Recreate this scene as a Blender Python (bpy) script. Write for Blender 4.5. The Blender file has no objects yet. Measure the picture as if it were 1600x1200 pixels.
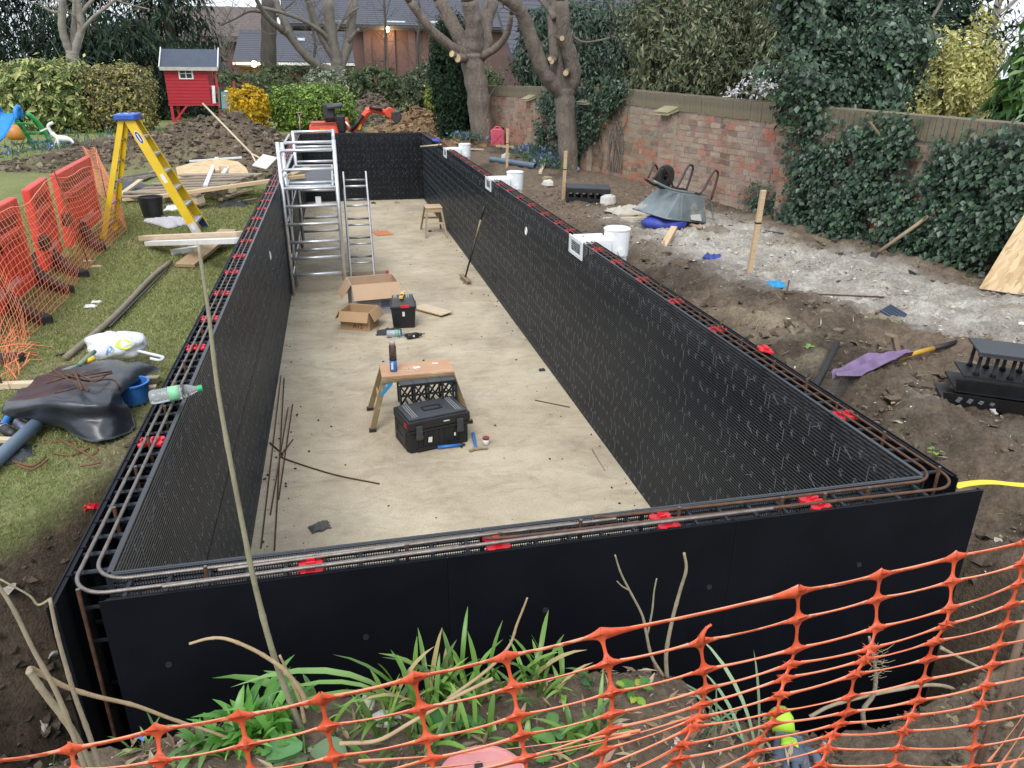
import bpy, bmesh, math, random
import numpy as np
from mathutils import Vector, Matrix, Euler, noise as mnoise
R = math.radians
random.seed(7)
rng = np.random.default_rng(7)
scene = bpy.context.scene
COL = scene.collection
# ------------------------------------------------------------------ camera
CAM = np.array((0.724, -2.0078, 1.3478)); YAW, PITCH, ROLL, FPX = .2243, .3946, .0077, 1178.5
def _basis():
    f = np.array((math.sin(YAW)*math.cos(PITCH), math.cos(YAW)*math.cos(PITCH), -math.sin(PITCH)))
    r = np.array((math.cos(YAW), -math.sin(YAW), 0.)); u = np.cross(r, f)
    c, s = math.cos(ROLL), math.sin(ROLL)
    return c*r+s*u, -s*r+c*u, f
CR, CU, CF = _basis()
cd = bpy.data.cameras.new('camera'); cam = bpy.data.objects.new('camera', cd); COL.objects.link(cam)
cd.sensor_width = 36; cd.lens = 36*FPX/1600; cd.clip_start = .02; cd.clip_end = 2000
cam.matrix_world = Matrix(((CR[0], CU[0], -CF[0], CAM[0]), (CR[1], CU[1], -CF[1], CAM[1]), (CR[2], CU[2], -CF[2], CAM[2]), (0, 0, 0, 1)))
scene.camera = cam
# ------------------------------------------------------------------ overcast sky and a very soft sun
SUN_EL, SUN_AZ = R(52), R(205)
world = bpy.data.worlds.new('World'); scene.world = world; world.use_nodes = True
nt = world.node_tree; bg = nt.nodes['Background']
sky = nt.nodes.new('ShaderNodeTexSky'); sky.sky_type = 'NISHITA'; sky.sun_disc = False
sky.sun_elevation = SUN_EL; sky.sun_rotation = SUN_AZ; sky.dust_density = 2; sky.air_density = 1.; sky.ozone_density = 1
hs = nt.nodes.new('ShaderNodeHueSaturation'); hs.inputs['Saturation'].default_value = .3
cl = nt.nodes.new('ShaderNodeMixRGB'); cl.inputs['Fac'].default_value = .72; cl.inputs['Color2'].default_value = (5.3, 5.75, 6.45, 1)   # even overcast veil
nt.links.new(sky.outputs[0], hs.inputs['Color']); nt.links.new(hs.outputs[0], cl.inputs['Color1']); nt.links.new(cl.outputs[0], bg.inputs[0])
bg.inputs[1].default_value = .15
sl = bpy.data.lights.new('sun', 'SUN'); sl.energy = 1.5; sl.angle = R(28); sl.color = (1, .97, .93)
sun = bpy.data.objects.new('sun', sl); COL.objects.link(sun)
sun.rotation_euler = (R(90)-SUN_EL, 0, R(180)-SUN_AZ)
scene.view_settings.view_transform = 'Standard'; scene.view_settings.look = 'None'
scene.view_settings.exposure = 0.64; scene.view_settings.gamma = 1
scene.render.engine = 'CYCLES'; scene.cycles.use_denoising = True
scene.cycles.max_bounces = 6; scene.cycles.diffuse_bounces = 3; scene.cycles.glossy_bounces = 2
scene.cycles.transmission_bounces = 4; scene.cycles.transparent_max_bounces = 8
scene.cycles.caustics_reflective = False; scene.cycles.caustics_refractive = False
# ------------------------------------------------------------------ survey helpers: a photo pixel seen on a known level or plane
def _ray(px, py): return CF + CR*((px-800)/FPX) + CU*((600-py)/FPX)
def gz(px, py, z): d = _ray(px, py); return Vector(CAM + d*((z-CAM[2])/d[2]))
def gy(px, py, y): d = _ray(px, py); return Vector(CAM + d*((y-CAM[1])/d[1]))
def gx(px, py, x): d = _ray(px, py); return Vector(CAM + d*((x-CAM[0])/d[0]))
# ------------------------------------------------------------------ mesh building
class MB:
    def __init__(s): s.v = []; s.f = []; s.c = None
    def add(s, vs, fs):
        n = len(s.v); s.v += [tuple(p) for p in vs]; s.f += [tuple(i+n for i in f) for f in fs]; return s
    def box(s, c, d, rot=None):
        m = Matrix.Identity(3) if rot is None else (rot if isinstance(rot, Matrix) else Euler(rot).to_matrix())
        c = Vector(c); x, y, z = (k/2 for k in d)
        vs = [c + m @ Vector(p) for p in ((-x,-y,-z),(x,-y,-z),(x,y,-z),(-x,y,-z),(-x,-y,z),(x,-y,z),(x,y,z),(-x,y,z))]
        return s.add(vs, [(0,3,2,1),(4,5,6,7),(0,1,5,4),(1,2,6,5),(2,3,7,6),(3,0,4,7)])
    def beam(s, a, b, w, h, up=(0,0,1)):      # box from a to b, w across, h along up
        a, b = Vector(a), Vector(b); t = (b-a); l = t.length; t.normalize()
        x = t.cross(Vector(up)); x = x.normalized() if x.length > 1e-6 else Vector((1,0,0)); z = x.cross(t)
        return s.box((a+b)/2, (w, l, h), Matrix((x, t, z)).transposed())
    def tube(s, pts, r, n=8, cap=True):
        pts = [Vector(p) for p in pts]; k = len(pts); rs = r if isinstance(r, (list, tuple)) else [r]*k
        base = len(s.v); nx = None
        for i, p in enumerate(pts):
            t = (pts[min(i+1, k-1)]-pts[max(i-1, 0)]).normalized()
            if nx is None:
                nx = t.cross(Vector((0,0,1)));  nx = t.cross(Vector((1,0,0))) if nx.length < .05 else nx
            nx = (nx - t*nx.dot(t)).normalized(); ny = t.cross(nx)
            for j in range(n):
                a = 2*math.pi*j/n; s.v.append(tuple(p+(nx*math.cos(a)+ny*math.sin(a))*rs[i]))
        for i in range(k-1):
            for j in range(n):
                a = base+i*n+j; b = base+i*n+(j+1) % n; s.f.append((a, b, b+n, a+n))
        if cap: s.f.append(tuple(base+j for j in range(n))[::-1]); s.f.append(tuple(base+(k-1)*n+j for j in range(n)))
        return s
    def cyl(s, a, b, r, n=10, r2=None): return s.tube([a, b], [r, r if r2 is None else r2], n)
    def lathe(s, prof, n=16, c=(0,0,0), m=None):
        vs = []; fs = []; k = len(prof)
        for r, z in prof:
            for j in range(n):
                a = 2*math.pi*j/n; p = Vector((r*math.cos(a), r*math.sin(a), z)); vs.append((m @ p if m else p)+Vector(c))
        for i in range(k-1):
            for j in range(n):
                a, b = i*n+j, i*n+(j+1) % n; fs.append((a, b, b+n, a+n))
        if prof[0][0] > 1e-5: fs.append(tuple(range(n))[::-1])
        if prof[-1][0] > 1e-5: fs.append(tuple((k-1)*n+j for j in range(n)))
        return s.add(vs, fs)
    def prism(s, poly, h, m=None):            # poly in local xy, extruded +z by h, mapped by 4x4 m
        n = len(poly); vs = [Vector((p[0], p[1], 0)) for p in poly]+[Vector((p[0], p[1], h)) for p in poly]
        if m: vs = [m @ p for p in vs]
        return s.add(vs, [tuple(range(n))[::-1], tuple(range(n, 2*n))]+[(i, (i+1) % n, n+(i+1) % n, n+i) for i in range(n)])
    def quad(s, a, b, c, d): return s.add((a, b, c, d), [(0,1,2,3)])
    def sheet(s, fn, nu, nv, th=.002):        # a thin sheet with real thickness: fn(u,v)->Vector
        P = [[Vector(fn(i/nu, j/nv)) for j in range(nv+1)] for i in range(nu+1)]
        vs = []; fs = []; idx = lambda i, j, k: (i*(nv+1)+j)*2+k
        for i in range(nu+1):
            for j in range(nv+1):
                du = P[min(i+1,nu)][j]-P[max(i-1,0)][j]; dv = P[i][min(j+1,nv)]-P[i][max(j-1,0)]
                n = du.cross(dv); n = n.normalized() if n.length > 1e-9 else Vector((0,0,1))
                vs += [P[i][j]+n*th/2, P[i][j]-n*th/2]
        for i in range(nu):
            for j in range(nv):
                fs.append((idx(i,j,0), idx(i+1,j,0), idx(i+1,j+1,0), idx(i,j+1,0)))
                fs.append((idx(i,j,1), idx(i,j+1,1), idx(i+1,j+1,1), idx(i+1,j,1)))
        for i in range(nu):
            for j in (0, nv): fs.append((idx(i,j,0), idx(i,j,1), idx(i+1,j,1), idx(i+1,j,0)))
        for j in range(nv):
            for i in (0, nu): fs.append((idx(i,j,0), idx(i,j+1,0), idx(i,j+1,1), idx(i,j,1)))
        return s.add(vs, fs)
    def xf(s, m): s.v = [tuple(m @ Vector(p)) for p in s.v]; return s
    def mesh(s, name, smooth=False):
        me = bpy.data.meshes.new(name); me.from_pydata(s.v, [], s.f)
        if smooth: me.polygons.foreach_set('use_smooth', [True]*len(me.polygons))
        me.update(); return me
def npmesh(name, V, F, col=None, smooth=False):
    """fast mesh from numpy arrays; F all quads or all tris; col = per-vertex rgb attribute 'col'"""
    me = bpy.data.meshes.new(name); k = F.shape[1]
    me.vertices.add(len(V)); me.vertices.foreach_set('co', np.ascontiguousarray(V, dtype=np.float32).ravel())
    me.loops.add(F.size); me.loops.foreach_set('vertex_index', np.ascontiguousarray(F, dtype=np.int32).ravel())
    me.polygons.add(len(F)); me.polygons.foreach_set('loop_start', np.arange(0, F.size, k, dtype=np.int32))
    me.polygons.foreach_set('loop_total', np.full(len(F), k, dtype=np.int32))
    me.polygons.foreach_set('use_smooth', np.full(len(F), bool(smooth)))
    if col is not None:
        at = me.attributes.new('col', 'FLOAT_COLOR', 'POINT')
        c = np.ones((len(V), 4), np.float32); c[:, :3] = col; at.data.foreach_set('color', c.ravel())
    me.update(calc_edges=True); me.validate(); return me
def put(o, label=None, cat=None, group=None, kind=None):
    if label: o['label'] = label
    if cat: o['category'] = cat
    if group: o['group'] = group
    if kind: o['kind'] = kind
    return o
def obj(name, me, m=None, parent=None, smooth=False, bevel=0, world=False, seg=2):
    if isinstance(me, MB): me = me.mesh(name, smooth)
    o = bpy.data.objects.new(name, me); COL.objects.link(o)
    if m is not None and not me.materials: me.materials.append(m)
    if bevel:
        b = o.modifiers.new('bevel', 'BEVEL'); b.width = bevel; b.segments = seg; b.limit_method = 'ANGLE'; b.angle_limit = R(35)
    if parent is not None:
        o.parent = parent
        if world: o.matrix_parent_inverse = parent.matrix_basis.inverted()
    return o
def thing(name, label, cat, loc=(0,0,0), rot=(0,0,0), group=None):
    o = bpy.data.objects.new(name, None); COL.objects.link(o); o.empty_display_size = .1
    o.location = loc; o.rotation_euler = rot
    o.matrix_basis = Matrix.Translation(loc) @ Euler(rot).to_matrix().to_4x4()
    return put(o, label, cat, group)
def struct(name, me, m, parent=None, **k):
    o = obj(name, me, m, parent, **k)
    if parent is None: o['kind'] = 'structure'
    return o
def copy_tree(o, parent=None):
    c = o.copy(); COL.objects.link(c); c.parent = parent
    for ch in [k for k in o.children]: copy_tree(ch, c)
    return c
def fract(x, y, z=0., o=4):
    return mnoise.fractal(Vector((x, y, z)), 1., 2., o, noise_basis='PERLIN_ORIGINAL')
# ------------------------------------------------------------------ materials
MATS = {}
def _new(name):
    m = bpy.data.materials.new(name); m.use_nodes = True; n = m.node_tree
    return m, n, n.nodes['Principled BSDF']
def N(n, t, **k):
    x = n.nodes.new(t)
    for a, b in k.items():
        if a in x.inputs: x.inputs[a].default_value = b
        else: setattr(x, a, b)
    return x
def ramp(n, stops):
    r = n.nodes.new('ShaderNodeValToRGB'); e = r.color_ramp.elements
    while len(e) < len(stops): e.new(.5)
    for i, (p, c) in enumerate(stops): e[i].position = p; e[i].color = (*c, 1) if len(c) == 3 else c
    return r
def mat(name, a, b=None, rough=.6, metal=0., scale=6., detail=5., bump=.0, bscale=60., stretch=(1,1,1), spec=.5, c=None, trans=0., coat=0., alpha=1., sub=0., rnd=0., bdist=.02, wear=None, wscale=3., wamt=.5):
    """mottled two-tone surface: noise picks between a and b; optional wear colour in patches; bump from finer noise"""
    m, n, p = _new(name); L = n.links.new
    tc = N(n, 'ShaderNodeTexCoord'); mp = N(n, 'ShaderNodeMapping'); mp.inputs['Scale'].default_value = stretch
    L(tc.outputs['Object'], mp.inputs['Vector'])
    nz = N(n, 'ShaderNodeTexNoise', Scale=scale, Detail=detail, Roughness=.62); L(mp.outputs[0], nz.inputs['Vector'])
    b = b or tuple(x*.72 for x in a)
    st = [(.3, b), (.7, a)] if c is None else [(.25, b), (.5, a), (.75, c)]
    rp = ramp(n, st); L(nz.outputs['Fac'], rp.inputs['Fac']); out = rp.outputs['Color']
    if wear:
        wz = N(n, 'ShaderNodeTexNoise', Scale=wscale, Detail=7., Roughness=.7); L(mp.outputs[0], wz.inputs['Vector'])
        wr = ramp(n, [(.5+.22*(1-wamt)-.04, (0,0,0)), (.5+.22*(1-wamt)+.06, (1,1,1))]); L(wz.outputs['Fac'], wr.inputs['Fac'])
        mx = N(n, 'ShaderNodeMixRGB'); L(wr.outputs['Color'], mx.inputs['Fac']); L(out, mx.inputs['Color1']); mx.inputs['Color2'].default_value = (*wear, 1); out = mx.outputs['Color']
    if rnd:
        oi = N(n, 'ShaderNodeObjectInfo'); mr = N(n, 'ShaderNodeMapRange'); mr.inputs['To Min'].default_value = 1-rnd; mr.inputs['To Max'].default_value = 1+rnd
        L(oi.outputs['Random'], mr.inputs['Value']); h = N(n, 'ShaderNodeHueSaturation'); L(mr.outputs[0], h.inputs['Value']); L(out, h.inputs['Color']); out = h.outputs['Color']
    L(out, p.inputs['Base Color'])
    p.inputs['Roughness'].default_value = rough; p.inputs['Metallic'].default_value = metal; p.inputs['Specular IOR Level'].default_value = spec
    p.inputs['Transmission Weight'].default_value = trans; p.inputs['Coat Weight'].default_value = coat; p.inputs['Alpha'].default_value = alpha
    if rough > .15:
        rr = N(n, 'ShaderNodeMapRange'); rr.inputs['To Min'].default_value = max(.05, rough-.13); rr.inputs['To Max'].default_value = min(1, rough+.13); L(nz.outputs['Fac'], rr.inputs['Value']); L(rr.outputs[0], p.inputs['Roughness'])
    if bump:
        bz = N(n, 'ShaderNodeTexNoise', Scale=bscale, Detail=6., Roughness=.65); L(mp.outputs[0], bz.inputs['Vector'])
        bp = N(n, 'ShaderNodeBump', Strength=bump, Distance=bdist); L(bz.outputs['Fac'], bp.inputs['Height']); L(bp.outputs[0], p.inputs['Normal'])
    MATS[name] = m; return m
def leafmat(name, rough=.45, transl=.25, spec=.4):
    """leaf colour comes from the per-leaf attribute"""
    m, n, p = _new(name); L = n.links.new
    at = N(n, 'ShaderNodeAttribute', attribute_name='col'); L(at.outputs['Color'], p.inputs['Base Color'])
    p.inputs['Roughness'].default_value = rough; p.inputs['Specular IOR Level'].default_value = spec
    tr = N(n, 'ShaderNodeBsdfTranslucent'); L(at.outputs['Color'], tr.inputs['Color'])
    mx = N(n, 'ShaderNodeMixShader'); mx.inputs['Fac'].default_value = transl
    L(p.outputs[0], mx.inputs[1]); L(tr.outputs[0], mx.inputs[2]); L(mx.outputs[0], n.nodes['Material Output'].inputs['Surface'])
    MATS[name] = m; return m
def vcolmat(name, rough=.85, bump=.3, bscale=40., vary=.35, vscale=12., spec=.3):
    m, n, p = _new(name); L = n.links.new
    at = N(n, 'ShaderNodeAttribute', attribute_name='col'); tc = N(n, 'ShaderNodeTexCoord')
    nz = N(n, 'ShaderNodeTexNoise', Scale=vscale, Detail=6., Roughness=.65); L(tc.outputs['Object'], nz.inputs['Vector'])
    mr = N(n, 'ShaderNodeMapRange'); mr.inputs['From Min'].default_value = .25; mr.inputs['From Max'].default_value = .75; mr.inputs['To Min'].default_value = 1-vary; mr.inputs['To Max'].default_value = 1+vary; L(nz.outputs['Fac'], mr.inputs['Value'])
    h = N(n, 'ShaderNodeHueSaturation'); L(at.outputs['Color'], h.inputs['Color']); L(mr.outputs[0], h.inputs['Value']); L(h.outputs[0], p.inputs['Base Color'])
    p.inputs['Roughness'].default_value = rough; p.inputs['Specular IOR Level'].default_value = spec
    if bump:
        bz = N(n, 'ShaderNodeTexNoise', Scale=bscale, Detail=7., Roughness=.7); L(tc.outputs['Object'], bz.inputs['Vector'])
        bp = N(n, 'ShaderNodeBump', Strength=bump, Distance=.03); L(bz.outputs['Fac'], bp.inputs['Height']); L(bp.outputs[0], p.inputs['Normal'])
    MATS[name] = m; return m
# ------------------------------------------------------------------ numpy value noise
def _h(ix, iy, s):
    with np.errstate(over='ignore'):
        n = (ix.astype(np.int64)*374761393 + iy.astype(np.int64)*668265263 + s*982451653) & 0xffffffff
        n = ((n ^ (n >> 13))*1274126177) & 0xffffffff
        return ((n ^ (n >> 16)) & 0xffff)/65535.
def vn(x, y, f=1., o=4, s=0, gain=.5):
    x = np.asarray(x, float)*f; y = np.asarray(y, float)*f; t = np.zeros(np.broadcast(x, y).shape); a = 1.; tot = 0.
    for k in range(o):
        ix = np.floor(x); iy = np.floor(y); u = x-ix; v = y-iy; u = u*u*(3-2*u); v = v*v*(3-2*v)
        t = t + a*((_h(ix,iy,s+k)*(1-u)+_h(ix+1,iy,s+k)*u)*(1-v)+(_h(ix,iy+1,s+k)*(1-u)+_h(ix+1,iy+1,s+k)*u)*v)
        tot += a; a *= gain; x = x*2.03+17.3; y = y*2.03+5.1
    return t/tot*2-1
def sst(a, b, x): t = np.clip((x-a)/(b-a), 0, 1); return t*t*(3-2*t)
# ------------------------------------------------------------------ pool dimensions (inner faces), wall top is z = 0
W, L, H, T = 2.708, 16.25, 1.5, .13
ZL = -.42                                     # lawn level
BX = np.array((-3., -.6, -.18, .11, .31, .54, .77, 1.01, 1.18, 1.42, 1.58, 1.68, 1.93, 2.13, 2.34, 2.5, 2.84, 3.4, 6))
BZ = np.array((-.35, -.33, -.22, -.2, -.15, -.17, -.16, -.18, -.18, -.2, -.27, -.44, -.52, -.61, -.58, -.55, -.41, -.3, -.2))
HEAPS = [(-2.6, 15.2, 1.8, 1.2, .40), (-1.3, 14.9, 1.3, 1.4, .60), (-.65, 16.6, 1.2, 1.2, .36), (-3.9, 14.6, 1.4, 1.1, .2), (-.9, 12.9, .9, .9, .16),
         (3.0, 20.2, 1.15, 1.1, .64), (3.95, 19.2, .9, 1.1, .36), (2.0, 25., 1.1, 1.2, 1.0), (4.2, 17.7, .7, .9, .22)]
def terrain(x, y):
    x = np.asarray(x, float); y = np.asarray(y, float)
    lawn = ZL + .025*vn(x, y, .45, 2, 3)
    d = x-(W+T)
    right = -.72 + .35*sst(.12, 1.2, d+.28*vn(x, y, .9, 2, 11)) + .05*vn(x, y, 1.1, 3, 5)*sst(0, .6, d) + .03*sst(2, 4, d)
    base = np.where(x < 1.3, lawn, right)
    base = base*(1-sst(16.5, 18, y)) + (lawn+.02)*sst(16.5, 18, y)
    # spoil heaps
    for hx, hy, rx, ry, hh in HEAPS:
        q = ((x-hx)/rx)**2+((y-hy)/ry)**2
        base = base + hh*np.clip(np.exp(-q*1.15)-.04, 0, 1)*(1+.28*vn(x, y, 2.6, 3, 21))
    # low mud hummocks along the right hand bank
    base = base + .07*np.exp(-((x-3.55)/.3)**2)*np.exp(-((y-2.9)/1.2)**2) + .06*np.exp(-((x-4.2)/.35)**2-((y-3.2)/.35)**2)
    # planting bed at the near end
    bed = np.interp(x, BX, BZ) + .10*np.clip(-.45-y, 0, 1.2) + .022*vn(x, y, 7, 3, 31)
    nb = sst(-.30, -.48, y+.05*vn(x, y, 3, 2, 41))
    rb = sst(2.6, 3.3, x)*sst(.6, -.2, y)
    base = base*(1-rb)+(np.interp(x, BX, BZ)-.05)*rb
    # excavation round the shell
    dx = np.maximum(np.maximum(-T-x, x-(W+T)), 0); dy = np.maximum(np.maximum(-T-y, y-(L+T)), 0)
    dd = np.hypot(dx, dy); near = sst(1.7, .4, y)
    gapn = .16+.03*vn(x, y, 2, 2, 51)
    leftw = np.where(x < 1.3, .12+.85*near, .10+.12*near)
    t = sst(0, 1, (dd-gapn*np.where(x < 1.3, .45, .7))/leftw)
    z = -1.62+(base+1.62)*t
    znear = -1.62+(bed+1.62)*nb
    side = sst(-.75, -.35, x)*sst(3.25, 2.85, x)
    z = np.where(y < -.13, znear*side+np.maximum(z, znear)*(1-side), z)
    return z
def masks(x, y, z):
    """grass, chalk, clay cover (0..1) as it lies on the ground"""
    g = np.where(x < 1.3, 1., 0.)*sst(-.22, -.50, x+.14*vn(x, y, 2.2, 3, 61)+.22*sst(1.9, .2, y)*2.2-.25*sst(2, 4, y))
    g = np.maximum(g, sst(18.5, 20, y+.8*vn(x, y, .8, 2, 62))*.8)
    g = g*sst(-.55, -.47, z+.02*vn(x, y, 6, 2, 63))
    for hx, hy, rx, ry, hh in HEAPS:
        q = ((x-hx)/rx)**2+((y-hy)/ry)**2; g = g*(1-np.exp(-q*.9)*1.25).clip(0, 1)
    g = g*sst(-.75, -.25, y+.2*vn(x, y, 3, 2, 64))
    bare = sst(.25, .55, vn(x, y, 1.3, 4, 65)+.25*np.exp(-((x+.95)/.5)**2))*.75
    hw = np.interp(y, (2, 3.4, 6.6), (.55, .85, .75)); c = sst(hw+.3, hw-.3, np.abs(x-np.interp(y, (1.8, 3.4, 5, 6.8), (5.7, 5.0, 4.85, 4.7)))+.35*vn(x, y, 1.7, 4, 71))*sst(1.3, 2.3, y+.4*vn(x, y, 1.3, 2, 73))*sst(7.9, 6.8, y+.5*vn(x, y, 1.1, 2, 74))
    c = np.maximum(c, .38*sst(.25, .6, vn(x, y, 1.7, 4, 75))*sst(3.1, 3.6, x)*sst(8.5, 6.5, y)*sst(.3, 1.4, y))
    c = c*(.72+.28*sst(-.25, .25, vn(x, y, 6., 4, 76)))
    cl = sst(17.8, 18.6, y)*sst(1.7, 2.3, x)*sst(23.5, 22., y)
    return g, bare, c, cl
MUD = np.array((.175, .133, .095)); MUD2 = np.array((.088, .067, .049)); GRASS = np.array((.215, .240, .092)); GRASS2 = np.array((.30, .265, .15)); CHALK = np.array((.60, .56, .49)); CLAY = np.array((.235, .152, .083)); SAND = np.array((.34, .29, .2))
def lines(segs):
    out = []
    for a, b, st in segs:
        n = max(1, int(round((b-a)/st))); out += list(np.linspace(a, b, n, endpoint=False))
    out.append(segs[-1][1]); return np.array(out)
def ground_mesh():
    xs = lines([(-160, -40, 20), (-40, -12, 3), (-12, -5, .35), (-5, -1.7, .06), (-1.7, -.3, .022), (-.3, 3.3, .0125), (3.3, 5.6, .022), (5.6, 8, .05), (8, 14, .4), (14, 40, 3), (40, 160, 20)])
    ys = lines([(-12, -2, 1), (-2, -1.1, .08), (-1.1, -.3, .0095), (-.3, 4.4, .022), (4.4, 9, .035), (9, 18, .06), (18, 27, .1), (27, 40, .6), (40, 80, 5), (80, 400, 40)])
    X, Y = np.meshgrid(xs, ys); Z = terrain(X, Y)
    g, bare, c, cl = masks(X, Y, Z)
    inside = (X > -T-.02) & (X < W+T+.02) & (Y > -T-.02) & (Y < L+T+.02)
    rough = (1-g)*(~inside)
    near = (np.abs(X) < 9) & (Y < 30)
    lump = vn(X, Y, 5, 4, 81, .6)*.030 + vn(X, Y, 17, 3, 82, .6)*.014 + np.abs(vn(X, Y, 11, 2, 83))*.012 + vn(X, Y, 48, 2, 92)*.009
    lump = lump*(1+.9*sst(2.9, 3.4, X)*sst(9, 6, Y)) + (sst(2.9, 3.3, X)*sst(8, 5, Y)*(1-.6*c))*(.075*(np.abs(vn(X+.3*Y, Y*.6, 3.1, 3, 95))-.25) + .022*(1-np.abs(vn(X, Y, 7.5, 2, 96))*2))
    heap = np.zeros_like(X)
    for hx, hy, rx, ry, hh in HEAPS: heap += np.exp(-((X-hx)/rx)**2-((Y-hy)/ry)**2)
    Z = Z + near*(rough*lump*(1+1.3*heap.clip(0, 1)) + g*.004*vn(X, Y, 40, 1, 84))
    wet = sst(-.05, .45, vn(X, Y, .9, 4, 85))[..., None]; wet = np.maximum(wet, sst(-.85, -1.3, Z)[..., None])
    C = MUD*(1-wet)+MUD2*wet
    C = C*(1+.35*vn(X, Y, 23, 2, 86)[..., None])
    C = C*(1-c[..., None])+(CHALK*(.78+.3*vn(X, Y, 9, 3, 87)[..., None]))*c[..., None]
    s = (sst(.3, .62, vn(X, Y, 1.9, 3, 88))*sst(3.3, 3.8, X)*sst(7.5, 5, Y)*.7)[..., None]; C = C*(1-s)+SAND*s
    C = C*(1-cl[..., None])+CLAY*(.8+.35*vn(X, Y, 8, 3, 89)[..., None])*cl[..., None]
    gc = GRASS*(1-bare[..., None])+GRASS2*bare[..., None]; gc = gc*(1+.18*vn(X, Y, 3, 3, 90)[..., None]+.2*vn(X, Y, 30, 2, 91)[..., None])
    C = C*(1-g[..., None])+gc*g[..., None]
    ny, nx = X.shape; i = np.arange(ny*nx).reshape(ny, nx)
    F = np.stack([i[:-1, :-1], i[:-1, 1:], i[1:, 1:], i[1:, :-1]], -1).reshape(-1, 4)
    return npmesh('ground', np.stack([X, Y, Z], -1).reshape(-1, 3), F, C.clip(.01, 1).reshape(-1, 3), True)
struct('ground', ground_mesh(), vcolmat('soil', .9, .8, 90., .45, 45., .2))
def gnd(x, y): return float(terrain(np.array([x]), np.array([y]))[0])
# ------------------------------------------------------------------ pool floor slab
def floor_mat():
    m, n, p = _new('floor_concrete'); K = n.links.new
    tc = N(n, 'ShaderNodeTexCoord')
    a = N(n, 'ShaderNodeTexNoise', Scale=1.1, Detail=8., Roughness=.68); K(tc.outputs['Object'], a.inputs['Vector'])
    mp = N(n, 'ShaderNodeMapping'); mp.inputs['Scale'].default_value = (1.3, 2.2, 1); mp.inputs['Rotation'].default_value = (0, 0, R(24)); K(tc.outputs['Object'], mp.inputs['Vector'])
    s = N(n, 'ShaderNodeTexNoise', Scale=2.2, Detail=8., Roughness=.72, Distortion=1.2); K(mp.outputs[0], s.inputs['Vector'])
    f = N(n, 'ShaderNodeTexNoise', Scale=70., Detail=4., Roughness=.7); K(tc.outputs['Object'], f.inputs['Vector'])
    r1 = ramp(n, [(.3, (.39, .325, .230)), (.52, (.52, .445, .325)), (.7, (.60, .535, .41))]); K(a.outputs['Fac'], r1.inputs['Fac'])
    r2 = ramp(n, [(.33, (.76, .74, .71)), (.5, (1, 1, 1)), (.68, (1.1, 1.1, 1.08))]); K(s.outputs['Fac'], r2.inputs['Fac'])
    m1 = N(n, 'ShaderNodeMixRGB', blend_type='MULTIPLY', Fac=.85); K(r1.outputs[0], m1.inputs['Color1']); K(r2.outputs[0], m1.inputs['Color2'])
    r3 = ramp(n, [(.3, (.76, .75, .73)), (.62, (1.08, 1.08, 1.08))]); K(f.outputs['Fac'], r3.inputs['Fac'])
    m2 = N(n, 'ShaderNodeMixRGB', blend_type='MULTIPLY', Fac=.7); K(m1.outputs[0], m2.inputs['Color1']); K(r3.outputs[0], m2.inputs['Color2'])
    # grey dirt patches and pale scrape marks
    d = N(n, 'ShaderNodeTexNoise', Scale=.75, Detail=9., Roughness=.75); mp2 = N(n, 'ShaderNodeMapping'); mp2.inputs['Location'].default_value = (3.1, 1.7, 0); K(tc.outputs['Object'], mp2.inputs['Vector']); K(mp2.outputs[0], d.inputs['Vector'])
    r4 = ramp(n, [(.50, (0, 0, 0)), (.68, (.6, .6, .6))]); K(d.outputs['Fac'], r4.inputs['Fac'])
    m3 = N(n, 'ShaderNodeMixRGB'); K(r4.outputs[0], m3.inputs['Fac']); K(m2.outputs[0], m3.inputs['Color1']); m3.inputs['Color2'].default_value = (.25, .215, .17, 1)
    w = N(n, 'ShaderNodeTexNoise', Scale=1.6, Detail=2., Distortion=.6); K(mp2.outputs[0], w.inputs['Vector'])
    r5 = ramp(n, [(.490, (0, 0, 0)), (.497, (.16, .16, .16)), (.503, (0, 0, 0))]); K(w.outputs['Fac'], r5.inputs['Fac'])
    m4 = N(n, 'ShaderNodeMixRGB'); K(r5.outputs[0], m4.inputs['Fac']); K(m3.outputs[0], m4.inputs['Color1']); m4.inputs['Color2'].default_value = (.66, .6, .47, 1)
    K(m4.outputs[0], p.inputs['Base Color']); p.inputs['Roughness'].default_value = .85; p.inputs['Specular IOR Level'].default_value = .3
    b = N(n, 'ShaderNodeBump', Strength=.25, Distance=.01); K(f.outputs['Fac'], b.inputs['Height']); K(b.outputs[0], p.inputs['Normal'])
    return m
struct('pool_floor', MB().box(((W)/2, L/2, -H-.04), (W+2*T+.1, L+2*T+.1, .08)), floor_mat())
# ------------------------------------------------------------------ formwork walls
BLACK = mat('black_plastic', (.006, .0075, .011), (.004, .005, .0075), rough=.5, scale=3, bump=.03, bscale=30, spec=.22, wear=(.014, .0145, .015), wscale=1.4, wamt=.35)
GRILLE = mat('grille_plastic', (.030, .036, .044), (.018, .022, .028), rough=.32, scale=9, spec=.6)
TIE = mat('tie_plastic', (.020, .026, .036), (.012, .015, .022), rough=.38, scale=12, spec=.55)
PALE = mat('tie_end_glint', (.165, .19, .20), (.08, .095, .10), rough=.4, scale=40)  # light catching the tie ends, put into a paler plastic
RED = mat('clip_plastic', (.72, .028, .045), (.55, .02, .03), rough=.42, scale=20, spec=.5)
RUST = mat('rusty_steel', (.12, .062, .036), (.065, .036, .026), rough=.7, metal=.35, scale=30, bump=.2, bscale=220, c=(.19, .1, .055))
STEEL = mat('bright_rebar', (.30, .275, .25), (.17, .14, .12), rough=.42, metal=.75, scale=25, bump=.2, bscale=260)
PIT = .0167                                    # pitch of the horizontal slats
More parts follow.
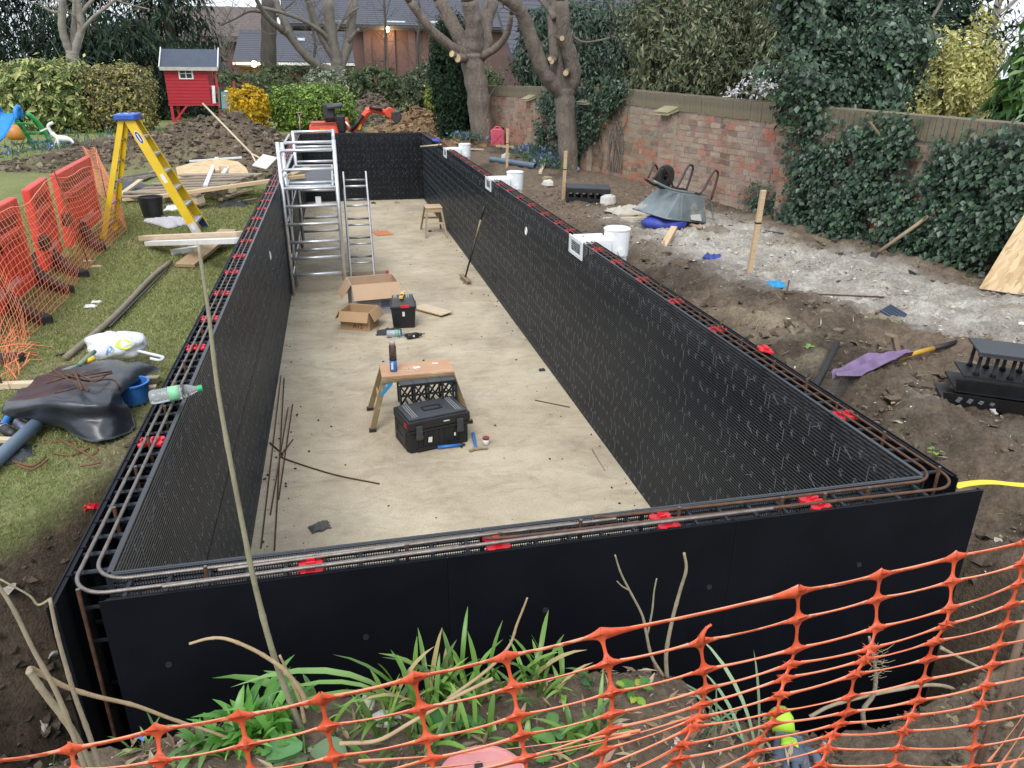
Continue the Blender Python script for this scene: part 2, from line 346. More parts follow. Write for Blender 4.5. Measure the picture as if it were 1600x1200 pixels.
def wall_frame(o, ux, uy):                     # local: s along wall, t outwards from the inner face, z up
    return lambda s, t, z: Vector((o[0]+ux[0]*s+uy[0]*t, o[1]+ux[1]*s+uy[1]*t, z))
def inner_panel(w, z0, z1, rib, full=True):
    """open grille panel: horizontal slats in front, fine upright ribs behind, moulded tie sockets; local x along, y outwards"""
    b = MB(); n = int(round((z1-z0)/PIT))
    for i in range(n+1):
        z = z0+i*(z1-z0)/n
        b.box((w/2, .0025, z), (w-.002, .009, .0058))
    m = int(w/rib)
    for i in range(m+1): b.box((min(w-.002, .002+i*(w-.004)/m), .0075, (z0+z1)/2), (.0026 if full else .003, .003, z1-z0))
    for k in (0, 1): b.box((.003+k*(w-.006), .012, (z0+z1)/2), (.006, .012, z1-z0))
    b.box((w/2, .0075, z1), (w-.002, .012, .004)); b.box((w/2, .0075, z0+.0015), (w-.002, .012, .003))
    return b.mesh('inner_panel')
def sockets(w, z0, z1):
    """moulded rings, struts and arcs seen through the slats; their glint is in the pale colour"""
    b = MB(); rs = random.Random(3)
    k = int(round(w/.101))
    for j in range(k):
        x = (j+.5)*w/k
        for z in np.arange(z0+.035, z1, .125):
            zz = z+rs.uniform(-.012, .012)
            pts = [(x+.010*math.cos(a), -.001, zz+.008+.010*math.sin(a)) for a in np.linspace(0, R(300), 7)]
            b.tube(pts, .0016, 4); b.box((x, -.001, zz-.004), (.003, .003, .018)); b.box((x+.007, -.001, zz-.010), (.010, .003, .003), (0, .6, 0))
            if rs.random() < .25: b.box((x+rs.choice((-.03, .03)), -.0015, zz-.045), (.0035, .003, .07))
            if rs.random() < .3: b.beam((x, -.0015, zz), (x+rs.choice((-.05, .05)), -.0015, zz-.028), .003, .003)
    return b.mesh('socket_moulding')
def ties(w, z0, z1, rows):
    """round ties across the cavity with flared fins at each end"""
    b = MB(); k = int(round(w/.101))
    for j in range(k):
        x = (j+.5)*w/k
        for z in rows:
            b.cyl((x, .012, z), (x, T-.004, z), .0075, 8)
            for e, dr in ((.014, 1), (T-.006, -1)):
                for f in (-1, 1): b.add([(x+f*.007, e+dr*.03, z), (x+f*.024, e, z), (x+f*.024, e, z-.004), (x+f*.007, e+dr*.03, z-.004)], [(0,1,2,3)])
                b.add([(x, e+dr*.03, z-.007), (x, e, z-.026), (x+.003, e, z-.026), (x+.003, e+dr*.03, z-.007)], [(0,1,2,3)])
    return b.mesh('tie_row')
def outer_panel(w, z0, z1, n=1):
    b = MB().box((w/2, T, (z0+z1)/2), (w-.0012, .005, z1-z0)).box((w, T-.0045, (z0+z1)/2), (.03, .003, z1-z0-.01))
    for i in range(int(w/.142)+1):               # upright fins on the cavity side
        b.box((min(w-.004, .004+i*.142), T-.0125, (z0+z1)/2), (.003, .020, z1-z0-.004))
    b.box((w/2, T-.009, z1-.006), (w-.004, .013, .003))
    return b.mesh('outer_panel')

def build_wall(name, label, o, rotz, length, pw, s0=0., out0=0., out1=0., rib=.0075, lite=False):
    t = thing(name, label, 'formwork', (o[0], o[1], -H), (0, 0, rotz))
    n = int(round(length/pw)); w = length/n; half = H/2
    mi = inner_panel(w, 0, half-.001, rib); ms = sockets(w, .0, half); mt = ties(w, 0, half, (half-.145, half-.27, half-.52)); m1 = ties(.101, 0, half, (half-.02,))
    for me, m in ((mi, GRILLE), (ms, PALE), (mt, TIE), (m1, TIE)): me.materials.append(m)
    for i in range(n):
        for r in (0, 1):
            p = obj('inner_panel', mi, None, t); p.location = (s0+i*w, 0, r*half)
            q = obj('socket_moulding', ms, None, p); q['kind'] = 'stuff'
            if r == 1 or (i < 3 and not lite):
                q = obj('lower_ties', mt, None, p); q['kind'] = 'stuff'
            if r == 1:
                kk = int(round(w/.101))
                for j in range(kk): q = obj('tie', m1, None, p); q.location = ((j+.5)*w/kk-.0505, 0, 0)
    lo = s0-out0; hi = s0+length+out1; pn = max(1, int(round((hi-lo)/1.12))); pw2 = (hi-lo)/pn
    mo = outer_panel(pw2, 0, H, 1); mo.materials.append(BLACK)
    for i in range(pn):
        p = obj('outer_panel', mo, None, t); p.location = (lo+i*pw2, 0, 0)
    return t
# local x runs along the wall, local y points outwards
near_wall = build_wall('pool_formwork', 'near short wall of black plastic pool formwork, smooth outer face towards the viewer', (W, 0), math.pi, W, .57, 0, .142, -.012)
far_wall = build_wall('pool_formwork', 'far short wall of black plastic pool formwork below the red excavator', (0, L), 0, W, .57, 0, .13, .13, rib=.03, lite=True)
left_wall = build_wall('pool_formwork', 'long left wall of black slatted plastic pool formwork beside the lawn', (0, 0), math.pi/2, L, .57, 0, .13, .13, rib=.03)
right_wall = build_wall('pool_formwork', 'long right wall of black slatted plastic pool formwork fitted with white skimmers', (W, L), -math.pi/2, L, .57, 0, .13, .02, rib=.03)

rg = MB().lathe([(.0075, 0), (.0095, .0), (.0095, .003), (.0075, .003)], 16, (0, 0, 0), Matrix.Rotation(math.pi/2, 3, 'X')).mesh('moulded_ring'); rg.materials.append(GRILLE)
for px, py in ((264, 1038), (572, 995), (852, 953), (1108, 917), (1342, 882)):
    q = obj('moulded_ring', rg, None, near_wall); p = gy(px, py, -T-.0025); q.matrix_basis = near_wall.matrix_basis.inverted() @ Matrix.Translation(p)
# ------------------------------------------------------------------ shared materials
ALU = mat('aluminium', (.78, .79, .80), (.62, .63, .65), rough=.42, metal=.75, scale=14, bump=.04, bscale=120)
ALU2 = mat('dull_aluminium', (.40, .40, .40), (.27, .27, .27), rough=.45, metal=.85, scale=16, wear=(.33, .27, .2), wscale=5, wamt=.4)
WX = (1, 9, 9)
PINE = mat('pine', (.60, .45, .28), (.46, .32, .18), rough=.7, scale=7, stretch=WX, bump=.15, bscale=30, rnd=.12)
PALEWOOD = mat('pale_wood', (.66, .55, .40), (.52, .41, .27), rough=.75, scale=7, stretch=WX, bump=.12, bscale=30, rnd=.1)
GREYWOOD = mat('weathered_wood', (.33, .27, .20), (.21, .165, .12), rough=.85, scale=8, stretch=WX, bump=.3, bscale=30, rnd=.2, wear=(.15, .12, .09), wscale=4, wamt=.45)
HANDLE = mat('handle_wood', (.36, .27, .17), (.26, .19, .115), rough=.6, scale=6, stretch=WX, bump=.1, wear=(.2, .16, .115), wscale=5, wamt=.5)
WHITEPAINT = mat('white_paint', (.78, .79, .78), (.66, .67, .66), rough=.5, scale=5, wear=(.5, .47, .42), wscale=5, wamt=.25)
SKIM = mat('white_pvc', (.80, .83, .84), (.72, .75, .76), rough=.35, scale=4, wear=(.58, .57, .53), wscale=4, wamt=.25)
CARD = mat('cardboard', (.47, .31, .17), (.39, .255, .14), rough=.8, scale=3, bump=.05, wear=(.34, .22, .12), wscale=6, wamt=.3)
CARDIN = mat('cardboard_liner', (.52, .36, .235), (.45, .30, .19), rough=.8, scale=3)
CARDGREY = mat('grey_card', (.42, .43, .46), (.33, .34, .38), rough=.75, scale=7, wear=(.24, .26, .33), wscale=5, wamt=.5)
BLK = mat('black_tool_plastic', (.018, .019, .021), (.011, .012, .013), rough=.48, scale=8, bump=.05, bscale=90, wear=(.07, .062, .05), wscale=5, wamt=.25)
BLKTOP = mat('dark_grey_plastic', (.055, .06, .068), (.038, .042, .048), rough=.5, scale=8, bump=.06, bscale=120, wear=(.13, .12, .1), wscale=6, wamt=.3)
INK = mat('black_ink', (.02, .02, .02), rough=.7)
BLUE = mat('blue_plastic', (.035, .19, .55), (.025, .14, .42), rough=.4, scale=8, wear=(.12, .2, .35), wscale=6, wamt=.25)
YEL = mat('yellow_plastic', (.78, .52, .03), (.66, .42, .02), rough=.4, scale=9)
WHITE = mat('white_label', (.8, .8, .78), (.7, .7, .68), rough=.6)
DARKSTEEL = mat('dark_steel', (.10, .095, .09), (.06, .056, .053), rough=.5, metal=.7, scale=20)
RUBBER = mat('rubber', (.03, .027, .025), (.018, .016, .016), rough=.75, scale=9, wear=(.1, .08, .06), wscale=5, wamt=.45)
ORD = 'first second third fourth fifth sixth seventh eighth ninth tenth eleventh twelfth thirteenth fourteenth fifteenth sixteenth seventeenth eighteenth nineteenth'.split()
ORD += ['twentieth']+['twenty-'+o for o in ORD[:9]]+['thirtieth']+['thirty-'+o for o in ORD[:9]]
def lay(o, a, b, up=(0,0,1)):                 # local x from a to b, local z near up
    a, b = Vector(a), Vector(b); x = (b-a).normalized(); u = Vector(up); y = u.cross(x)
    y = y.normalized() if y.length > 1e-6 else Vector((0,1,0)); z = x.cross(y)
    m = Matrix((x, y, z)).transposed().to_4x4(); m.translation = (a+b)/2; o.matrix_basis = m; return o
def plank(name, label, cat, a, b, w, h, m, up=(0,0,1), group=None, bevel=.002):
    l = (Vector(b)-Vector(a)).length
    return put(lay(obj(name, MB().box((0,0,0), (l, w, h)), m, bevel=bevel), a, b, up), label, cat, group)
def textmesh(s, size, depth=.0006):
    c = bpy.data.curves.new('print', 'FONT'); c.body = s; c.size = size; c.extrude = depth/2; c.align_x = 'CENTER'; c.align_y = 'CENTER'
    t = bpy.data.objects.new('print', c); COL.objects.link(t)
    me = bpy.data.meshes.new_from_object(t.evaluated_get(bpy.context.evaluated_depsgraph_get())); bpy.data.objects.remove(t); bpy.data.curves.remove(c); return me
def wire(name, label, cat, pts, r, m, n=6, group=None):
    pts = [Vector(p) for p in pts]; b = MB().tube([p-pts[0] for p in pts], r, n)
    o = obj(name, b, m, smooth=True); o.location = pts[0]; return put(o, label, cat, group)
def bez(pts, n=6):                             # Catmull-Rom through the points
    P = [Vector(p) for p in pts]; Q = [P[0]*2-P[1]]+P+[P[-1]*2-P[-2]]; out = []
    for i in range(1, len(Q)-2):
        for k in range(n):
            t = k/n; a, b, c, d = Q[i-1:i+3]
            out.append(.5*((2*b)+(c-a)*t+(2*a-5*b+4*c-d)*t*t+(3*b-a-3*c+d)*t**3))
    return out+[P[-1]]
# ------------------------------------------------------------------ reinforcing bars lying in the wall tops
def ribbed(pts, r, step=.0042):
    out = []; rr = []; k = 0
    for a, b in zip(pts[:-1], pts[1:]):
        n = max(1, int((b-a).length/step))
        for i in range(n): out.append(a+(b-a)*(i/n)); rr.append(r*(1.0 if k % 2 else 1.17)); k += 1
    out.append(pts[-1]); rr.append(r); return out, rr
def bar(label, pts, r=.0052, m=STEEL, rib=False, n=7):
    pts = [Vector(p) for p in pts]; o0 = pts[0].copy(); pts = [p-o0 for p in pts]
    if rib: pts, rs = ribbed(pts, r); b = MB().tube(pts, rs, n)
    else: b = MB().tube(pts, r, n)
    o = obj('reinforcing_bar', b, m, smooth=True); o.location = o0
    return put(o, label, 'steel bar', 'horizontal bars along the wall tops')
def arc(c, r, a0, a1, n=9, z=0): return [Vector((c[0]+r*math.cos(a), c[1]+r*math.sin(a), z)) for a in np.linspace(a0, a1, n)]
PIh = math.pi/2
bar('outer bent bar turning round the near left corner into the near wall', [Vector((-.082, 2.35, .002)), Vector((-.085, 1.2, .004)), Vector((-.088, .12, .004))]+arc((.02, .01), .108, math.pi, math.pi*1.5, 12, .004)+[Vector((.5, -.100, .006)), Vector((1.0, -.098, .012))], .0056, rib=True)
bar('inner bent bar turning round the near left corner', [Vector((-.045, 2.9, .0)), Vector((-.046, 1.2, .004)), Vector((-.046, .12, .004))]+arc((.06, .065), .106, math.pi, math.pi*1.5, 12, .004)+[Vector((.5, -.044, .006)), Vector((1.37, -.04, .006))], .0056, rib=True)
bar('straight ribbed bar along the outer side of the near wall top', [Vector((.16, -.112, .010)), Vector((1.2, -.104, .014)), Vector((2.05, -.102, .012))], .0056, rib=True)
bar('straight bar lapping the bent one at the middle of the near wall', [Vector((.3, -.058, .004)), Vector((1.0, -.054, .012)), Vector((1.52, -.050, .010))], .0054, STEEL, rib=True)
bar('outer bent bar turning round the near right corner', [Vector((W+.082, 3.0, .004)), Vector((W+.084, .10, .005))]+arc((W-.02, .004), .104, 0, -PIh, 12, .005)+[Vector((2.0, -.098, .012)), Vector((1.15, -.088, .016)), Vector((1.08, -.08, .016))], .0054, RUST)
bar('inner bent bar turning round the near right corner', [Vector((W+.040, 3.4, .004)), Vector((W+.040, .10, .005))]+arc((W-.06, .06), .100, 0, -PIh, 12, .005)+[Vector((2.1, -.042, .008)), Vector((1.50, -.036, .012)), Vector((1.45, -.028, .012))], .0054, RUST)
for sx, nm in ((-1, 'left'), (1, 'right')):
    x = 0 if sx < 0 else W
    for k, (off, y0, y1, nn) in enumerate(((.082, 2.2, 9., 'outer'), (.046, 2.7, 8.2, 'inner'), (.082, 8.9, L-.1, 'outer far'), (.046, 8.1, L-.1, 'inner far'))):
        pts = [Vector((x+sx*(off+.006*fract(y*.6, k+sx)), y, .006+.003*fract(y, k))) for y in np.linspace(y0, y1, 12)]
        bar(f'straight {nn} steel bar along the top of the {nm} pool wall', pts, .005, STEEL if sx < 0 else RUST, n=6)
# upright bars standing in the wall cavities
STUB = MB().tube([(0,0,-.55), (0,0,.026)], .006, 8).mesh('upright_bar'); STUB.materials.append(RUST)
STUBTOP = MB().tube([(0,0,.0262), (0,0,.0275)], .0056, 8).mesh('sawn_end'); STUBTOP.materials.append(STEEL)
def stub(x, y, label, tilt=0., dz=0.):
    o = obj('upright_bar', STUB); o.location = (x, y, dz); o.rotation_euler = (tilt, tilt*.6, 0); put(o, label, 'steel bar', 'upright bars in the wall cavity'); obj('sawn_end', STUBTOP, None, o)
for i, px in enumerate((323, 636, 782, 907, 1061, 1222, 1290, 1358)):
    p = gy(px, 900-(px-323)*.134, -.07); stub(p.x, -.07, f'{ORD[i]} upright rusty bar from the left corner in the near wall', .04*math.sin(i*3), .008*math.sin(i*5)+.004)
stub(-.062, -.085, 'upright rusty bar standing alone in the open near left corner', .03, -.01); stub(W+.055, -.012, 'thick upright rusty bar in the near right corner', 0, .012)
for sx, nm in ((-1, 'left'), (1, 'right')):
    for i in range(26 if sx < 0 else 24):
        y = .33+i*.272+.03*math.sin(i*2.3); x = -.066 if sx < 0 else W+.068
        if sx > 0: y = .30+i*.28+.03*math.sin(i*1.9)
        stub(x, y, f'{ORD[i]} upright bar from the near corner in the {nm} pool wall', .06*math.sin(i*2.7), .010*math.sin(i*4))
# red plastic bar clips
def clip_mesh():
    b = MB()
    for sx in (-1, 1):
        for sy in (-1, 1):
            b.prism([(sx*.010, sy*.006), (sx*.034, sy*.005), (sx*.046, sy*.015), (sx*.040, sy*.031), (sx*.024, sy*.034), (sx*.012, sy*.024)][::sx*sy], .012)
    b.box((0, 0, .005), (.075, .022, .010)); b.box((0, 0, .010), (.014, .06, .008))
    for x in (-.022, .016):
        for s in (-1, 1): b.box((x+s*.009, .0, .019), (.004, .022, .014), (0, s*.2, 0))
    b.xf(Matrix.Diagonal((1.05, 1.15, 1.0, 1))); return b.mesh('clip')
CLIP = clip_mesh(); CLIP.materials.append(RED)
def clip(x, y, rz, label, z=-.016, tilt=(0,0), grp='red bar clips on the wall tops'):
    o = obj('bar_clip', CLIP, bevel=.0015); o.location = (x, y, z); o.rotation_euler = (tilt[0], tilt[1], rz); put(o, label, 'clip', grp); return o
for i, px in enumerate((0.56, 1.12, 1.68, 2.23)): clip(px, -.068, PIh+.05*i, f'{ORD[i]} red clip from the left along the near wall top')
for i in range(28): clip(-.066, .88+i*.545+.02*math.sin(i*4), .06*math.sin(i*7), f'{ORD[i]} red clip from the near end along the left wall top', tilt=(0, .05*math.sin(i*5)))
yr = [.54, 1.72, 2.29, 2.84, 3.37, 3.82, 4.62, 5.0, 5.5, 6.05, 6.6, 7.15, 7.7, 8.6, 9.1, 9.65, 10.2, 10.75, 11.3, 11.85, 12.8, 13.3, 13.85, 14.4]
for i, y in enumerate(yr): clip(W+.064, y, .06*math.sin(i*3), f'{ORD[i]} red clip from the near end along the right wall top', tilt=(0, .04*math.sin(i*5)))
clip(W+.125, 1.31, 1.2, 'single red clip hooked over the outer edge of the right wall', z=.004, tilt=(.2, .1))
# ------------------------------------------------------------------ skimmers in the right wall
def skimmer(y, label):
    t = thing('pool_skimmer', label, 'skimmer', (W, y, 0), group='white skimmers along the right wall')
    fr = MB()
    for a, b in (((-.004, -.165, -.07), (.014, .05, .16)), ((-.004, .165, -.07), (.014, .05, .16)), ((-.004, 0, -.008), (.014, .30, .034)), ((-.004, 0, -.134), (.014, .30, .032))): fr.box(a, b)
    o = obj('faceplate', fr, SKIM, t, bevel=.003); obj('flap', MB().box((.006, 0, -.07), (.006, .29, .10)), mat_once('skimmer_flap'), o)
    obj('throat', MB().box((.14, 0, -.05), (.26, .30, .125)).box((.16, .1, .0145), (.22, .015, .012)).box((.16, -.1, .0145), (.22, .015, .012)), SKIM, t, bevel=.006)
    tub = obj('tub', MB().lathe([(.085, -.34), (.098, -.15), (.105, -.148), (.112, .045), (.112, .075), (.118, .076), (.118, .086), (.104, .088)], 28, (.36, -.02, 0)), SKIM, t, smooth=False)
    lid = obj('lid', MB().lathe([(.1035, .0885), (.1035, .094), (.06, .097), (0.00001, .0975)], 28, (.36, -.02, 0)), SKIM, t)
    obj('spigot', MB().cyl((.36, -.02, -.1), (.36, -.155, -.1), .026, 14).cyl((.36, -.15, -.1), (.36, -.165, -.1), .031, 14), SKIM, t, smooth=False)
def mat_once(n):
    if n not in MATS: mat(n, (.62, .65, .66), (.52, .55, .56), rough=.45)
    return MATS[n]
skimmer(4.22, 'nearest white skimmer with round tub in the right pool wall')
skimmer(8.2, 'middle white skimmer with round tub in the right pool wall')
skimmer(12.36, 'farthest white skimmer with round tub in the right pool wall')
for (x, y, z, nx, lb) in ((W-.004, 6.02, -.28, -1, 'round white inlet cap in the right pool wall'), (.004, 5.87, -.40, 1, 'round white inlet cap in the left pool wall')):
    b = MB().lathe([(.045, 0), (.045, .006), (.034, .010), (.033, .004), (.0001, .004)], 20, (0,0,0), Matrix.Rotation(nx*PIh, 3, 'Y')); o = obj('inlet_cap', b, SKIM); o.location = (x, y, z); put(o, lb, 'inlet cap')
# ------------------------------------------------------------------ things on the pool floor
FZ = -H
def F(px, py): return gz(px, py, FZ)
# scaffold tower
def scaffold():
    t = thing('scaffold_tower', 'aluminium scaffold tower with platform standing against the left pool wall', 'scaffold', (.03, 8.3, FZ)); x1, d = .69, 2.9
    RZ = [.28, .505, .72, .955, 1.187, 1.416, 1.648, 1.884]
    for k, (y, top, r0) in enumerate(((0, 1.99, RZ), (.42, 1.95, (RZ[1]+.02, RZ[5]+.01, RZ[7]+.06)), (d, 1.92, [z+.02 for z in RZ]))):
        f = obj('end_frame', MB().tube([(0+.03*k, y, .02+.1*(k == 2)), (0+.03*k, y, top)], .026, 12).tube([(x1-.0*k, y, .02+.1*(k == 2)), (x1, y, top+.02)], .026, 12), ALU, t, smooth=True)
        for z in r0: obj('rung', MB().tube([(.024+.03*k, y, z), (x1-.024, y, z+.006)], .021, 10), ALU, f, smooth=True)
    for x, z0, z1 in ((0.02, .30, .30), (x1, .30, .30), (.02, 1.0, 1.0), (x1-.01, .98, .98), (.0, 1.86, 1.86), (x1, 1.83, 1.83), (.02, 1.55, 1.55), (x1, 1.53, 1.53)):
        obj('side_rail', MB().tube([(x, .02, z0), (x, d-.02, z1)], .017, 10), ALU, t, smooth=True)
    for x in (0.0, x1):
        obj('brace', MB().tube([(x, .03, .33), (x, d-.05, 1.35)], .015, 8), ALU, t, smooth=True)
        for z in (.31, .96): obj('hook', MB().box((x, .03, z), (.05, .05, .045)), mat_once2('hook_red'), t, bevel=.006)
    p = obj('platform', MB().box((x1/2, 1.25, 1.425), (x1-.10, 2.3, .014)), mat_once3(), t)
    e = MB()
    for x in (.055, x1-.055): e.box((x, 1.25, 1.415), (.028, 2.34, .06))
    for y in (.09, 2.41): e.box((x1/2, y, 1.415), (x1-.14, .03, .055))
    obj('platform_frame', e, ALU, p, bevel=.003)
    obj('label', MB().box((x1/2+.09, .06, 1.235), (.07, .004, .13)), WHITE, t)
    for x in (.03, x1):
        w = obj('caster', MB().lathe([(.055, -.016), (.062, -.008), (.062, .008), (.055, .016)], 18, (x, d, .064), Matrix.Rotation(PIh, 3, 'Y')), mat_once2('hook_red'), t)
        obj('fork', MB().box((x-.024, d, .09), (.006, .05, .09)).box((x+.024, d, .09), (.006, .05, .09)).box((x, d, .135), (.055, .05, .008)), DARKSTEEL, w)
def mat_once2(n):
    if n not in MATS: mat(n, (.5, .03, .05), (.38, .02, .04), rough=.45)
    return MATS[n]
def mat_once3():
    if 'ply_deck' not in MATS: mat('ply_deck', (.10, .105, .115), (.07, .073, .08), rough=.6, scale=10, wear=(.2, .19, .18), wscale=4, wamt=.3)
    return MATS['ply_deck']
scaffold()
plank('timber_offcut', 'short timber offcut lying on the scaffold platform', 'timber', (.08, 9.3, -.048), (.3, 10.2, -.048), .11, .04, PINE)
plank('timber_plank', 'long pine plank resting from the wooden pallet onto the scaffold platform', 'plank', gy(234, 309, 9.0)+Vector((0, 0, 0)), (.30, 9.05, -.022), .10, .045, PINE)
def ladder():
    t = thing('ladder', 'aluminium ladder standing upright on the pool floor beside the scaffold tower', 'ladder', (.82, 9.2, FZ)); 
    for x in (0, .335):
        for k in (0, 1):
            obj('stile', MB().beam((x+.012*(1 if x else -1)*k, 0+.04*k, .0), (x*.96+.012*(1 if x else -1)*k, .30+.04*k, 1.47-.26*k), .022, .055, (0, 1, 0)), (ALU, ALU2)[k], t, bevel=.003)
    for k in (0, 1):
        for i in range(5 if k else 5):
            z = .19+i*.27+.08*k
            if z < 1.42: obj('rung', MB().tube([(0, z*.2+.04*k, z), (.33, z*.2+.04*k, z)], .015, 8), (ALU, ALU2)[k], t, smooth=True)
    obj('stabiliser_bar', MB().box((.2, .02, .03), (.62, .05, .05)), GREYWOOD, t); obj('end_cap', MB().box((.53, .02, .03), (.045, .056, .056)), mat_once2('hook_red'), t)
ladder()
# hop-up work platform
def hopup():
    t = thing('hop_up', 'paint-splashed folding hop-up platform with plywood top behind the large toolbox', 'work platform', (1.27, 4.08, FZ))
    YM = mat('splashed_yellow', (.30, .22, .10), (.19, .14, .075), rough=.6, scale=8, wear=(.42, .36, .25), wscale=6, wamt=.5); PB = mat('blue_paint', (.03, .22, .45), (.04, .3, .55), rough=.5, scale=20, wear=(.06, .05, .05), wscale=18, wamt=.6)
    PLY = mat('ply_top', (.56, .33, .20), (.46, .26, .15), rough=.7, scale=5, stretch=(1, 7, 7), wear=(.62, .55, .47), wscale=3, wamt=.4)
    zt = .455
    obj('top_board', MB().box((0, .02, zt), (.62, .30, .018)), PLY, t, bevel=.003); obj('top_frame', MB().box((0, -.135, zt-.028), (.62, .025, .038)).box((0, .17, zt-.028), (.62, .025, .038)), YM, t, bevel=.002)
    for sx in (-1, 1):
        for sy in (-1, 1):
            a = (sx*.29, .02+sy*.14, zt-.03); b = (sx*.415, .02+sy*.225, .012)
            l = obj('leg', MB().beam(a, b, .045, .026, (0, 1, 0)), YM, t, bevel=.003); obj('foot', MB().box(b, (.06, .04, .035)), RUBBER, l, bevel=.004)
            obj('splashed_bracket', MB().box((sx*.265, .02+sy*.158, zt-.035), (.085, .012, .052)), PB, t, bevel=.003); obj('gusset', MB().beam((sx*.23, .02+sy*.16, zt-.05), (sx*.325, .02+sy*.178, zt-.15), .03, .008, (0, 1, 0)), PB, t)
        obj('side_step', MB().beam((sx*.345, -.15, .22), (sx*.345, .19, .22), .012, .045), PLY, t)
    for k, (x, y, a) in enumerate(((-.06, .02, .5), (-.03, -.02, -.7), (-.08, -.05, -.5))): obj('offcut_strip', MB().box((x, y, zt+.012), (.11, .012, .003), (0, 0, a)), PALEWOOD, t)
    obj('card_slip', MB().box((.0, .02, zt+.011), (.06, .04, .002), (0, 0, .4)), WHITE, t); obj('white_pad', MB().box((.17, .09, zt+.011), (.05, .02, .003), (0, 0, -.2)), WHITE, t)
hopup()
def spray_can():
    t = thing('spray_can', 'blue and grey spray foam can standing on the hop-up platform', 'spray can', (1.07, 4.06, FZ+.465))
    obj('body', MB().lathe([(.028, 0), (.031, .004), (.031, .10)], 20), BLUE, t, smooth=True); obj('band', MB().lathe([(.0312, .10), (.0312, .125)], 20), INK, t, smooth=True)
    obj('upper_body', MB().lathe([(.031, .125), (.031, .222), (.027, .23), (.027, .232)], 20), mat('can_brown', (.18, .13, .115), (.12, .085, .08), rough=.35, metal=.3), t, smooth=True)
    obj('label', MB().box((-.012, -.030, .055), (.018, .004, .06)), WHITE, t); obj('cap', MB().lathe([(.026, .232), (.026, .262), (.018, .272), (.0001, .273)], 20), mat('can_cap', (.55, .42, .38), rough=.4), t, smooth=True)
spray_can()
def connectors():
    t = thing('tie_panel', 'black lattice formwork piece leaning between the hop-up and the large toolbox', 'formwork piece', (1.335, 3.76, FZ), (R(-6), 0, .07))
    b = MB(); w, h = .47, .17
    for i in range(5): b.box((-w/2+i*w/4, 0, .26+h/2), (.014, .05, h)).box((-w/2+i*w/4, .13, .26+h/2), (.014, .03, h))
    for z in (.262, .26+h/2, .258+h): b.box((0, 0, z), (w, .03, .010))
    for i in range(4):
        x0 = -w/2+i*w/4; b.beam((x0, .01, .262), (x0+w/4, .01, .258+h), .012, .018, (0, 1, 0)); b.beam((x0+w/4, .01, .262), (x0, .01, .258+h), .012, .018, (0, 1, 0)); b.beam((x0, .13, .262), (x0+w/4, .13, .258+h), .012, .018, (0, 1, 0)); b.box((x0+w/8, .07, .268), (.016, .14, .012))
    obj('lattice', b, BLK, t); obj('top_plate', MB().box((0, .055, .26+h+.012), (w, .13, .010)), BLKTOP, t, bevel=.002); g = MB()
    for i in range(5): g.box((-w/2+i*w/4, .055, .26+h+.0185), (.004, .13, .004))
    obj('rib', g, BLK, t); obj('stand', MB().box((-.12, .03, .12), (.02, .03, .27)).box((.12, .03, .12), (.02, .03, .27)), BLK, t)
connectors()
def big_toolbox():
    a = F(640, 710); b = F(733, 690); rz = math.atan2(b.y-a.y, b.x-a.x)
    t = thing('toolbox', 'large black toolbox with carry handle lid and two latches in front of the hop-up', 'toolbox', ((a.x+b.x)/2, (a.y+b.y)/2, FZ), (0, 0, rz)); w, d, h = .53, .36, .30
    obj('body', MB().prism([(-w/2+.02, 0), (w/2-.02, 0), (w/2, .04), (w/2, d-.02), (-w/2, d-.02), (-w/2, .04)], h*.66), BLK, t, bevel=.008)
    rb = MB()
    for i in range(9): rb.box((-w/2+.09+i*.044, -.003, h*.30), (.012, .012, h*.5))
    rb.box((0, .0, .02), (w*.72, .02, .035)); rb.box((0, .0, h*.62), (w*.98, .022, .02)); obj('front_ribs', rb, BLK, t, bevel=.003)
    lid = obj('lid', MB().prism([(-w/2-.004, -.012), (w/2+.004, -.012), (w/2+.004, d-.01), (-w/2-.004, d-.01)], h*.26, Matrix.Translation((0, 0, h*.665))), BLK, t, bevel=.012)
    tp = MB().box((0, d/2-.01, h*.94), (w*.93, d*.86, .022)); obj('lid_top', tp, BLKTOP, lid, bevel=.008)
    hd = MB().box((0, d/2-.05, h*.985), (.16, .016, .014)).box((-.075, d/2-.02, h*.985), (.014, .07, .014)).box((.075, d/2-.02, h*.985), (.014, .07, .014)).box((0, d/2+.02, h*.985), (.16, .014, .014)); obj('handle', hd, BLK, lid, bevel=.004)
    for s in (-1, 1):
        l = obj('latch', MB().box((s*w*.33, -.02, h*.60), (.055, .018, .12)).box((s*w*.33, -.024, h*.48), (.062, .014, .025)), BLKTOP, t, bevel=.004)
        g = MB()
        for k in (0, 1, 2): g.box((s*w*.35+k*.018-.018, d/2-.01, h*.9825), (.005, d*.74, .004))
        obj('lid_stripe', g, mat_once4('stripe_grey', (.36, .37, .36)), lid)
    for k in (0, 1): obj('red_mark', MB().box((-w/2-.003, .03, h*.78+k*.022), (.012, .05, .009), (0, .25, 0)), RED, t)
    obj('sticker', MB().box((-w*.16, -.0165, h*.34), (.032, .003, .045), (0, .1, 0)), WHITE, t); obj('sticker', MB().box((w*.24, -.0185, h*.36), (.014, .003, .026)), WHITE, t); obj('badge', MB().box((.06, -.0135, h*.80), (.05, .003, .008)), WHITE, lid)
    obj('side_recess', MB().box((-w/2-.002, d/2, h*.3), (.012, d*.5, .02)).box((-w/2-.002, d*.2, h*.34), (.012, .02, h*.4)).box((-w/2-.002, d*.78, h*.34), (.012, .02, h*.4)), BLKTOP, t)
def mat_once4(n, c):
    if n not in MATS: mat(n, c, rough=.6)
    return MATS[n]
big_toolbox()
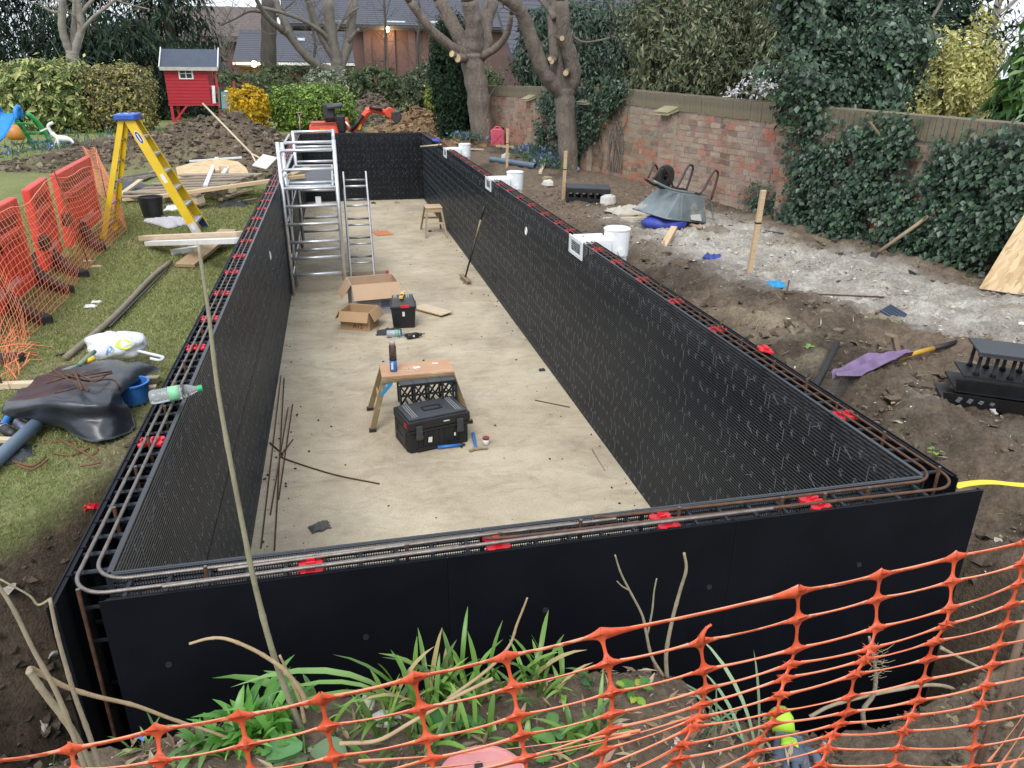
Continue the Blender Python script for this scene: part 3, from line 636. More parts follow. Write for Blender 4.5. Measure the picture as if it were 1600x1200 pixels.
def small_toolbox():
    a = F(613, 514); b = F(651, 514); t = thing('toolbox', 'tall black toolbox with a yellow spirit level on its lid beside the cardboard boxes', 'toolbox', ((a.x+b.x)/2, a.y, FZ), (0, 0, -.06)); w, d, h = .29, .24, .36
    obj('body', MB().add([(-w/2+.02, 0, 0), (w/2-.02, 0, 0), (w/2-.02, d-.02, 0), (-w/2+.02, d-.02, 0), (-w/2, -.012, h*.7), (w/2, -.012, h*.7), (w/2, d, h*.7), (-w/2, d, h*.7)], [(0,3,2,1), (4,5,6,7), (0,1,5,4), (1,2,6,5), (2,3,7,6), (3,0,4,7)]), BLK, t, bevel=.008)
    obj('rim', MB().box((0, d/2-.006, h*.71), (w+.02, d+.03, .025)), BLK, t, bevel=.005)
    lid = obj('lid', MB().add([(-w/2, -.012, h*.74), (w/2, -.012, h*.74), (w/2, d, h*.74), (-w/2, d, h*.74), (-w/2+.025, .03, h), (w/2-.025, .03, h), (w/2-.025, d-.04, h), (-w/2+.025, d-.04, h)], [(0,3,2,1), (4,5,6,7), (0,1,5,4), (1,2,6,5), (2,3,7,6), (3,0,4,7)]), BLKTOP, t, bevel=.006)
    for k in range(4): obj('tray', MB().box((-.10+k*.022+(k > 1)*.10, d/2-.01, h+.006), (.014, d*.6, .012)), mat_once4('stripe_grey', (.36, .37, .36)), lid)
    obj('clasp', MB().box((.02, -.018, h*.76), (.10, .016, .035)), RED, t, bevel=.003); obj('sticker', MB().box((.0, -.0165, h*.5), (.028, .003, .055)), WHITE, t)
    t2 = thing('spirit_level', 'short yellow and wooden spirit level lying on the tall black toolbox', 'spirit level', (t.location.x, t.location.y+.1, FZ+h+.020), (.0, 0, -.2))
    obj('body', MB().box((0, 0, 0), (.045, .26, .02)), YEL, t2, bevel=.003); obj('vial', MB().box((0, -.03, .0115), (.03, .05, .004)), INK, t2); obj('end', MB().box((0, -.1, .0105), (.04, .055, .003)), PINE, t2)
small_toolbox()
def carton(name, label, c, rz, w, d, h, flap, m, mi, group=None):
    t = thing(name, label, 'box', (c[0], c[1], FZ), (0, 0, rz)); th = .006
    wl = MB().box((0, -d/2, h/2), (w, th, h)).box((0, d/2, h/2), (w, th, h)).box((-w/2, 0, h/2), (th, d-th*1.02, h)).box((w/2, 0, h/2), (th, d-th*1.02, h)).box((0, 0, .003), (w-.01, d-.01, .005)); obj('sides', wl, m, t)
    il = MB().box((0, -d/2+.0045, h/2), (w-.013, .002, h-.002)).box((0, d/2-.0045, h/2), (w-.013, .002, h-.002)).box((-w/2+.0045, 0, h/2), (.002, d-.018, h-.002)).box((w/2-.0045, 0, h/2), (.002, d-.018, h-.002)).box((0, 0, .0075), (w-.02, d-.02, .003)); obj('liner', il, mi, t)
    for (x, y, wx, wy, ax, ay) in ((0, -d/2, w, 0, 1, 0), (0, d/2, w, 0, -1, 0), (-w/2, 0, 0, d, 0, -1), (w/2, 0, 0, d, 0, 1)):
        s, dr = flap; o = obj('flap', MB().box((0, 0, -s/2), (wx or d, .005, s)) if wx else MB().box((0, 0, -s/2), (.005, wy, s)), mi, t)
        o.location = (x+(.007*ay), y-(.007*ax), h+.003); o.rotation_euler = (-dr*ax, -dr*ay, 0)
    return t
c1 = carton('cardboard_box', 'small open cardboard box with its flaps folded down in the pool', (.86, 6.78), -.42, .36, .30, .225, (.125, .5), CARD, CARD)
tm = textmesh('A12', .075); o = obj('printed_code', tm, INK, c1); o.location = (.035, -.1545, .05); o.rotation_euler = (PIh, 0, 0)
tm = textmesh('117', .055); o = obj('printed_code', tm, INK, c1); o.location = (.1845, .02, .06); o.rotation_euler = (PIh, 0, PIh)
c2 = carton('cardboard_box', 'large open cardboard box with grey printed sides and wide folded flaps', (1.06, 7.42), .12, .58, .40, .40, (.21, .62), CARDGREY, CARDIN)
obj('printed_panel', MB().box((.14, -.2035, .13), (.16, .002, .09)), mat_once4('print_blue', (.16, .2, .33)), c2)
for i in range(3):
    a, b = F(654, 482)+Vector((0, 0, .008+.014*i)), F(696, 494)+Vector((.01*i, 0, .008+.014*i)); plank('plywood_board', ('bottom', 'middle', 'topmost')[i]+' small plywood board stacked on the pool floor right of the tall toolbox', 'board', a, b+Vector((0, .05-.03*i, 0)), .17+.02*i, .012, PALEWOOD)
def bottle(label, p, rot, l, r, bodym, capm, labm, name='plastic_bottle'):
    t = thing(name, label, 'bottle', p, rot)
    prof = [(r*.55, 0), (r*.9, .006), (r, .02)]+[(r*(1-.045*(math.sin(z*42) > 0)), .02+z) for z in np.linspace(.01, l*.55, 12)]+[(r, l*.6), (r*.82, l*.74), (r*.42, l*.87), (r*.38, l*.93), (r*.36, l*.935), (.0001, l*.936)]
    obj('body', MB().lathe(prof, 18), bodym, t, smooth=True); obj('label', MB().lathe([(r*1.012, l*.36), (r*1.012, l*.56)], 18), labm, t, smooth=True); obj('cap', MB().lathe([(r*.45, l*.90), (r*.45, l*.99), (r*.4, l), (.0001, l)], 14), capm, t); return t
CLEAR = mat('clear_plastic', (.85, .9, .9), (.8, .86, .88), rough=.16, trans=.75, scale=6, spec=.4, bump=.15, bscale=25); GREEN = mat('green_plastic', (.03, .42, .16), (.02, .33, .12), rough=.35); GREENL = mat('green_label', (.28, .62, .34), (.16, .48, .26), rough=.4, scale=30)
bo = bottle('clear plastic bottle with green cap lying across the left wall top', (0, 0, 0), (0, 0, 0), .215, .033, CLEAR, GREEN, GREENL)
def aim(o, a, b): a, b = Vector(a), Vector(b); o.matrix_basis = Matrix.Translation(a) @ (b-a).to_track_quat('Z', 'Y').to_matrix().to_4x4()
aim(bo, gz(233, 622, .042), gz(306, 608, .052))
q = F(574, 531); bottle('plastic bottle with blue and green label lying in front of the small cardboard box', (q.x+.22, q.y+.04, FZ+.044), (R(90), 0, R(86)), .26, .043, mat('cloudy_plastic', (.55, .62, .66), (.42, .5, .55), rough=.25, trans=.3), mat('orange_cap', (.6, .3, .06), rough=.4), mat('blue_green_label', (.08, .25, .5), (.3, .6, .15), rough=.4, scale=14))
def crumple(name, label, cat, c, sx, sy, h, m, seed=0, rz=0, nu=14, nv=10, th=.002, fade=.0):
    def fn(u, v):
        x = (u-.5)*sx*(1+.25*fract(v*3, seed)); y = (v-.5)*sy*(1+.3*fract(u*3, seed+5)); e = min(u, 1-u, v, 1-v)
        return Vector((x, y, .004+h*(.35+.9*abs(fract(u*2.7+seed, v*2.7, seed)))*(min(1, e*5+fade))))
    o = obj(name, MB().sheet(fn, nu, nv, th), m, smooth=True); o.location = c; o.rotation_euler = (0, 0, rz); return put(o, label, cat)
DARKRAG = mat('dark_rag', (.05, .05, .055), (.03, .03, .033), rough=.9, scale=30); PALERAG = mat('pale_rag', (.62, .62, .66), (.45, .44, .46), rough=.85, scale=12)
q = F(626, 524); crumple('rag', 'crumpled white and dark rag beside the bottle in the pool', 'rag', (q.x, q.y, FZ), .22, .16, .05, PALERAG, 2)
q = F(612, 521); crumple('rag', 'dark crumpled rag under the tall black toolbox', 'rag', (q.x-.02, q.y+.04, FZ), .30, .2, .045, DARKRAG, 5)
q = F(500, 825); crumple('work_glove', 'grey crumpled work glove lying alone on the near pool floor', 'glove', (q.x, q.y, FZ), .13, .09, .05, mat('grey_glove', (.13, .125, .12), (.07, .068, .066), rough=.9, scale=25), 9, .3)
def drill():
    q = F(645, 529); t = thing('power_drill', 'black cordless drill lying on the pool floor near the bottle', 'drill', (q.x, q.y, FZ+.03), (0, 0, .3))
    obj('motor', MB().lathe([(.028, -.07), (.034, -.05), (.034, .05), (.022, .075)], 14, (0,0,.005), Matrix.Rotation(PIh, 3, 'Y')), BLK, t, smooth=True); obj('chuck', MB().lathe([(.02, .075), (.018, .11), (.006, .115), (.006, .15)], 12, (0,0,.005), Matrix.Rotation(PIh, 3, 'Y')), DARKSTEEL, t, smooth=True)
    obj('grip', MB().beam((-.03, 0, 0), (-.06, .14, -.005), .035, .03), BLK, t, bevel=.006); obj('battery', MB().box((-.065, .16, -.002), (.08, .05, .05)), RED, t, bevel=.005); obj('button', MB().lathe([(.012, .0), (.012, .004), (.0001, .004)], 10, (.0, -.033, .01), Matrix.Rotation(PIh, 3, 'X')), WHITE, t)
drill()
def hammer():
    a, b = F(739, 683), F(744, 703); t = thing('hammer', 'blue handled hammer lying at the right corner of the large toolbox', 'hammer', (b.x, b.y, FZ+.014))
    obj('handle', MB().tube([(a.x-b.x, a.y-b.y, .02), ((a.x-b.x)*.5, (a.y-b.y)*.5, .006), (0, 0, .0)], [.015, .013, .010], 10), BLUE, t, smooth=True)
    c, d = F(734, 707), F(762, 702); obj('head', MB().tube([(c.x-b.x, c.y-b.y, 0), ((c.x-b.x)*.3, (c.y-b.y)*.3, 0), ((d.x-b.x)*.55, (d.y-b.y)*.55, 0), (d.x-b.x, d.y-b.y, .0)], [.011, .013, .011, .013], 10), HANDLE, t)
hammer()
def pen(label, a, b, r, m, cat='tube'):
    t = thing('marker_tube', label, cat, a); d = Vector(b)-Vector(a); obj('barrel', MB().tube([(0,0,0), d*.82], r, 10), m, t, smooth=True); obj('tip', MB().tube([d*.82, d*.86, d], [r*1.08, r*1.08, r*.4], 10), DARKSTEEL, t, smooth=True)
pen('bright blue torch lying on the floor in front of the large toolbox', F(684, 702)+Vector((0, 0, .016)), F(727, 697)+Vector((0, 0, .016)), .015, BLUE, 'torch')
q = F(760, 696); t = thing('paint_tub', 'small white tub with dark red lid right of the hammer', 'tub', (q.x, q.y+.02, FZ)); obj('tub_body', MB().lathe([(.022, 0), (.027, .003), (.027, .05)], 18), WHITEPAINT, t, smooth=True); obj('lid', MB().lathe([(.028, .05), (.028, .066), (.02, .068), (.0001, .068)], 18), mat('dark_red_lid', (.28, .03, .05), rough=.4), t)
# far step stool
def stool():
    t = thing('step_stool', 'small wooden step stool standing by the right wall at the far end', 'stool', (2.42, 12.15, FZ)); w, d, h = .31, .42, .50
    for k in (0, 1, 2): obj('slat', MB().box((0, -.13+k*.13, h), (w, .115, .022)), PINE, t, bevel=.003)
    for sx in (-1, 1):
        for sy in (-1, 1): obj('leg', MB().beam((sx*w*.42, sy*d*.36, h-.01), (sx*w*.62, sy*d*1.0, 0), .034, .034, (0, 1, 0)), HANDLE, t, bevel=.003)
    for sy in (-1, 1):
        obj('rail', MB().box((0, sy*d*.42, h-.05), (w*.95, .022, .055)), PINE, t); obj('rail', MB().box((0, sy*d*.72, .24), (w*1.0, .022, .035)), PINE, t)
stool()
def broom():
    a = F(727, 440)+Vector((0, 0, .06)); b = gx(757, 322, 2.68); t = thing('broom', 'long black handled broom leaning against the right pool wall', 'broom', (a.x, a.y, FZ)); o = Vector((a.x, a.y, FZ)); d = b-a
    obj('handle', MB().tube([a-o, a-o+d*.55], .0135, 10), BLK, t, smooth=True); obj('grip', MB().tube([a-o+d*.55, a-o+d*.82], .0145, 10), HANDLE, t, smooth=True); obj('handle_end', MB().tube([a-o+d*.82, b-o], .0135, 10), BLK, t, smooth=True)
    obj('head', MB().box((0, 0, .055), (.07, .40, .03), (.0, 0, .12)), HANDLE, t, bevel=.006); br = MB(); rs = random.Random(1)
    for i in range(150): x, y = rs.uniform(-.03, .03), rs.uniform(-.19, .19); br.beam((x-.12*y, y, .045), (x*1.3-.12*y+rs.uniform(-.01, .01), y+rs.uniform(-.01, .01), .001), .006, .006)
    obj('bristles', br, GREYWOOD, t)
broom()
q = F(592, 365); o = obj('orange_board', MB().box((0, 0, .006), (.30, .42, .012)), mat('orange_board', (.62, .22, .08), (.5, .17, .06), rough=.6)); o.location = (q.x+.06, q.y, FZ); o.rotation_euler = (0, 0, .25); put(o, 'flat orange board lying on the floor behind the ladder', 'board')
# loose bars on the floor along the left wall
FB = [((436, 588), (403, 858)), ((441, 592), (424, 862)), ((454, 634), (431, 782)), ((447, 640), (418, 806))]
for i, (a, b) in enumerate(FB): wire('loose_bar', ('leftmost', 'second', 'rightmost short', 'third')[i]+' loose rebar rod lying on the floor along the left wall', 'steel bar', [F(*a)+Vector((.02, 0, .006+.004*i)), F(*b)+Vector((.02, 0, .006))], .005, RUST, 6, 'loose bars on the pool floor')
wire('bent_bar', 'bent rebar rod with a hooked end lying across the floor near the left wall', 'steel bar', bez([F(416, 693)+Vector((.03, 0, .006)), F(441, 710)+Vector((0, 0, .006)), F(446, 718)+Vector((0, 0, .006)), F(520, 742)+Vector((0, 0, .006)), F(593, 757)+Vector((0, 0, .006))], 5), .006, RUST)
wire('bent_bar', 'short hooked rod end beside the bent bar', 'steel bar', [F(441, 712)+Vector((0, 0, .02)), F(458, 688)+Vector((0, 0, .01))], .005, RUST)
wire('thin_rod', 'short thin rod lying by the foot of the right wall', 'rod', [F(836, 626)+Vector((0, 0, .005)), F(890, 637)+Vector((0, 0, .005))], .005, RUST); wire('thin_rod', 'thin wooden sliver near the right wall at the near end', 'rod', [F(925, 703)+Vector((0, 0, .005)), F(945, 736)+Vector((0, 0, .005))], .005, HANDLE)
# floor litter: crumbs of soil and snips of tie wire
rs = random.Random(11); cr = MB()
for i in range(480):
    y = 1.2+14*rs.random()**1.6; x = rs.choice((rs.uniform(.02, .25), rs.uniform(W-.3, W-.02), rs.uniform(.1, W-.1))); s = rs.choice((.003, .004, .006, .010))*rs.uniform(.6, 1.3); cr.box((x, y, FZ+s*.4), (s*rs.uniform(1, 2), s, s), (rs.random(), rs.random(), rs.random()*3))
put(obj('soil_crumbs', cr, mat('crumb', (.06, .045, .034), rough=.9)), 'dark crumbs of soil scattered over the pool floor', 'soil', kind='stuff')
for i, (px, py, s) in enumerate(((847, 579, .04), (731, 360, .05), (672, 362, .05), (620, 317, .07), (584, 318, .07))):
    q = F(px, py); crumple('clod', ('dark clod near the middle of the right wall foot', 'dark clod on the floor left of the step stool', 'dark scrap under the step stool', 'brown scrap of wood by the far pool wall', 'black scrap by the far pool wall beside the ladder')[i], 'debris', (q.x, q.y, FZ), s*1.6, s*1.2, s*.7, DARKRAG if i != 3 else HANDLE, i+20, nu=6, nv=6)
# ================================================================== LEFT: lawn side
def mat_once7():
    if 'trim_pale' not in MATS: mat('trim_pale', (.66, .72, .74), (.56, .62, .64), rough=.5)
    return MATS['trim_pale']
def mat_once9():
    if 'orange_rust' not in MATS: mat('orange_rust', (.20, .095, .045), (.12, .06, .035), rough=.8, scale=30)
    return MATS['orange_rust']
def G(px, py, dz=0., z=ZL): return gz(px, py, z)+Vector((0, 0, dz))
BARR = mat('barrier_plastic', (.74, .075, .050), (.62, .055, .038), rough=.42, scale=3, spec=.5, wear=(.80, .22, .17), wscale=4, wamt=.35)
NET = mat('orange_net', (.86, .29, .14), (.80, .22, .09), rough=.4, scale=9, spec=.5)
FIBRE = mat('yellow_fibreglass', (.72, .50, .015), (.62, .41, .01), rough=.42, scale=5, wear=(.5, .36, .06), wscale=5, wamt=.25)
BARRS = []
def barrier(a, b, h, label):
    a, b = Vector(a), Vector(b); l = (b-a).length; t = thing('barrier', label, 'barrier', a, (0, 0, math.atan2(b.y-a.y, b.x-a.x)), 'red plastic barriers on the lawn'); th = .07
    fr = MB().box((.05, 0, h/2), (.10, th, h)).box((l-.05, 0, h/2), (.10, th, h)).box((l/2, 0, h-.055), (l-.2, th, .11)).box((l/2, 0, .06), (l-.2, th, .12)).box((l/2, 0, h*.66), (l-.2, th*.9, .07))
    obj('frame', fr, BARR, t, bevel=.016, seg=3)
    obj('web', MB().box((l/2, 0, h*.36), (l-.2, .026, h*.56)), BARR, t)
    obj('handle_recess', MB().box((l/2, 0, h*.79), (l-.22, .03, .16)), mat_once5(), t)
    n = max(4, int(l/.085))
    for i in range(n): obj('rib', MB().box((.12+(i+.5)*(l-.24)/n, 0, h*.40), (.034, .055, h*.46)), BARR, t, bevel=.008)
    n = max(3, int(l/.12))
    for i in range(n): obj('slot', MB().box((.14+(i+.5)*(l-.28)/n, 0, h*.595), (.032, .060, .07)), mat_once5(), t)
    BARRS.append(t)
    obj('raised_lettering', MB().box((l*.5, -.036, .15), (l*.5, .008, .05)).box((l*.5, .036, .15), (l*.5, .008, .05)), mat_once4('lettering_pink', (.80, .30, .26)), t, bevel=.004)
def mat_once5():
    if 'barrier_dark' not in MATS: mat('barrier_dark', (.24, .018, .016), (.16, .012, .012), rough=.5)
    return MATS['barrier_dark']
barrier((-2.00, 6.45, ZL+.06), (-2.14, 8.15, ZL+.06), .73, 'farthest red plastic barrier behind the orange net, next to the yellow stepladder')
barrier((-1.90, 5.38, ZL+.06), (-2.02, 6.22, ZL+.06), .73, 'middle red plastic barrier behind the orange net')
barrier((-1.75, 3.35, ZL+.05), (-1.88, 5.02, ZL+.06), .73, 'nearest red plastic barrier at the left edge of the lawn')
for i, (rt, tp) in enumerate((((5, 487), (76, 508)), ((48, 445), (111, 460)), ((78, 418), (134, 435)), ((135, 381), (160, 393)))):
    a = G(*rt); b = G(*tp); d = b-a; l = d.length; t = BARRS[(2, 2, 1, 0)[i]]
    m = Matrix.Rotation(PIh, 4, 'X'); m.translation = (0, .045, 0); mw = Matrix.Translation(a) @ Matrix.Rotation(math.atan2(d.y, d.x), 4, 'Z')
    f = obj('foot', MB().prism([(-.35, 0), (-.25, .10), (-.05, .20), (.08, .20), (l*.45, .10), (l*.72, .075), (l, .07), (l, .0)], .09, m), RUBBER, t, bevel=.012); f.matrix_basis = t.matrix_basis.inverted() @ mw
    f['label'] = f'{ORD[i]} dark rubber foot from the near end'; obj('socket', MB().box((-.02, 0, .21), (.10, .06, .05)), RUBBER, f, bevel=.006)
for i, (px, py) in enumerate(((96, 344), (60, 380))):
    o = obj('barrier_link', MB().box((0, 0, 0), (.05, .17, .10)).box((0, .0, .055), (.065, .08, .02)), BLK, bevel=.008); p = gy(px, py, (6.42, 5.27)[i]); o.location = p+Vector((.05, 0, 0)); put(o, ('far', 'near')[i]+' black block linking two red barriers', 'barrier link')
# fine orange netting hung along steel pins in front of the barriers
PB_ = [G(10, 610), G(40, 530), G(98, 470), G(140, 411), G(195, 359), G(168, 318), G(140, 292)]; PH = [.80, .82, .80, .84, .72, .74, .62]
LEAN = [(-.1, 0), (-.1, .0), (-.14, 0), (-.14, .0), (-.22, .25), (-.05, .15), (0, 0)]
def left_net():
    t = thing('safety_net', 'orange safety net hung on steel pins in front of the red barriers', 'net', PB_[1])
    top = [p+Vector((LEAN[i][0], LEAN[i][1], PH[i])) for i, p in enumerate(PB_)]; o = PB_[1]
    bot = [p+Vector((.03, -.03, .02)) for p in PB_]
    S = [0]
    for a, b in zip(PB_[:-1], PB_[1:]): S.append(S[-1]+(b-a).length)
    def at(lst, s):
        for i in range(len(S)-1):
            if s <= S[i+1]+1e-6: return lst[i].lerp(lst[i+1], (s-S[i])/(S[i+1]-S[i]))
        return lst[-1]
    def P(s, v):
        q = at(bot, s).lerp(at(top, s), v); sag = .05*math.sin(math.pi*v)+.012*fract(s*1.7, v*2, 3); dn = .05*math.sin(s*2.1)**2*v
        return q+Vector((sag+.012*fract(s*2, v*3, 7), .0, -dn+.008*fract(s*3, v, 9)))-o
    n = int(S[-1]/.08); b = MB()
    for i in range(n+1):
        s = S[-1]*i/n; b.tube([P(s, j/14) for j in range(15)], .0019, 4, False)
    h = MB(); rows = 17
    for j in range(rows+1):
        h.tube([P(S[-1]*i/(n), j/rows) for i in range(n+1)], (.0017 if j < rows else .004), 4, False)
    obj('upright_strands', b, NET, t); obj('level_strands', h, NET, t)
    for i in (0, 1, 3, 5):
        p = PB_[i]; put(obj('steel_pin', MB().tube([(0, 0, -.1), Vector((LEAN[i][0], LEAN[i][1], PH[i]+.06))], .007, 8), RUST, smooth=True), ('steel pin at the very left edge of the frame holding the net', 'steel pin holding the net near its lower left end', '', 'tall steel pin holding the net by the middle barrier', '', 'steel pin holding the net beside the stepladder')[i], 'steel pin', 'steel pins of the orange net').location = p
left_net()
b = MB(); rsn = random.Random(5)
for k in range(26):
    a = G(20+rsn.uniform(-20, 20), 560+rsn.uniform(-40, 25)); q = a+Vector((rsn.uniform(-.1, .2), rsn.uniform(-.3, .3), 0)); b.tube([a+Vector((0, 0, .01+.03*rsn.random())), (a+q)/2+Vector((0, 0, .03+.05*rsn.random())), q+Vector((0, 0, .01))], .004, 4)
put(obj('net_bundle', b, NET), 'tangled end of the orange net bunched on the grass at the left edge', 'net')
put(obj('barrier_foot_end', MB().prism([(-.12, -.05), (.10, -.05), (.12, -.02), (.12, .02), (.10, .05), (-.12, .05)], .06), RUBBER, bevel=.01), 'blunt end of a rubber foot on the grass at the left edge', 'barrier foot').location = G(8, 568)
# ------------------------------------------------------------------ stepladder
def stepladder():
    t = thing('stepladder', 'yellow fibreglass stepladder with blue top standing on the lawn', 'stepladder', (-1.36, 7.4, ZL)); top = gy(200, 185, 7.4); tz = top.z-ZL; tx = top.x+1.36
    y0, y1 = -.27, .27; ft, rt = .50, -.50; hw = .13
    def rail(a, b, nm, m=FIBRE, w=.028, d=.075): return obj(nm, MB().beam(a, b, d, .004, (0, 1, 0)).beam(Vector(a)+Vector((0, .0, 0)), b, .004, w, (0, 1, 0)), m, t)
    fr = []
    for s, yf in ((-1, y0), (1, y1)):
        a = Vector((tx+.03, s*hw, tz)); b = Vector((ft, yf, 0)); fr.append((a, b))
        obj('front_rail', MB().beam(a, b, .085, .008, (0, 1, 0)).beam(a+Vector((.04, -s*.012, .016)), b+Vector((.04, -s*.012, .016)), .008, .03, (0, 1, 0)).beam(a+Vector((-.04, -s*.012, -.016)), b+Vector((-.04, -s*.012, -.016)), .008, .03, (0, 1, 0)), FIBRE, t)
        obj('boot', MB().beam(a.lerp(b, .885), b+Vector((0, 0, 0)), .092, .014, (0, 1, 0)), mat_once6('boot_blue', (.02, .07, .30)) if s > 0 else ALU, t)
        c = Vector((tx-.04, s*hw*.95, tz)); d = Vector((rt, yf*.95, 0))
        r = obj('rear_rail', MB().beam(c, d, .055, .007, (0, 1, 0)).beam(c+Vector((-.026, -s*.01, 0)), d+Vector((-.026, -s*.01, 0)), .006, .026, (0, 1, 0)), FIBRE, t)
        obj('spreader', MB().beam(a.lerp(b, .46)+Vector((0, -s*.02, 0)), c.lerp(d, .52)+Vector((0, -s*.02, 0)), .008, .024), ALU2, t)
        obj('foot_cap', MB().box(d+Vector((0, 0, .02)), (.06, .04, .05)), YEL, r)
    (a0, b0), (a1, b1) = fr
    for i in range(6):
        f = (i+1)/6.7; p = a0.lerp(b0, f); q = a1.lerp(b1, f); obj('tread', MB().beam(p, q, .085, .03), ALU, t, bevel=.003)
    for i in range(5):
        f = (i+1)/5.6; p = Vector((tx-.04, -hw*.95, tz)).lerp(Vector((rt, y0*.95, 0)), f); q = Vector((tx-.04, hw*.95, tz)).lerp(Vector((rt, y1*.95, 0)), f); obj('rear_bar', MB().tube([p, q], .012, 8), ALU2 if i != 2 else ALU, t, smooth=True)
    cap = obj('top_cap', MB().box((tx, 0, tz+.02), (.21, .34, .065)), mat_once6('cap_blue', (.03, .12, .52)), t, bevel=.012)
    for k in range(4): obj('tool_slot', MB().box((tx-.06+.04*k, -.10+.055*(k % 2)*2, tz+.054), (.022, .03, .003)), WHITE, cap)
    m = Matrix.Rotation(PIh, 4, 'X'); pc = a0.lerp(b0, .15); ang = math.atan2((b0-a0).z, (b0-a0).x)
    e = obj('emblem', MB().prism([(.075*math.cos(k/20*math.tau), .030*math.sin(k/20*math.tau)) for k in range(20)], .002), WHITE, t); e.matrix_basis = Matrix.Translation(pc+Vector((0, -.0085, 0))) @ Matrix.Rotation(-ang, 4, 'Y') @ m
    e2 = obj('emblem_oval', MB().prism([(.066*math.cos(k/20*math.tau), .023*math.sin(k/20*math.tau)) for k in range(20)], .001), mat_once6('emblem_navy', (.03, .05, .25)), e); e2.location = (0, 0, .002)
    e3 = obj('emblem_bar', MB().box((0, 0, .0035), (.085, .012, .001)), WHITE, e)
    for f, l in ((.50, .12), (.93, .09)):
        s = obj('sticker', MB().box((0, 0, 0), (l, .002, .04)), WHITE, t); s.matrix_basis = Matrix.Translation(a0.lerp(b0, f)+Vector((0, -.0075, 0))) @ Matrix.Rotation(-ang, 4, 'Y')
def mat_once6(n, c):
    if n not in MATS: mat(n, c, tuple(x*.8 for x in c), rough=.4, scale=10)
    return MATS[n]
stepladder()
# ------------------------------------------------------------------ timber and clutter on the lawn
plank('timber_plank', 'pine plank lying on the grass under the white boards beside the left wall', 'plank', G(224, 379, .05), gx(376, 366, -.16), .09, .05, PALEWOOD)
plank('white_board', 'longer white painted board lying on the grass by the left wall', 'board', G(234, 389, .06), gx(372, 376, -.15), .09, .045, WHITEPAINT)
plank('white_board', 'shorter white painted board on the grass nearest the brown plank', 'board', G(268, 399, .03), G(352, 389, .05), .07, .05, WHITEPAINT)
plank('wide_plank', 'wide brown plank laid slanting over the white boards by the left wall', 'plank', G(290, 420, .03), gz(357, 360, -.25), .19, .034, mat('brown_plank', (.40, .29, .17), (.31, .215, .12), rough=.8, scale=5, stretch=WX, bump=.15), bevel=.003)
def pallet():
    t = thing('pallet', 'broken wooden pallet lying tilted on the lawn behind the stepladder', 'pallet', (-1.35, 9.9, ZL+.13), (R(7), R(-5), R(-38)))
    for i in range(8): obj('deck_board', MB().box((0, -.62+i*.175, .075), (1.65, .10, .022), (.03*math.sin(i*3), .02*math.sin(i*2), .03*math.sin(i*5))), GREYWOOD, t, bevel=.002)
    for x in (-.76, 0, .76):
        obj('stringer', MB().box((x, 0, .052), (.10, 1.34, .022)), GREYWOOD, t)
        for y in (-.6, 0, .6): obj('block', MB().box((x, y, -.002), (.10, .14, .085)), PALEWOOD, t, bevel=.003)
    for y in (-.6, 0, .6): obj('base_board', MB().box((0, y, -.056), (1.65, .10, .022)), GREYWOOD, t)
pallet()
for i, (a, b, dz, w) in enumerate((((325, 318), (343, 276), .26, .06), ((333, 322), (362, 284), .22, .06))): plank('white_trim', ('left', 'right')[i]+' pale blue-white trim board lying across the pallet', 'board', G(*a, dz-.02), G(*b, dz+.06), w, .03, mat_once7())
for i, (a, b, w) in enumerate((((190, 312), (222, 296), .07), ((192, 318), (240, 316), .06), ((218, 285), (248, 272), .16), ((345, 318), (385, 303), .07), ((352, 312), (395, 304), .08), ((372, 322), (402, 318), .05))):
    plank('timber_offcut', ('slanting offcut at the left end of the pallet', 'flat offcut in front of the left end of the pallet', 'wide offcut behind the left end of the pallet', 'offcut poking out at the right end of the pallet', 'second offcut at the right end of the pallet', 'thin offcut on the grass right of the pallet')[i], 'timber', G(*a, .05+.02*(i == 0)), G(*b, .06+.08*(i == 0)), w, .03, (PALEWOOD, PINE, GREYWOOD)[i % 3])
OSB = None
def osb_mat():
    m, n, p = _new('osb'); K = n.links.new; tc = N(n, 'ShaderNodeTexCoord')
    col = []
    for k, (rot, sc) in enumerate(((.3, (9, 42, 9)), (1.5, (10, 46, 10)), (2.5, (8, 38, 8)))):
        mp = N(n, 'ShaderNodeMapping'); mp.inputs['Rotation'].default_value = (0, 0, rot); mp.inputs['Scale'].default_value = sc; K(tc.outputs['Object'], mp.inputs['Vector'])
        v = N(n, 'ShaderNodeTexVoronoi', Scale=1.); K(mp.outputs[0], v.inputs['Vector']); col.append(v)
    r1 = ramp(n, [(0, (.36, .235, .115)), (.5, (.56, .40, .22)), (1, (.68, .53, .33))]); K(col[0].outputs['Color'], r1.inputs['Fac'])
    r2 = ramp(n, [(0, (.42, .28, .14)), (.5, (.60, .44, .25)), (1, (.66, .5, .3))]); K(col[1].outputs['Color'], r2.inputs['Fac'])
    sp = N(n, 'ShaderNodeSeparateColor'); K(col[2].outputs['Color'], sp.inputs[0]); st = N(n, 'ShaderNodeMath', operation='GREATER_THAN'); st.inputs[1].default_value = .5; K(sp.outputs[0], st.inputs[0])
    mx = N(n, 'ShaderNodeMixRGB'); K(st.outputs[0], mx.inputs['Fac']); K(r1.outputs[0], mx.inputs['Color1']); K(r2.outputs[0], mx.inputs['Color2']); K(mx.outputs[0], p.inputs['Base Color']); p.inputs['Roughness'].default_value = .75
    b = N(n, 'ShaderNodeBump', Strength=.25, Distance=.004); K(col[0].outputs['Distance'], b.inputs['Height']); K(b.outputs[0], p.inputs['Normal']); return m
OSB = osb_mat()
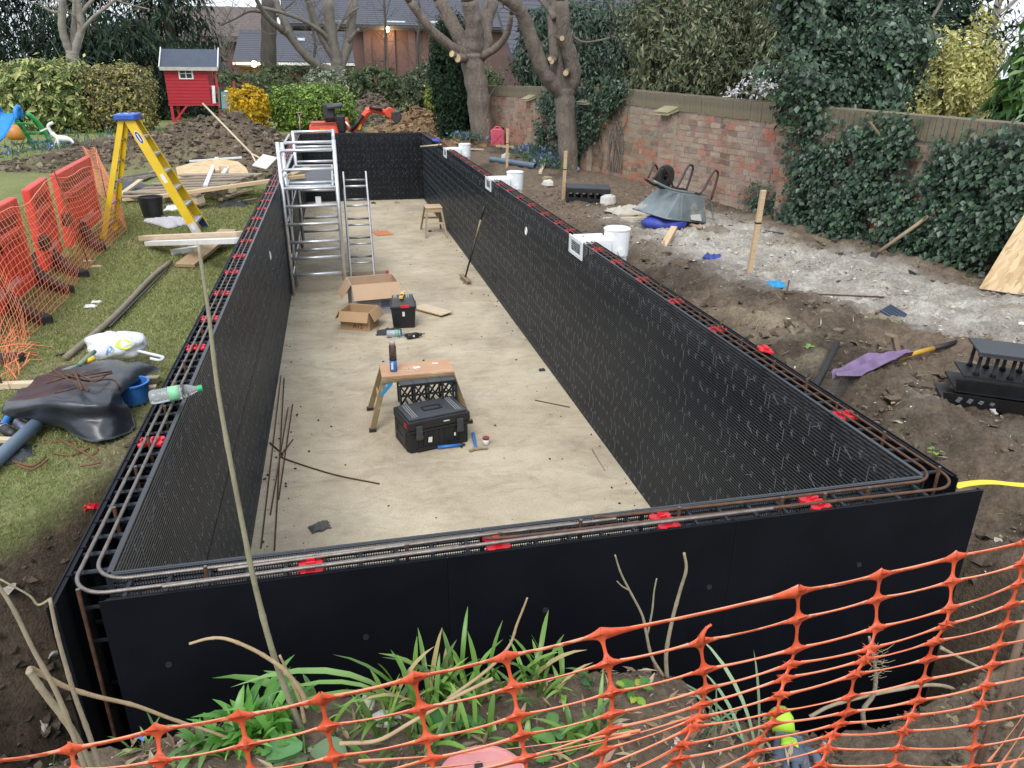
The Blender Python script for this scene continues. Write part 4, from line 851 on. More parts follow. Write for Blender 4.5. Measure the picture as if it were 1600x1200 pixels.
def osb_arch():
    pts = [(275, 262), (296, 256), (318, 252), (345, 249), (372, 253), (384, 262), (391, 276), (345, 280), (310, 279), (279, 282)]
    P = [gy(px, py, 11.75-.034*(py-250)) for px, py in pts]; o = P[-1].copy(); b = MB(); n = len(P); nrm = Vector((0, -.55, .83))
    b.add([p-o+nrm*.009 for p in P]+[p-o-nrm*.009 for p in P], [tuple(range(n)), tuple(range(n, 2*n))[::-1]]+[(i, n+i, n+(i+1) % n, (i+1) % n) for i in range(n)])
    x = obj('chipboard_panel', b, OSB); x.location = o; put(x, 'curved chipboard offcut leaning on the spoil heap above the pallet', 'board')
osb_arch()
for i, (a, b) in enumerate((((338, 278), (352, 262)), ((340, 268), (336, 252)))): plank('timber_offcut', ('slanting', 'upright')[i]+' short timber offcut lying on the curved chipboard', 'timber', gy(*a, 10.8), gy(*b, 11.3), .06, .04, PINE)
plank('white_batten', 'thin white batten lying above the curved chipboard on the heap', 'batten', gy(296, 252, 11.8), gy(378, 246, 11.9), .05, .03, WHITEPAINT)
plank('timber_plank', 'pale plank lying flat at the foot of the heap left of the stepladder', 'plank', G(66, 265, .02), G(110, 260, .02), .30, .03, PALEWOOD)
plank('timber_plank', 'weathered plank behind the stepladder at the foot of the heap', 'plank', G(190, 264, .03), G(245, 262, .03), .12, .04, GREYWOOD)
crumple('plastic_sheet', 'crumpled white plastic sheet at the foot of the heap behind the stepladder', 'sheet', G(214, 258), 1.0, .5, .14, mat('white_poly', (.75, .77, .80), (.6, .62, .66), rough=.4), 4)
crumple('plastic_sheet', 'dark crumpled plastic sheet on the grass left of the pallet', 'sheet', G(203, 292), .5, .8, .10, mat_once4('dark_poly', (.06, .065, .075)), 6, .7)
crumple('plastic_wrap', 'grey and white plastic wrap lying on the grass below the bucket', 'wrap', G(268, 348), .42, .62, .09, PALERAG, 8, .6)
crumple('plastic_bag', 'small white bag on the grass right of the bucket', 'bag', G(272, 328), .22, .2, .10, WHITEPAINT, 12)
crumple('plastic_wrap', 'dark plastic at the right end of the pallet by the pool wall', 'wrap', G(365, 322), .4, .3, .09, DARKRAG, 13)
q = G(237, 341); t = thing('bucket', 'black builders bucket on the lawn under the plank', 'bucket', (q.x, q.y+.1, ZL)); obj('pail', MB().lathe([(.105, 0), (.115, .004), (.145, .24), (.152, .242), (.152, .255), (.138, .256), (.11, .012), (.0001, .012)], 24), BLK, t, smooth=False); obj('bail', MB().tube([(.15*math.cos(a), .15*math.sin(a)*.98, .245-.02*math.sin(a)) for a in np.linspace(math.pi*1.02, math.tau*.99, 12)], .004, 6), DARKSTEEL, t)
wire('timber_pole', 'long weathered wooden pole lying on the lawn', 'pole', bez([G(104, 566, .03), G(180, 500, .03), G(236, 440, .03), G(268, 415, .04)], 5), .022, mat('pole_wood', (.27, .225, .165), (.18, .15, .11), rough=.8, scale=14, bump=.2), 9)
wire('thin_pole', 'thinner metal rod lying beside the wooden pole on the lawn', 'rod', [G(172, 515, .02), G(262, 425, .03)], .009, DARKSTEEL, 7)
# spoil-heap tools
def shovel():
    a = gy(317, 162, 14.4); b = gy(393, 240, 12.3); t = thing('shovel', 'long handled shovel lying on the big spoil heap', 'shovel', b); obj('handle', MB().tube([a-b, Vector((0, 0, 0))], .018, 8), PALEWOOD, t, smooth=True)
    for k, (px, py) in enumerate(((401, 256), (412, 250))): obj('fork_arm', MB().tube([Vector((0, 0, 0)), gy(px, py, 12.0)-b], .014, 7), PALEWOOD, t, smooth=True)
    c = gy(414, 253, 11.8); obj('blade', MB().box(c-b, (.30, .34, .03), (.5, .15, -.6)), mat('pale_board', (.62, .6, .55), (.5, .48, .43), rough=.7), t, bevel=.01)
shovel()
def spade(label, foot, top):
    t = thing('spade', label, 'spade', foot); d = Vector(top)-Vector(foot); obj('shaft', MB().tube([(0, 0, 0), d*.86], .017, 8), HANDLE, t, smooth=True); e = d*.86
    for s in (-1, 1): obj('yoke', MB().tube([e, e+Vector((s*.05, 0, .09))], .011, 6), HANDLE, t)
    obj('grip', MB().tube([e+Vector((-.075, 0, .095)), e+Vector((.075, 0, .095))], .016, 8), HANDLE, t, smooth=True)
spade('spade stuck upright in front of the green hedge', gy(469, 210, 17.6), gy(468, 178, 17.6))
# ------------------------------------------------------------------ near left: sheet, bag, tools
DPM = mat('black_membrane', (.035, .04, .05), (.022, .026, .034), rough=.36, scale=6, bump=.12, bscale=9, spec=.6, wear=(.085, .09, .10), wscale=3, wamt=.4)
CG = [[(60, 588, -.33), (112, 570, -.27), (170, 563, -.25), (212, 566, -.25), (254, 578, -.33)], [(34, 610, -.30), (92, 598, -.235), (150, 592, -.22), (195, 591, -.24), (222, 592, -.30)], [(4, 638, -.30), (62, 628, -.21), (115, 628, -.20), (170, 628, -.22), (190, 618, -.30)], [(10, 650, -.33), (66, 650, -.29), (130, 655, -.29), (178, 652, -.30), (204, 644, -.36)], [(36, 652, -.38), (92, 670, -.38), (140, 690, -.385), (176, 686, -.385), (212, 668, -.40)]]
CGP = [[gz(*p) for p in row] for row in CG]
def cr1(P, t):
    n = len(P)-1; x = min(t*n, n-1e-6); i = int(x); f = x-i; a = P[max(i-1, 0)]; b = P[i]; c = P[i+1]; d = P[min(i+2, n)]
    return .5*((2*b)+(c-a)*f+(2*a-5*b+4*c-d)*f*f+(3*b-a-3*c+d)*f**3)
def dpm(u, v):
    p = cr1([cr1(r, u) for r in CGP], v); w = fract(u*4, v*4, 2)*.018+abs(fract(u*2.2+3, v*5, 8))*.022; return p+Vector((0, 0, w))
o0 = CGP[4][2]; b = MB().sheet(lambda u, v: dpm(u, v)-o0, 36, 30, .003); o = obj('black_sheet', b, DPM, smooth=True); o.location = o0; put(o, 'black plastic membrane draped in folds on the lawn edge by the near left wall', 'sheet')
def sticks():
    S_ = [((75, 585), (140, 596)), ((78, 594), (175, 580)), ((72, 599), (118, 585)), ((82, 577), (130, 608)), ((112, 580), (138, 611)), ((118, 582), (128, 609)), ((84, 614), (120, 606)), ((140, 590), (176, 583))]
    for i, (a, b) in enumerate(S_):
        wire('cut_bar', f'{ORD[i]} short rusty bar in the crossed heap on the black membrane', 'steel bar', [gz(*a, -.185+.006*i), gz(*b, -.18+.006*i)], .0052, RUST, 6, 'short bars on the black membrane')
sticks()
wire('bent_bar', 'rusty hooked bar on the right edge of the black membrane', 'steel bar', bez([gz(100, 585, -.17), gz(140, 594, -.165), gz(175, 593, -.18), gz(186, 605, -.22), gz(190, 614, -.28)], 4), .005, RUST)
wire('bent_bar', 'rusty U-shaped bar end on the black membrane', 'steel bar', bez([gz(120, 583, -.165), gz(143, 595, -.16), gz(155, 594, -.165), gz(170, 582, -.19)], 5), .005, RUST)
def trowel(label, a, b, c, hm):
    t = thing('trowel', label, 'trowel', a); a, b, c = Vector(a), Vector(b), Vector(c); obj('handle', MB().tube([(0, 0, 0), (b-a)*.5, b-a], [.012, .016, .013], 10), hm, t, smooth=True)
    d = (c-b); s = d.cross(Vector((0, 0, 1))).normalized()*.036; obj('blade', MB().add([b-a, b-a+d*.35+s, c-a, b-a+d*.35-s, b-a+Vector((0, 0, -.004)), b-a+d*.35+s+Vector((0, 0, -.004)), c-a+Vector((0, 0, -.004)), b-a+d*.35-s+Vector((0, 0, -.004))], [(0, 1, 2, 3), (7, 6, 5, 4), (0, 4, 5, 1), (1, 5, 6, 2), (2, 6, 7, 3), (3, 7, 4, 0)]), mat_once8(), t)
def mat_once8():
    if 'muddy_green' not in MATS: mat('muddy_green', (.05, .17, .10), (.30, .24, .16), rough=.5, scale=18)
    return MATS['muddy_green']
trowel('green handled trowel lying on the black membrane below the bag', gz(148, 549, -.16), gz(124, 570, -.18), gz(96, 577, -.205), mat('grip_green', (.05, .20, .13), (.22, .22, .14), rough=.5, scale=20))
wire('chisel', 'yellow chisel sticking out below the white bag', 'chisel', [gz(132, 567, -.19), gz(148, 559, -.17)], [.012, .016], YEL, 10)
wire('black_strap', 'thin black strap lying on the grass left of the bag', 'strap', bez([G(88, 560, .02), G(105, 556, .02), G(126, 551, .03)], 4), .006, BLK)
# white carrier bag
def bag():
    q = gz(182, 545, -.28); t = thing('carrier_bag', 'crumpled white carrier bag with blue print beside the black membrane', 'bag', q)
    def fn(u, v):
        a = u*math.tau; e = math.pi*v; r = .92+.30*fract(math.cos(a)*1.6+3, math.sin(a)*1.6, v*3.2, 4)
        return Vector((math.cos(a)*math.sin(e)*.185*r, math.sin(a)*math.sin(e)*.13*r, -math.cos(e)*.088*r+.02))
    BG = mat('thin_white_poly', (.80, .82, .85), (.70, .73, .77), rough=.35, scale=6, bump=.35, bscale=14, trans=.12)
    obj('bag_body', MB().sheet(fn, 30, 16, .001), BG, t, smooth=True)
    obj('handle_loop', MB().tube(bez([(.14, -.07, .0), (.23, -.1, -.02), (.29, -.12, -.035), (.275, -.155, -.04), (.22, -.14, -.03)], 5), .010, 6), BG, t, smooth=True)
    pr = mat('print_cyan', (.04, .24, .55), rough=.5)
    for s, sz, off, rz in (('Rep', .085, (-.045, -.098, .045), 2.75), ('ase', .05, (-.09, -.112, .012), 2.75)):
        o = obj('printed_word', textmesh(s, sz), pr, t); o.location = off; o.rotation_euler = (R(48), 0, rz-math.pi)
    o = obj('lime_blot', MB().prism([(.05*math.cos(k/9*math.tau)*(1+.2*math.sin(k*3)), .035*math.sin(k/9*math.tau)) for k in range(9)], .002), mat('lime_print', (.65, .75, .05), rough=.5), t); o.location = (.075, -.092, .055); o.rotation_euler = (R(48), .2, .2)
bag()
q = gz(208, 612, -.34); t = thing('blue_bucket', 'blue bucket half hidden under the black membrane by the left wall', 'bucket', (q.x, q.y, -.40)); obj('pail', MB().lathe([(.07, 0), (.075, .004), (.088, .11), (.094, .111), (.094, .12), (.082, .12), (.07, .012), (.0001, .012)], 22), BLUE, t)
plank('timber_batten', 'pale batten on the ground passing under the black membrane', 'batten', G(-30, 611, .03), G(250, 600, .03), .05, .035, PALEWOOD); plank('timber_batten', 'second pale batten just right of the blue bucket', 'batten', G(190, 617, .025), G(246, 612, .025), .045, .03, PALEWOOD)
def pipe(label, a, b, r, m, cat='pipe'):
    t = thing('pipe', label, cat, a); d = Vector(b)-Vector(a); n = d.normalized(); s = n.cross(Vector((0, 0, 1))).normalized(); u = s.cross(n); vs = []; fs = []; k = 20
    for e, rr in ((0, r), (1, r), (1, r*.88), (.9, r*.88)):
        for j in range(k): a_ = math.tau*j/k; vs.append(d*e+(s*math.cos(a_)+u*math.sin(a_))*rr)
    for i in range(3):
        for j in range(k): fs.append((i*k+j, i*k+(j+1) % k, (i+1)*k+(j+1) % k, (i+1)*k+j))
    fs.append(tuple(range(k))[::-1]); fs.append(tuple(3*k+j for j in range(k))); obj('pipe_wall', MB().add(vs, fs), m, t, smooth=False); return t
PVC = mat('grey_pvc', (.13, .185, .25), (.105, .15, .205), rough=.4, scale=5, wear=(.2, .22, .23), wscale=5, wamt=.3)
pipe('thick grey-blue plastic pipe at the left edge below the black membrane', G(-40, 770, .05), G(68, 672, .06), .034, PVC)
BLU2 = mat('navy_can', (.03, .035, .14), (.3, .3, .36), rough=.35, scale=16)
def can(label, a, b, r, m, capm):
    t = thing('can', label, 'can', a); d = Vector(b)-Vector(a); obj('body', MB().tube([(0, 0, 0), d*.8], r, 14), m, t, smooth=True); obj('cap', MB().tube([d*.8, d*.84, d], [r*1.05, r*.8, r*.6], 14), capm, t, smooth=True)
can('navy and white can lying beside the grey-blue pipe', G(30, 668, .03), G(54, 686, .03), .024, BLU2, WHITE); can('black tool with white ring beside the pipe at the left edge', G(26, 688, .03), G(5, 676, .03), .028, BLK, WHITE); can('blue handled tool poking from under the black membrane', G(22, 650, .03), G(2, 678, .02), .02, BLUE, BLK)
crumple('black_plastic_scrap', 'black plastic scrap at the left edge under the pipe', 'scrap', G(8, 715), .25, .2, .05, DPM, 17); plank('timber_offcut', 'pale offcut at the left edge beside the pipe', 'timber', G(-25, 700, .05), G(32, 702, .05), .035, .02, PALEWOOD)
for i, pl in enumerate(([(68, 692), (100, 690), (145, 696), (152, 705), (140, 715)], [(82, 708), (112, 711), (140, 700)], [(20, 720), (50, 728), (72, 714)], [(25, 726), (52, 733), (75, 718)], [(90, 684), (150, 718), (150, 724), (122, 729)])):
    wire('rusty_stirrup', f'{ORD[i]} rusty bent stirrup on the grass below the black membrane', 'steel bar', bez([gz(x, y, ZL+.01+.008*i) for x, y in pl], 4), .0048, mat_once9(), 6, 'rusty stirrups on the grass')
for i, (px, py) in enumerate(((134, 778), (128, 792), (143, 795))): o = clip(*(gz(px, py, -.50).to_tuple()[:2]), .4+i, ('upper', 'left', 'right')[i]+' loose red clip lying on the soil outside the left wall', z=gz(px, py, -.50).z, tilt=(.3*i, .2), grp='loose red clips on the soil')
# ------------------------------------------------------------------ far left: playhouse and toys
RP = mat('red_paint', (.50, .03, .05), (.40, .022, .04), rough=.6, scale=4, stretch=(1, 1, 6), wear=(.56, .12, .13), wscale=6, wamt=.3)
def playhouse():
    Y = 27.; a = gy(255, 104, Y); b = gy(323, 108, Y); x0, x1 = a.x, b.x; z0 = gy(265, 162, Y).z; z1 = 1.36; t = thing('playhouse', 'red wooden playhouse on stilts with grey roof and white window', 'playhouse', (x0, Y, ZL)); w = x1-x0; zo = z0-ZL; zh = z1-ZL; px1 = gy(338, 110, Y).x-x0; D = 1.3
    n = 11
    wl = obj('wall', MB().box((w/2, D/2, (zo+zh)/2), (w-.02, D-.02, zh-zo)), RP, t)
    for i in range(n):
        z = zo+(i+.5)*(zh-zo)/n; obj('board', MB().box((w/2, -.008-.006*(i % 2), z), (w, .026, (zh-zo)/n-.010), (R(6), 0, 0)), RP, wl)
    wn = obj('window', MB().box((w*.50, -.035, zh-.20), (.46, .03, .36)), WHITEPAINT, t, bevel=.005)
    for sx in (-1, 1):
        for sz in (-1, 1): obj('pane', MB().box((w*.50+sx*.098, -.053, zh-.20+sz*.075), (.165, .006, .125)), mat_once10(), wn)
    rz1 = 1.92-ZL; rf = obj('roof', MB().add([(-.09, -.14, zh-.03), (px1+.06, -.14, zh-.03), (px1+.06, D/2, rz1), (-.09, D/2, rz1), (-.09, D+.14, zh-.03), (px1+.06, D+.14, zh-.03)], [(0, 1, 2, 3), (3, 2, 5, 4), (0, 3, 4), (1, 5, 2), (0, 4, 5, 1)]), mat('roof_felt', (.075, .09, .125), (.055, .068, .10), rough=.85, scale=5, bump=.1), t)
    obj('fascia', MB().beam((-.10, -.155, zh-.055), (px1+.07, -.155, zh-.055), .025, .11), mat('pale_fascia', (.5, .48, .43), rough=.7), rf); 
    for x in (-.105, px1+.075): obj('bargeboard', MB().beam((x, -.15, zh-.02), (x, D/2, rz1+.02), .03, .09), WHITEPAINT, rf)
    obj('deck', MB().box((px1/2, D/2, zo-.03), (px1+.05, D, .07)), RP, t)
    for x, y in ((.06, .04), (px1-.05, .04), (.06, D-.05), (px1-.05, D-.05)): obj('leg', MB().box((x, y, (zo-.05)/2-.1), (.085, .085, zo+.1)), RP, t)
    obj('brace', MB().beam((.10, .02, .06), (.56, .02, zo-.06), .06, .07, (0, 1, 0)), RP, t); obj('brace', MB().beam((px1-.08, .02, zo-.06), (px1+.30, -.25, .28), .05, .06, (0, 1, 0)), RP, t)
    obj('porch_post', MB().box((px1-.04, 0, (zo+zh)/2), (.06, .06, zh-zo)), RP, t); obj('porch_rail', MB().box(((w+px1)/2, 0, zo+.55), (px1-w, .05, .05)), RP, t); obj('white_panel', MB().box((w+.12, -.03, zo+.29), (.10, .02, .56), (0, .08, 0)), WHITEPAINT, t); obj('back_rail', MB().box(((w+px1)/2, D-.05, zo+.55), (px1-w, .05, .05)), RP, t)
    obj('tower_post', MB().box((px1+.48, .25, zo+.25), (.06, .06, .9)), RP, t)
    s = thing('slide', 'dark green plastic slide at the right side of the playhouse', 'slide', (x0+px1+.22, Y-.35, ZL)); gm = mat('slide_green', (.012, .085, .07), (.009, .065, .052), rough=.4, scale=5)
    obj('chute', MB().sheet(lambda u, v: Vector(((u-.5)*.40, .35-v*.35, zo+.42-v*.62)), 8, 10, .03), gm, s, smooth=True)
    for k in (-1, 1): obj('side', MB().beam((k*.21, .38, zo+.50), (k*.21, -.02, zo-.16), .05, .14), gm, s, bevel=.02)
    obj('lip', MB().box((0, -.04, zo-.2), (.44, .10, .07)), gm, s, bevel=.02); obj('badge', MB().box((.02, .305, zo+.40), (.12, .01, .05), (-.6, 0, 0)), WHITE, s)
def mat_once10():
    if 'dark_pane' not in MATS: mat('dark_pane', (.05, .055, .06), (.02, .022, .025), rough=.1, spec=.6)
    return MATS['dark_pane']
playhouse()
put(obj('trough', MB().box((0, 0, .16), (.75, .4, .34)), mat('concrete_grey', (.30, .28, .25), (.2, .19, .17), rough=.9, bump=.2), bevel=.02), 'grey concrete trough in front of the playhouse behind the heap', 'trough').location = gy(306, 206, 20.5)+Vector((.1, 0, -.12))
def toyslide():
    t = thing('toy_slide', 'blue and green plastic toddler slide at the left edge of the lawn', 'toy slide', (-6.1, 17.6, ZL)); bm = mat('slide_blue', (.02, .26, .72), (.015, .21, .6), rough=.35, scale=4); gm = mat('slide_lime', (.06, .42, .12), (.045, .34, .09), rough=.4, scale=4)
    c = MB().sheet(lambda u, v: Vector((-.1-v*.30+(u-.5)*.42, -v*.95, .80-.66*v-.10*math.sin(v*math.pi)+.10*(abs(u-.5)*2)**4)), 10, 12, .03); obj('chute', c, bm, t, smooth=True)
    for s in (-1, 1): obj('hand_hoop', MB().tube(bez([(-.1+s*.20, .10, .70), (-.1+s*.2, .08, .92), (-.12+s*.2, -.08, .90), (-.14+s*.2, -.14, .68)], 4), .05, 8), bm, t, smooth=True)
    for s in (-1, 1): obj('ladder_side', MB().tube(bez([(.02+s*.2, .12, .80), (.14+s*.2, .25, .62), (.24+s*.2, .42, .25), (.27+s*.2, .48, .0)], 5), .05, 8), gm, t, smooth=True)
    for k in range(3): obj('step', MB().box((.22-.05*k, .42-.12*k, .18+.2*k), (.36, .10, .05)), gm, t, bevel=.015)
toyslide()
def ornament():
    t = thing('garden_toy', 'white four legged plastic toy standing on the grass by the hedge', 'toy', (-5.35, 17.4, ZL)); m = WHITEPAINT
    obj('body', MB().tube(bez([(-.02, 0, .40), (.08, 0, .30), (.25, 0, .27), (.36, 0, .24)], 4), [.05, .05, .05, .05, .06, .07, .07, .07, .07, .06, .05, .05, .03], 8), m, t, smooth=True); obj('head', MB().tube(bez([(-.02, 0, .38), (-.06, 0, .55), (.05, 0, .62)], 4), .035, 7), m, t, smooth=True)
    for x, y, dx in ((.05, .05, -.14), (.08, -.06, .02), (.30, .05, .06), (.33, -.05, .22)): obj('leg', MB().tube([(x, y, .28), (x+dx*.5, y, .15), (x+dx, y, .0)], [.03, .022, .018], 7), m, t, smooth=True)
    obj('ear', MB().box((-.15, 0, .48), (.2, .02, .03), (0, -.4, 0)), m, t)
ornament()
put(obj('garden_toy', MB().lathe([(.16, 0), (.22, .1), (.2, .26), (.08, .34), (.0001, .35)], 14), mat('toy_orange', (.62, .25, .05), rough=.45), smooth=True), 'round orange toy at the left edge behind the blue slide', 'toy').location = (-6.75, 19.3, ZL+.12)
for i, (px, py, s) in enumerate(((150, 418, .07), (141, 480, .06), (150, 473, .05), (137, 409, .05))):
    crumple('paper_scrap', ('brown paper scrap on the grass right of the net', 'white paper scrap on the grass below the net', 'small white stone-like scrap on the grass', 'white scrap against the net')[i], 'scrap', G(px, py), s*1.5, s, s*.4, (CARDIN, WHITEPAINT, WHITEPAINT, WHITEPAINT)[i], 30+i, nu=5, nv=5)
# ================================================================== RIGHT: garden wall and bank
WA = Vector((6.95, 0.0, 0)); WD = Vector((-.128, .992, 0)).normalized(); WN = Vector((-WD.y, WD.x, 0))     # WN points towards the pool
WTH = .23
def wtop(s): return float(np.interp(s, (0, 6.3, 11.8, 18, 22), (.90, .985, 1.07, .98, .95)))
def wallpt(s, t, z): return WA+WD*s+WN*t+Vector((0, 0, z))
def brick_mat(name, attr):
    m, n, p = _new(name); K = n.links.new
    if attr:
        src = N(n, 'ShaderNodeAttribute', attribute_name='col').outputs['Fac']
    else: src = N(n, 'ShaderNodeObjectInfo').outputs['Random']
    r = ramp(n, [(0, (.22, .125, .088)), (.14, (.38, .20, .135)), (.30, (.39, .275, .19)), (.44, (.30, .165, .11)), (.56, (.38, .225, .16)), (.70, (.46, .155, .095)), (.80, (.32, .225, .16)), (.92, (.42, .29, .20)), (.97, (.15, .12, .105))]); r.color_ramp.interpolation = 'CONSTANT'; K(src, r.inputs['Fac'])
    g = N(n, 'ShaderNodeNewGeometry'); a = N(n, 'ShaderNodeTexNoise', Scale=1.1, Detail=7., Roughness=.7); K(g.outputs['Position'], a.inputs['Vector'])
    ra = ramp(n, [(.46, (0, 0, 0)), (.70, (.68, .68, .68))]); K(a.outputs['Fac'], ra.inputs['Fac'])
    m1 = N(n, 'ShaderNodeMixRGB'); K(ra.outputs[0], m1.inputs['Fac']); K(r.outputs[0], m1.inputs['Color1']); m1.inputs['Color2'].default_value = (.46, .42, .36, 1)   # lime bloom
    b = N(n, 'ShaderNodeTexNoise', Scale=.9, Detail=6., Roughness=.65); mp = N(n, 'ShaderNodeMapping'); mp.inputs['Location'].default_value = (5, 3, 9); K(g.outputs['Position'], mp.inputs['Vector']); K(mp.outputs[0], b.inputs['Vector'])
    rb = ramp(n, [(.49, (0, 0, 0)), (.70, (.55, .55, .55))]); K(b.outputs['Fac'], rb.inputs['Fac'])
    m2 = N(n, 'ShaderNodeMixRGB'); K(rb.outputs[0], m2.inputs['Fac']); K(m1.outputs[0], m2.inputs['Color1']); m2.inputs['Color2'].default_value = (.215, .20, .105, 1)   # algae
    f = N(n, 'ShaderNodeTexNoise', Scale=38., Detail=6., Roughness=.7); K(g.outputs['Position'], f.inputs['Vector']); rf = ramp(n, [(.3, (.62, .62, .62)), (.7, (1.25, 1.25, 1.25))]); K(f.outputs['Fac'], rf.inputs['Fac'])
    m3 = N(n, 'ShaderNodeMixRGB', blend_type='MULTIPLY', Fac=.9); K(m2.outputs[0], m3.inputs['Color1']); K(rf.outputs[0], m3.inputs['Color2']); K(m3.outputs[0], p.inputs['Base Color'])
    p.inputs['Roughness'].default_value = .9; bp = N(n, 'ShaderNodeBump', Strength=.5, Distance=.012); K(f.outputs['Fac'], bp.inputs['Height']); K(bp.outputs[0], p.inputs['Normal']); return m
BRK, BRKV = brick_mat('old_brick', False), brick_mat('old_brick_far', True)
MORT = mat('lime_mortar', (.40, .36, .30), (.28, .245, .20), rough=.95, scale=5, bump=.3, bscale=50, wear=(.2, .185, .11), wscale=1.5, wamt=.5)
MOSS = mat('mossy_coping', (.19, .165, .112), (.115, .095, .068), rough=.95, scale=4, bump=.5, bscale=30, wear=(.20, .20, .085), wscale=1.6, wamt=.55, c=(.24, .17, .125))
STONE = mat('cap_stone', (.33, .30, .19), (.24, .215, .12), rough=.9, scale=5, bump=.3, bscale=30)
def garden_wall():
    t = thing('garden_wall', 'old weathered brick garden wall with mossy coping along the right side', 'garden wall', WA, (0, 0, math.atan2(WD.y, WD.x)))   # local x along, local y = towards the pool
    S0, S1, zb = 0., 21.5, -.75
    cb = MB(); ss = [S0, 6.3, 11.8, 18, S1]
    for a_, b_ in zip(ss[:-1], ss[1:]): za, z2 = wtop(a_)-.225, wtop(b_)-.225; cb.add([(a_, -WTH, zb), (b_, -WTH, zb), (b_, 0, zb), (a_, 0, zb), (a_, -WTH, za), (b_, -WTH, z2), (b_, 0, z2), (a_, 0, za)], [(0, 3, 2, 1), (4, 5, 6, 7), (0, 1, 5, 4), (1, 2, 6, 5), (2, 3, 7, 6), (3, 0, 4, 7)])
    obj('core', cb, MORT, t)
    ch, bl = .0765, .228; zt = 1.08-.232; rows = int((zt-zb)/ch); rs = random.Random(4)
    FULL = [None]*4
    for k in range(4):
        b = MB().box((0, 0, 0), (.215, .05, .066)); b.v = [(x+rs.uniform(-.004, .004), y+rs.uniform(-.003, .003), z+rs.uniform(-.003, .003)) for x, y, z in b.v]; FULL[k] = b.mesh('brick'); FULL[k].materials.append(BRK)
    HEAD = MB().box((0, 0, 0), (.103, .05, .066)).mesh('brick'); HEAD.materials.append(BRK)
    items = []
    for r in range(rows):
        z = zt-(r+.5)*ch; s = S0+(.06 if r % 2 else .0); k = r
        while s < S1-.2:
            head = (k % 3 == 2) if r % 4 else rs.random() < .8; w = .103 if head else .215
            (items.append((s+w/2, z, head, w)) if z+.03 < wtop(s+w/2)-.215 else None); s += w+.012; k += 1
    vis = lambda s: 6.0 < s < 17.5
    near = sorted([i for i in items if vis(i[0]) and i[1] > -.42], key=lambda i: i[0])
    use = set(); 
    for it in near:
        if len(use) >= 296: break
        use.add(it)
    V = []; Fq = []; C = []
    for it in items:
        s, z, head, w = it; out = .0045+rs.uniform(-.003, .003)
        if it in use:
            o = obj('brick', HEAD if head else rs.choice(FULL), None, t); o.location = (s, out-.025, z); o.rotation_euler = (0, rs.uniform(-.012, .012), rs.uniform(-.01, .01))
        else:
            n = len(V); x, h = w/2, .033; y1, y0 = out, out-.05
            V += [(s-x, y0, z-h), (s+x, y0, z-h), (s+x, y1, z-h), (s-x, y1, z-h), (s-x, y0, z+h), (s+x, y0, z+h), (s+x, y1, z+h), (s-x, y1, z+h)]
            Fq += [(n+2, n+3, n+7, n+6), (n+7, n+4, n+5, n+6), (n, n+3, n+2, n+1), (n+1, n+2, n+6, n+5), (n+3, n, n+4, n+7)]; C += [(rs.random(),)*3]*8
    o = obj('brickwork', npmesh('brickwork', np.array(V), np.array(Fq), np.array(C)), BRKV, t); o['kind'] = 'stuff'
    CP = [MB().box((0, -WTH/2, 0), (.064+.004*k, WTH+.03, .228)) for k in range(3)]; CPM = []
    for b in CP:
        b.v = [(x+rs.uniform(-.003, .003), y+rs.uniform(-.006, .006), z+rs.uniform(-.008, .008)) for x, y, z in b.v]; me = b.mesh('coping_brick'); me.materials.append(MOSS); CPM.append(me)
    far = MB(); s = S0
    while s < S1:
        if 6. < s < 17: o = obj('coping_brick', rs.choice(CPM), None, t); o.location = (s, rs.uniform(-.004, .004), wtop(s)-.115+rs.uniform(-.006, .006))
        else: far.box((s, -WTH/2, wtop(s)-.115), (.066, WTH+.03, .228))
        s += .0755
    o = obj('far_coping', far, MOSS, t); o['kind'] = 'stuff'
    for s in (6.45, 9.35, 12.2, 15.1):
        WTOP = wtop(s)
        pr = obj('pier', MB().box((s, .05, (zb+WTOP-.25)/2), (.32, .10, WTOP-.25-zb)), MORT, t); kk = 0
        z = zb+.05
        while z < WTOP-.30:
            for c, w in (((-.055, .208), (.11, .10)) if kk % 2 else ((-.11, .10), (.055, .208))):
                b = obj('brick', HEAD if w < .15 else FULL[kk % 4], None, pr); b.location = (s+c, .078, z); b.rotation_euler = (0, 0, .015*math.sin(kk*7))
            z += ch; kk += 1
        obj('cap_stone', MB().add([(s-.2, -.01, WTOP-.16), (s+.2, -.01, WTOP-.16), (s+.2, .20, WTOP-.25), (s-.2, .20, WTOP-.25), (s-.2, -.01, WTOP-.22), (s+.2, -.01, WTOP-.22), (s+.2, .20, WTOP-.29), (s-.2, .20, WTOP-.29)], [(0, 3, 2, 1)[::-1], (4, 5, 6, 7)[::-1], (0, 1, 5, 4), (1, 2, 6, 5), (2, 3, 7, 6), (3, 0, 4, 7)]), STONE, t, bevel=.008)
    return t
garden_wall()
def B(px, py, dz=0., z=-.39): return gz(px, py, z)+Vector((0, 0, dz))
def onbank(px, py, dz=0.):
    """where the view through a pixel meets the bank"""
    d = _ray(px, py); kk = np.arange(1.5, 40, .01)[:, None]; P = CAM+d*kk; i = int(np.argmax(P[:, 2] <= terrain(P[:, 0], P[:, 1])))
    return Vector(P[i])+Vector((0, 0, dz))
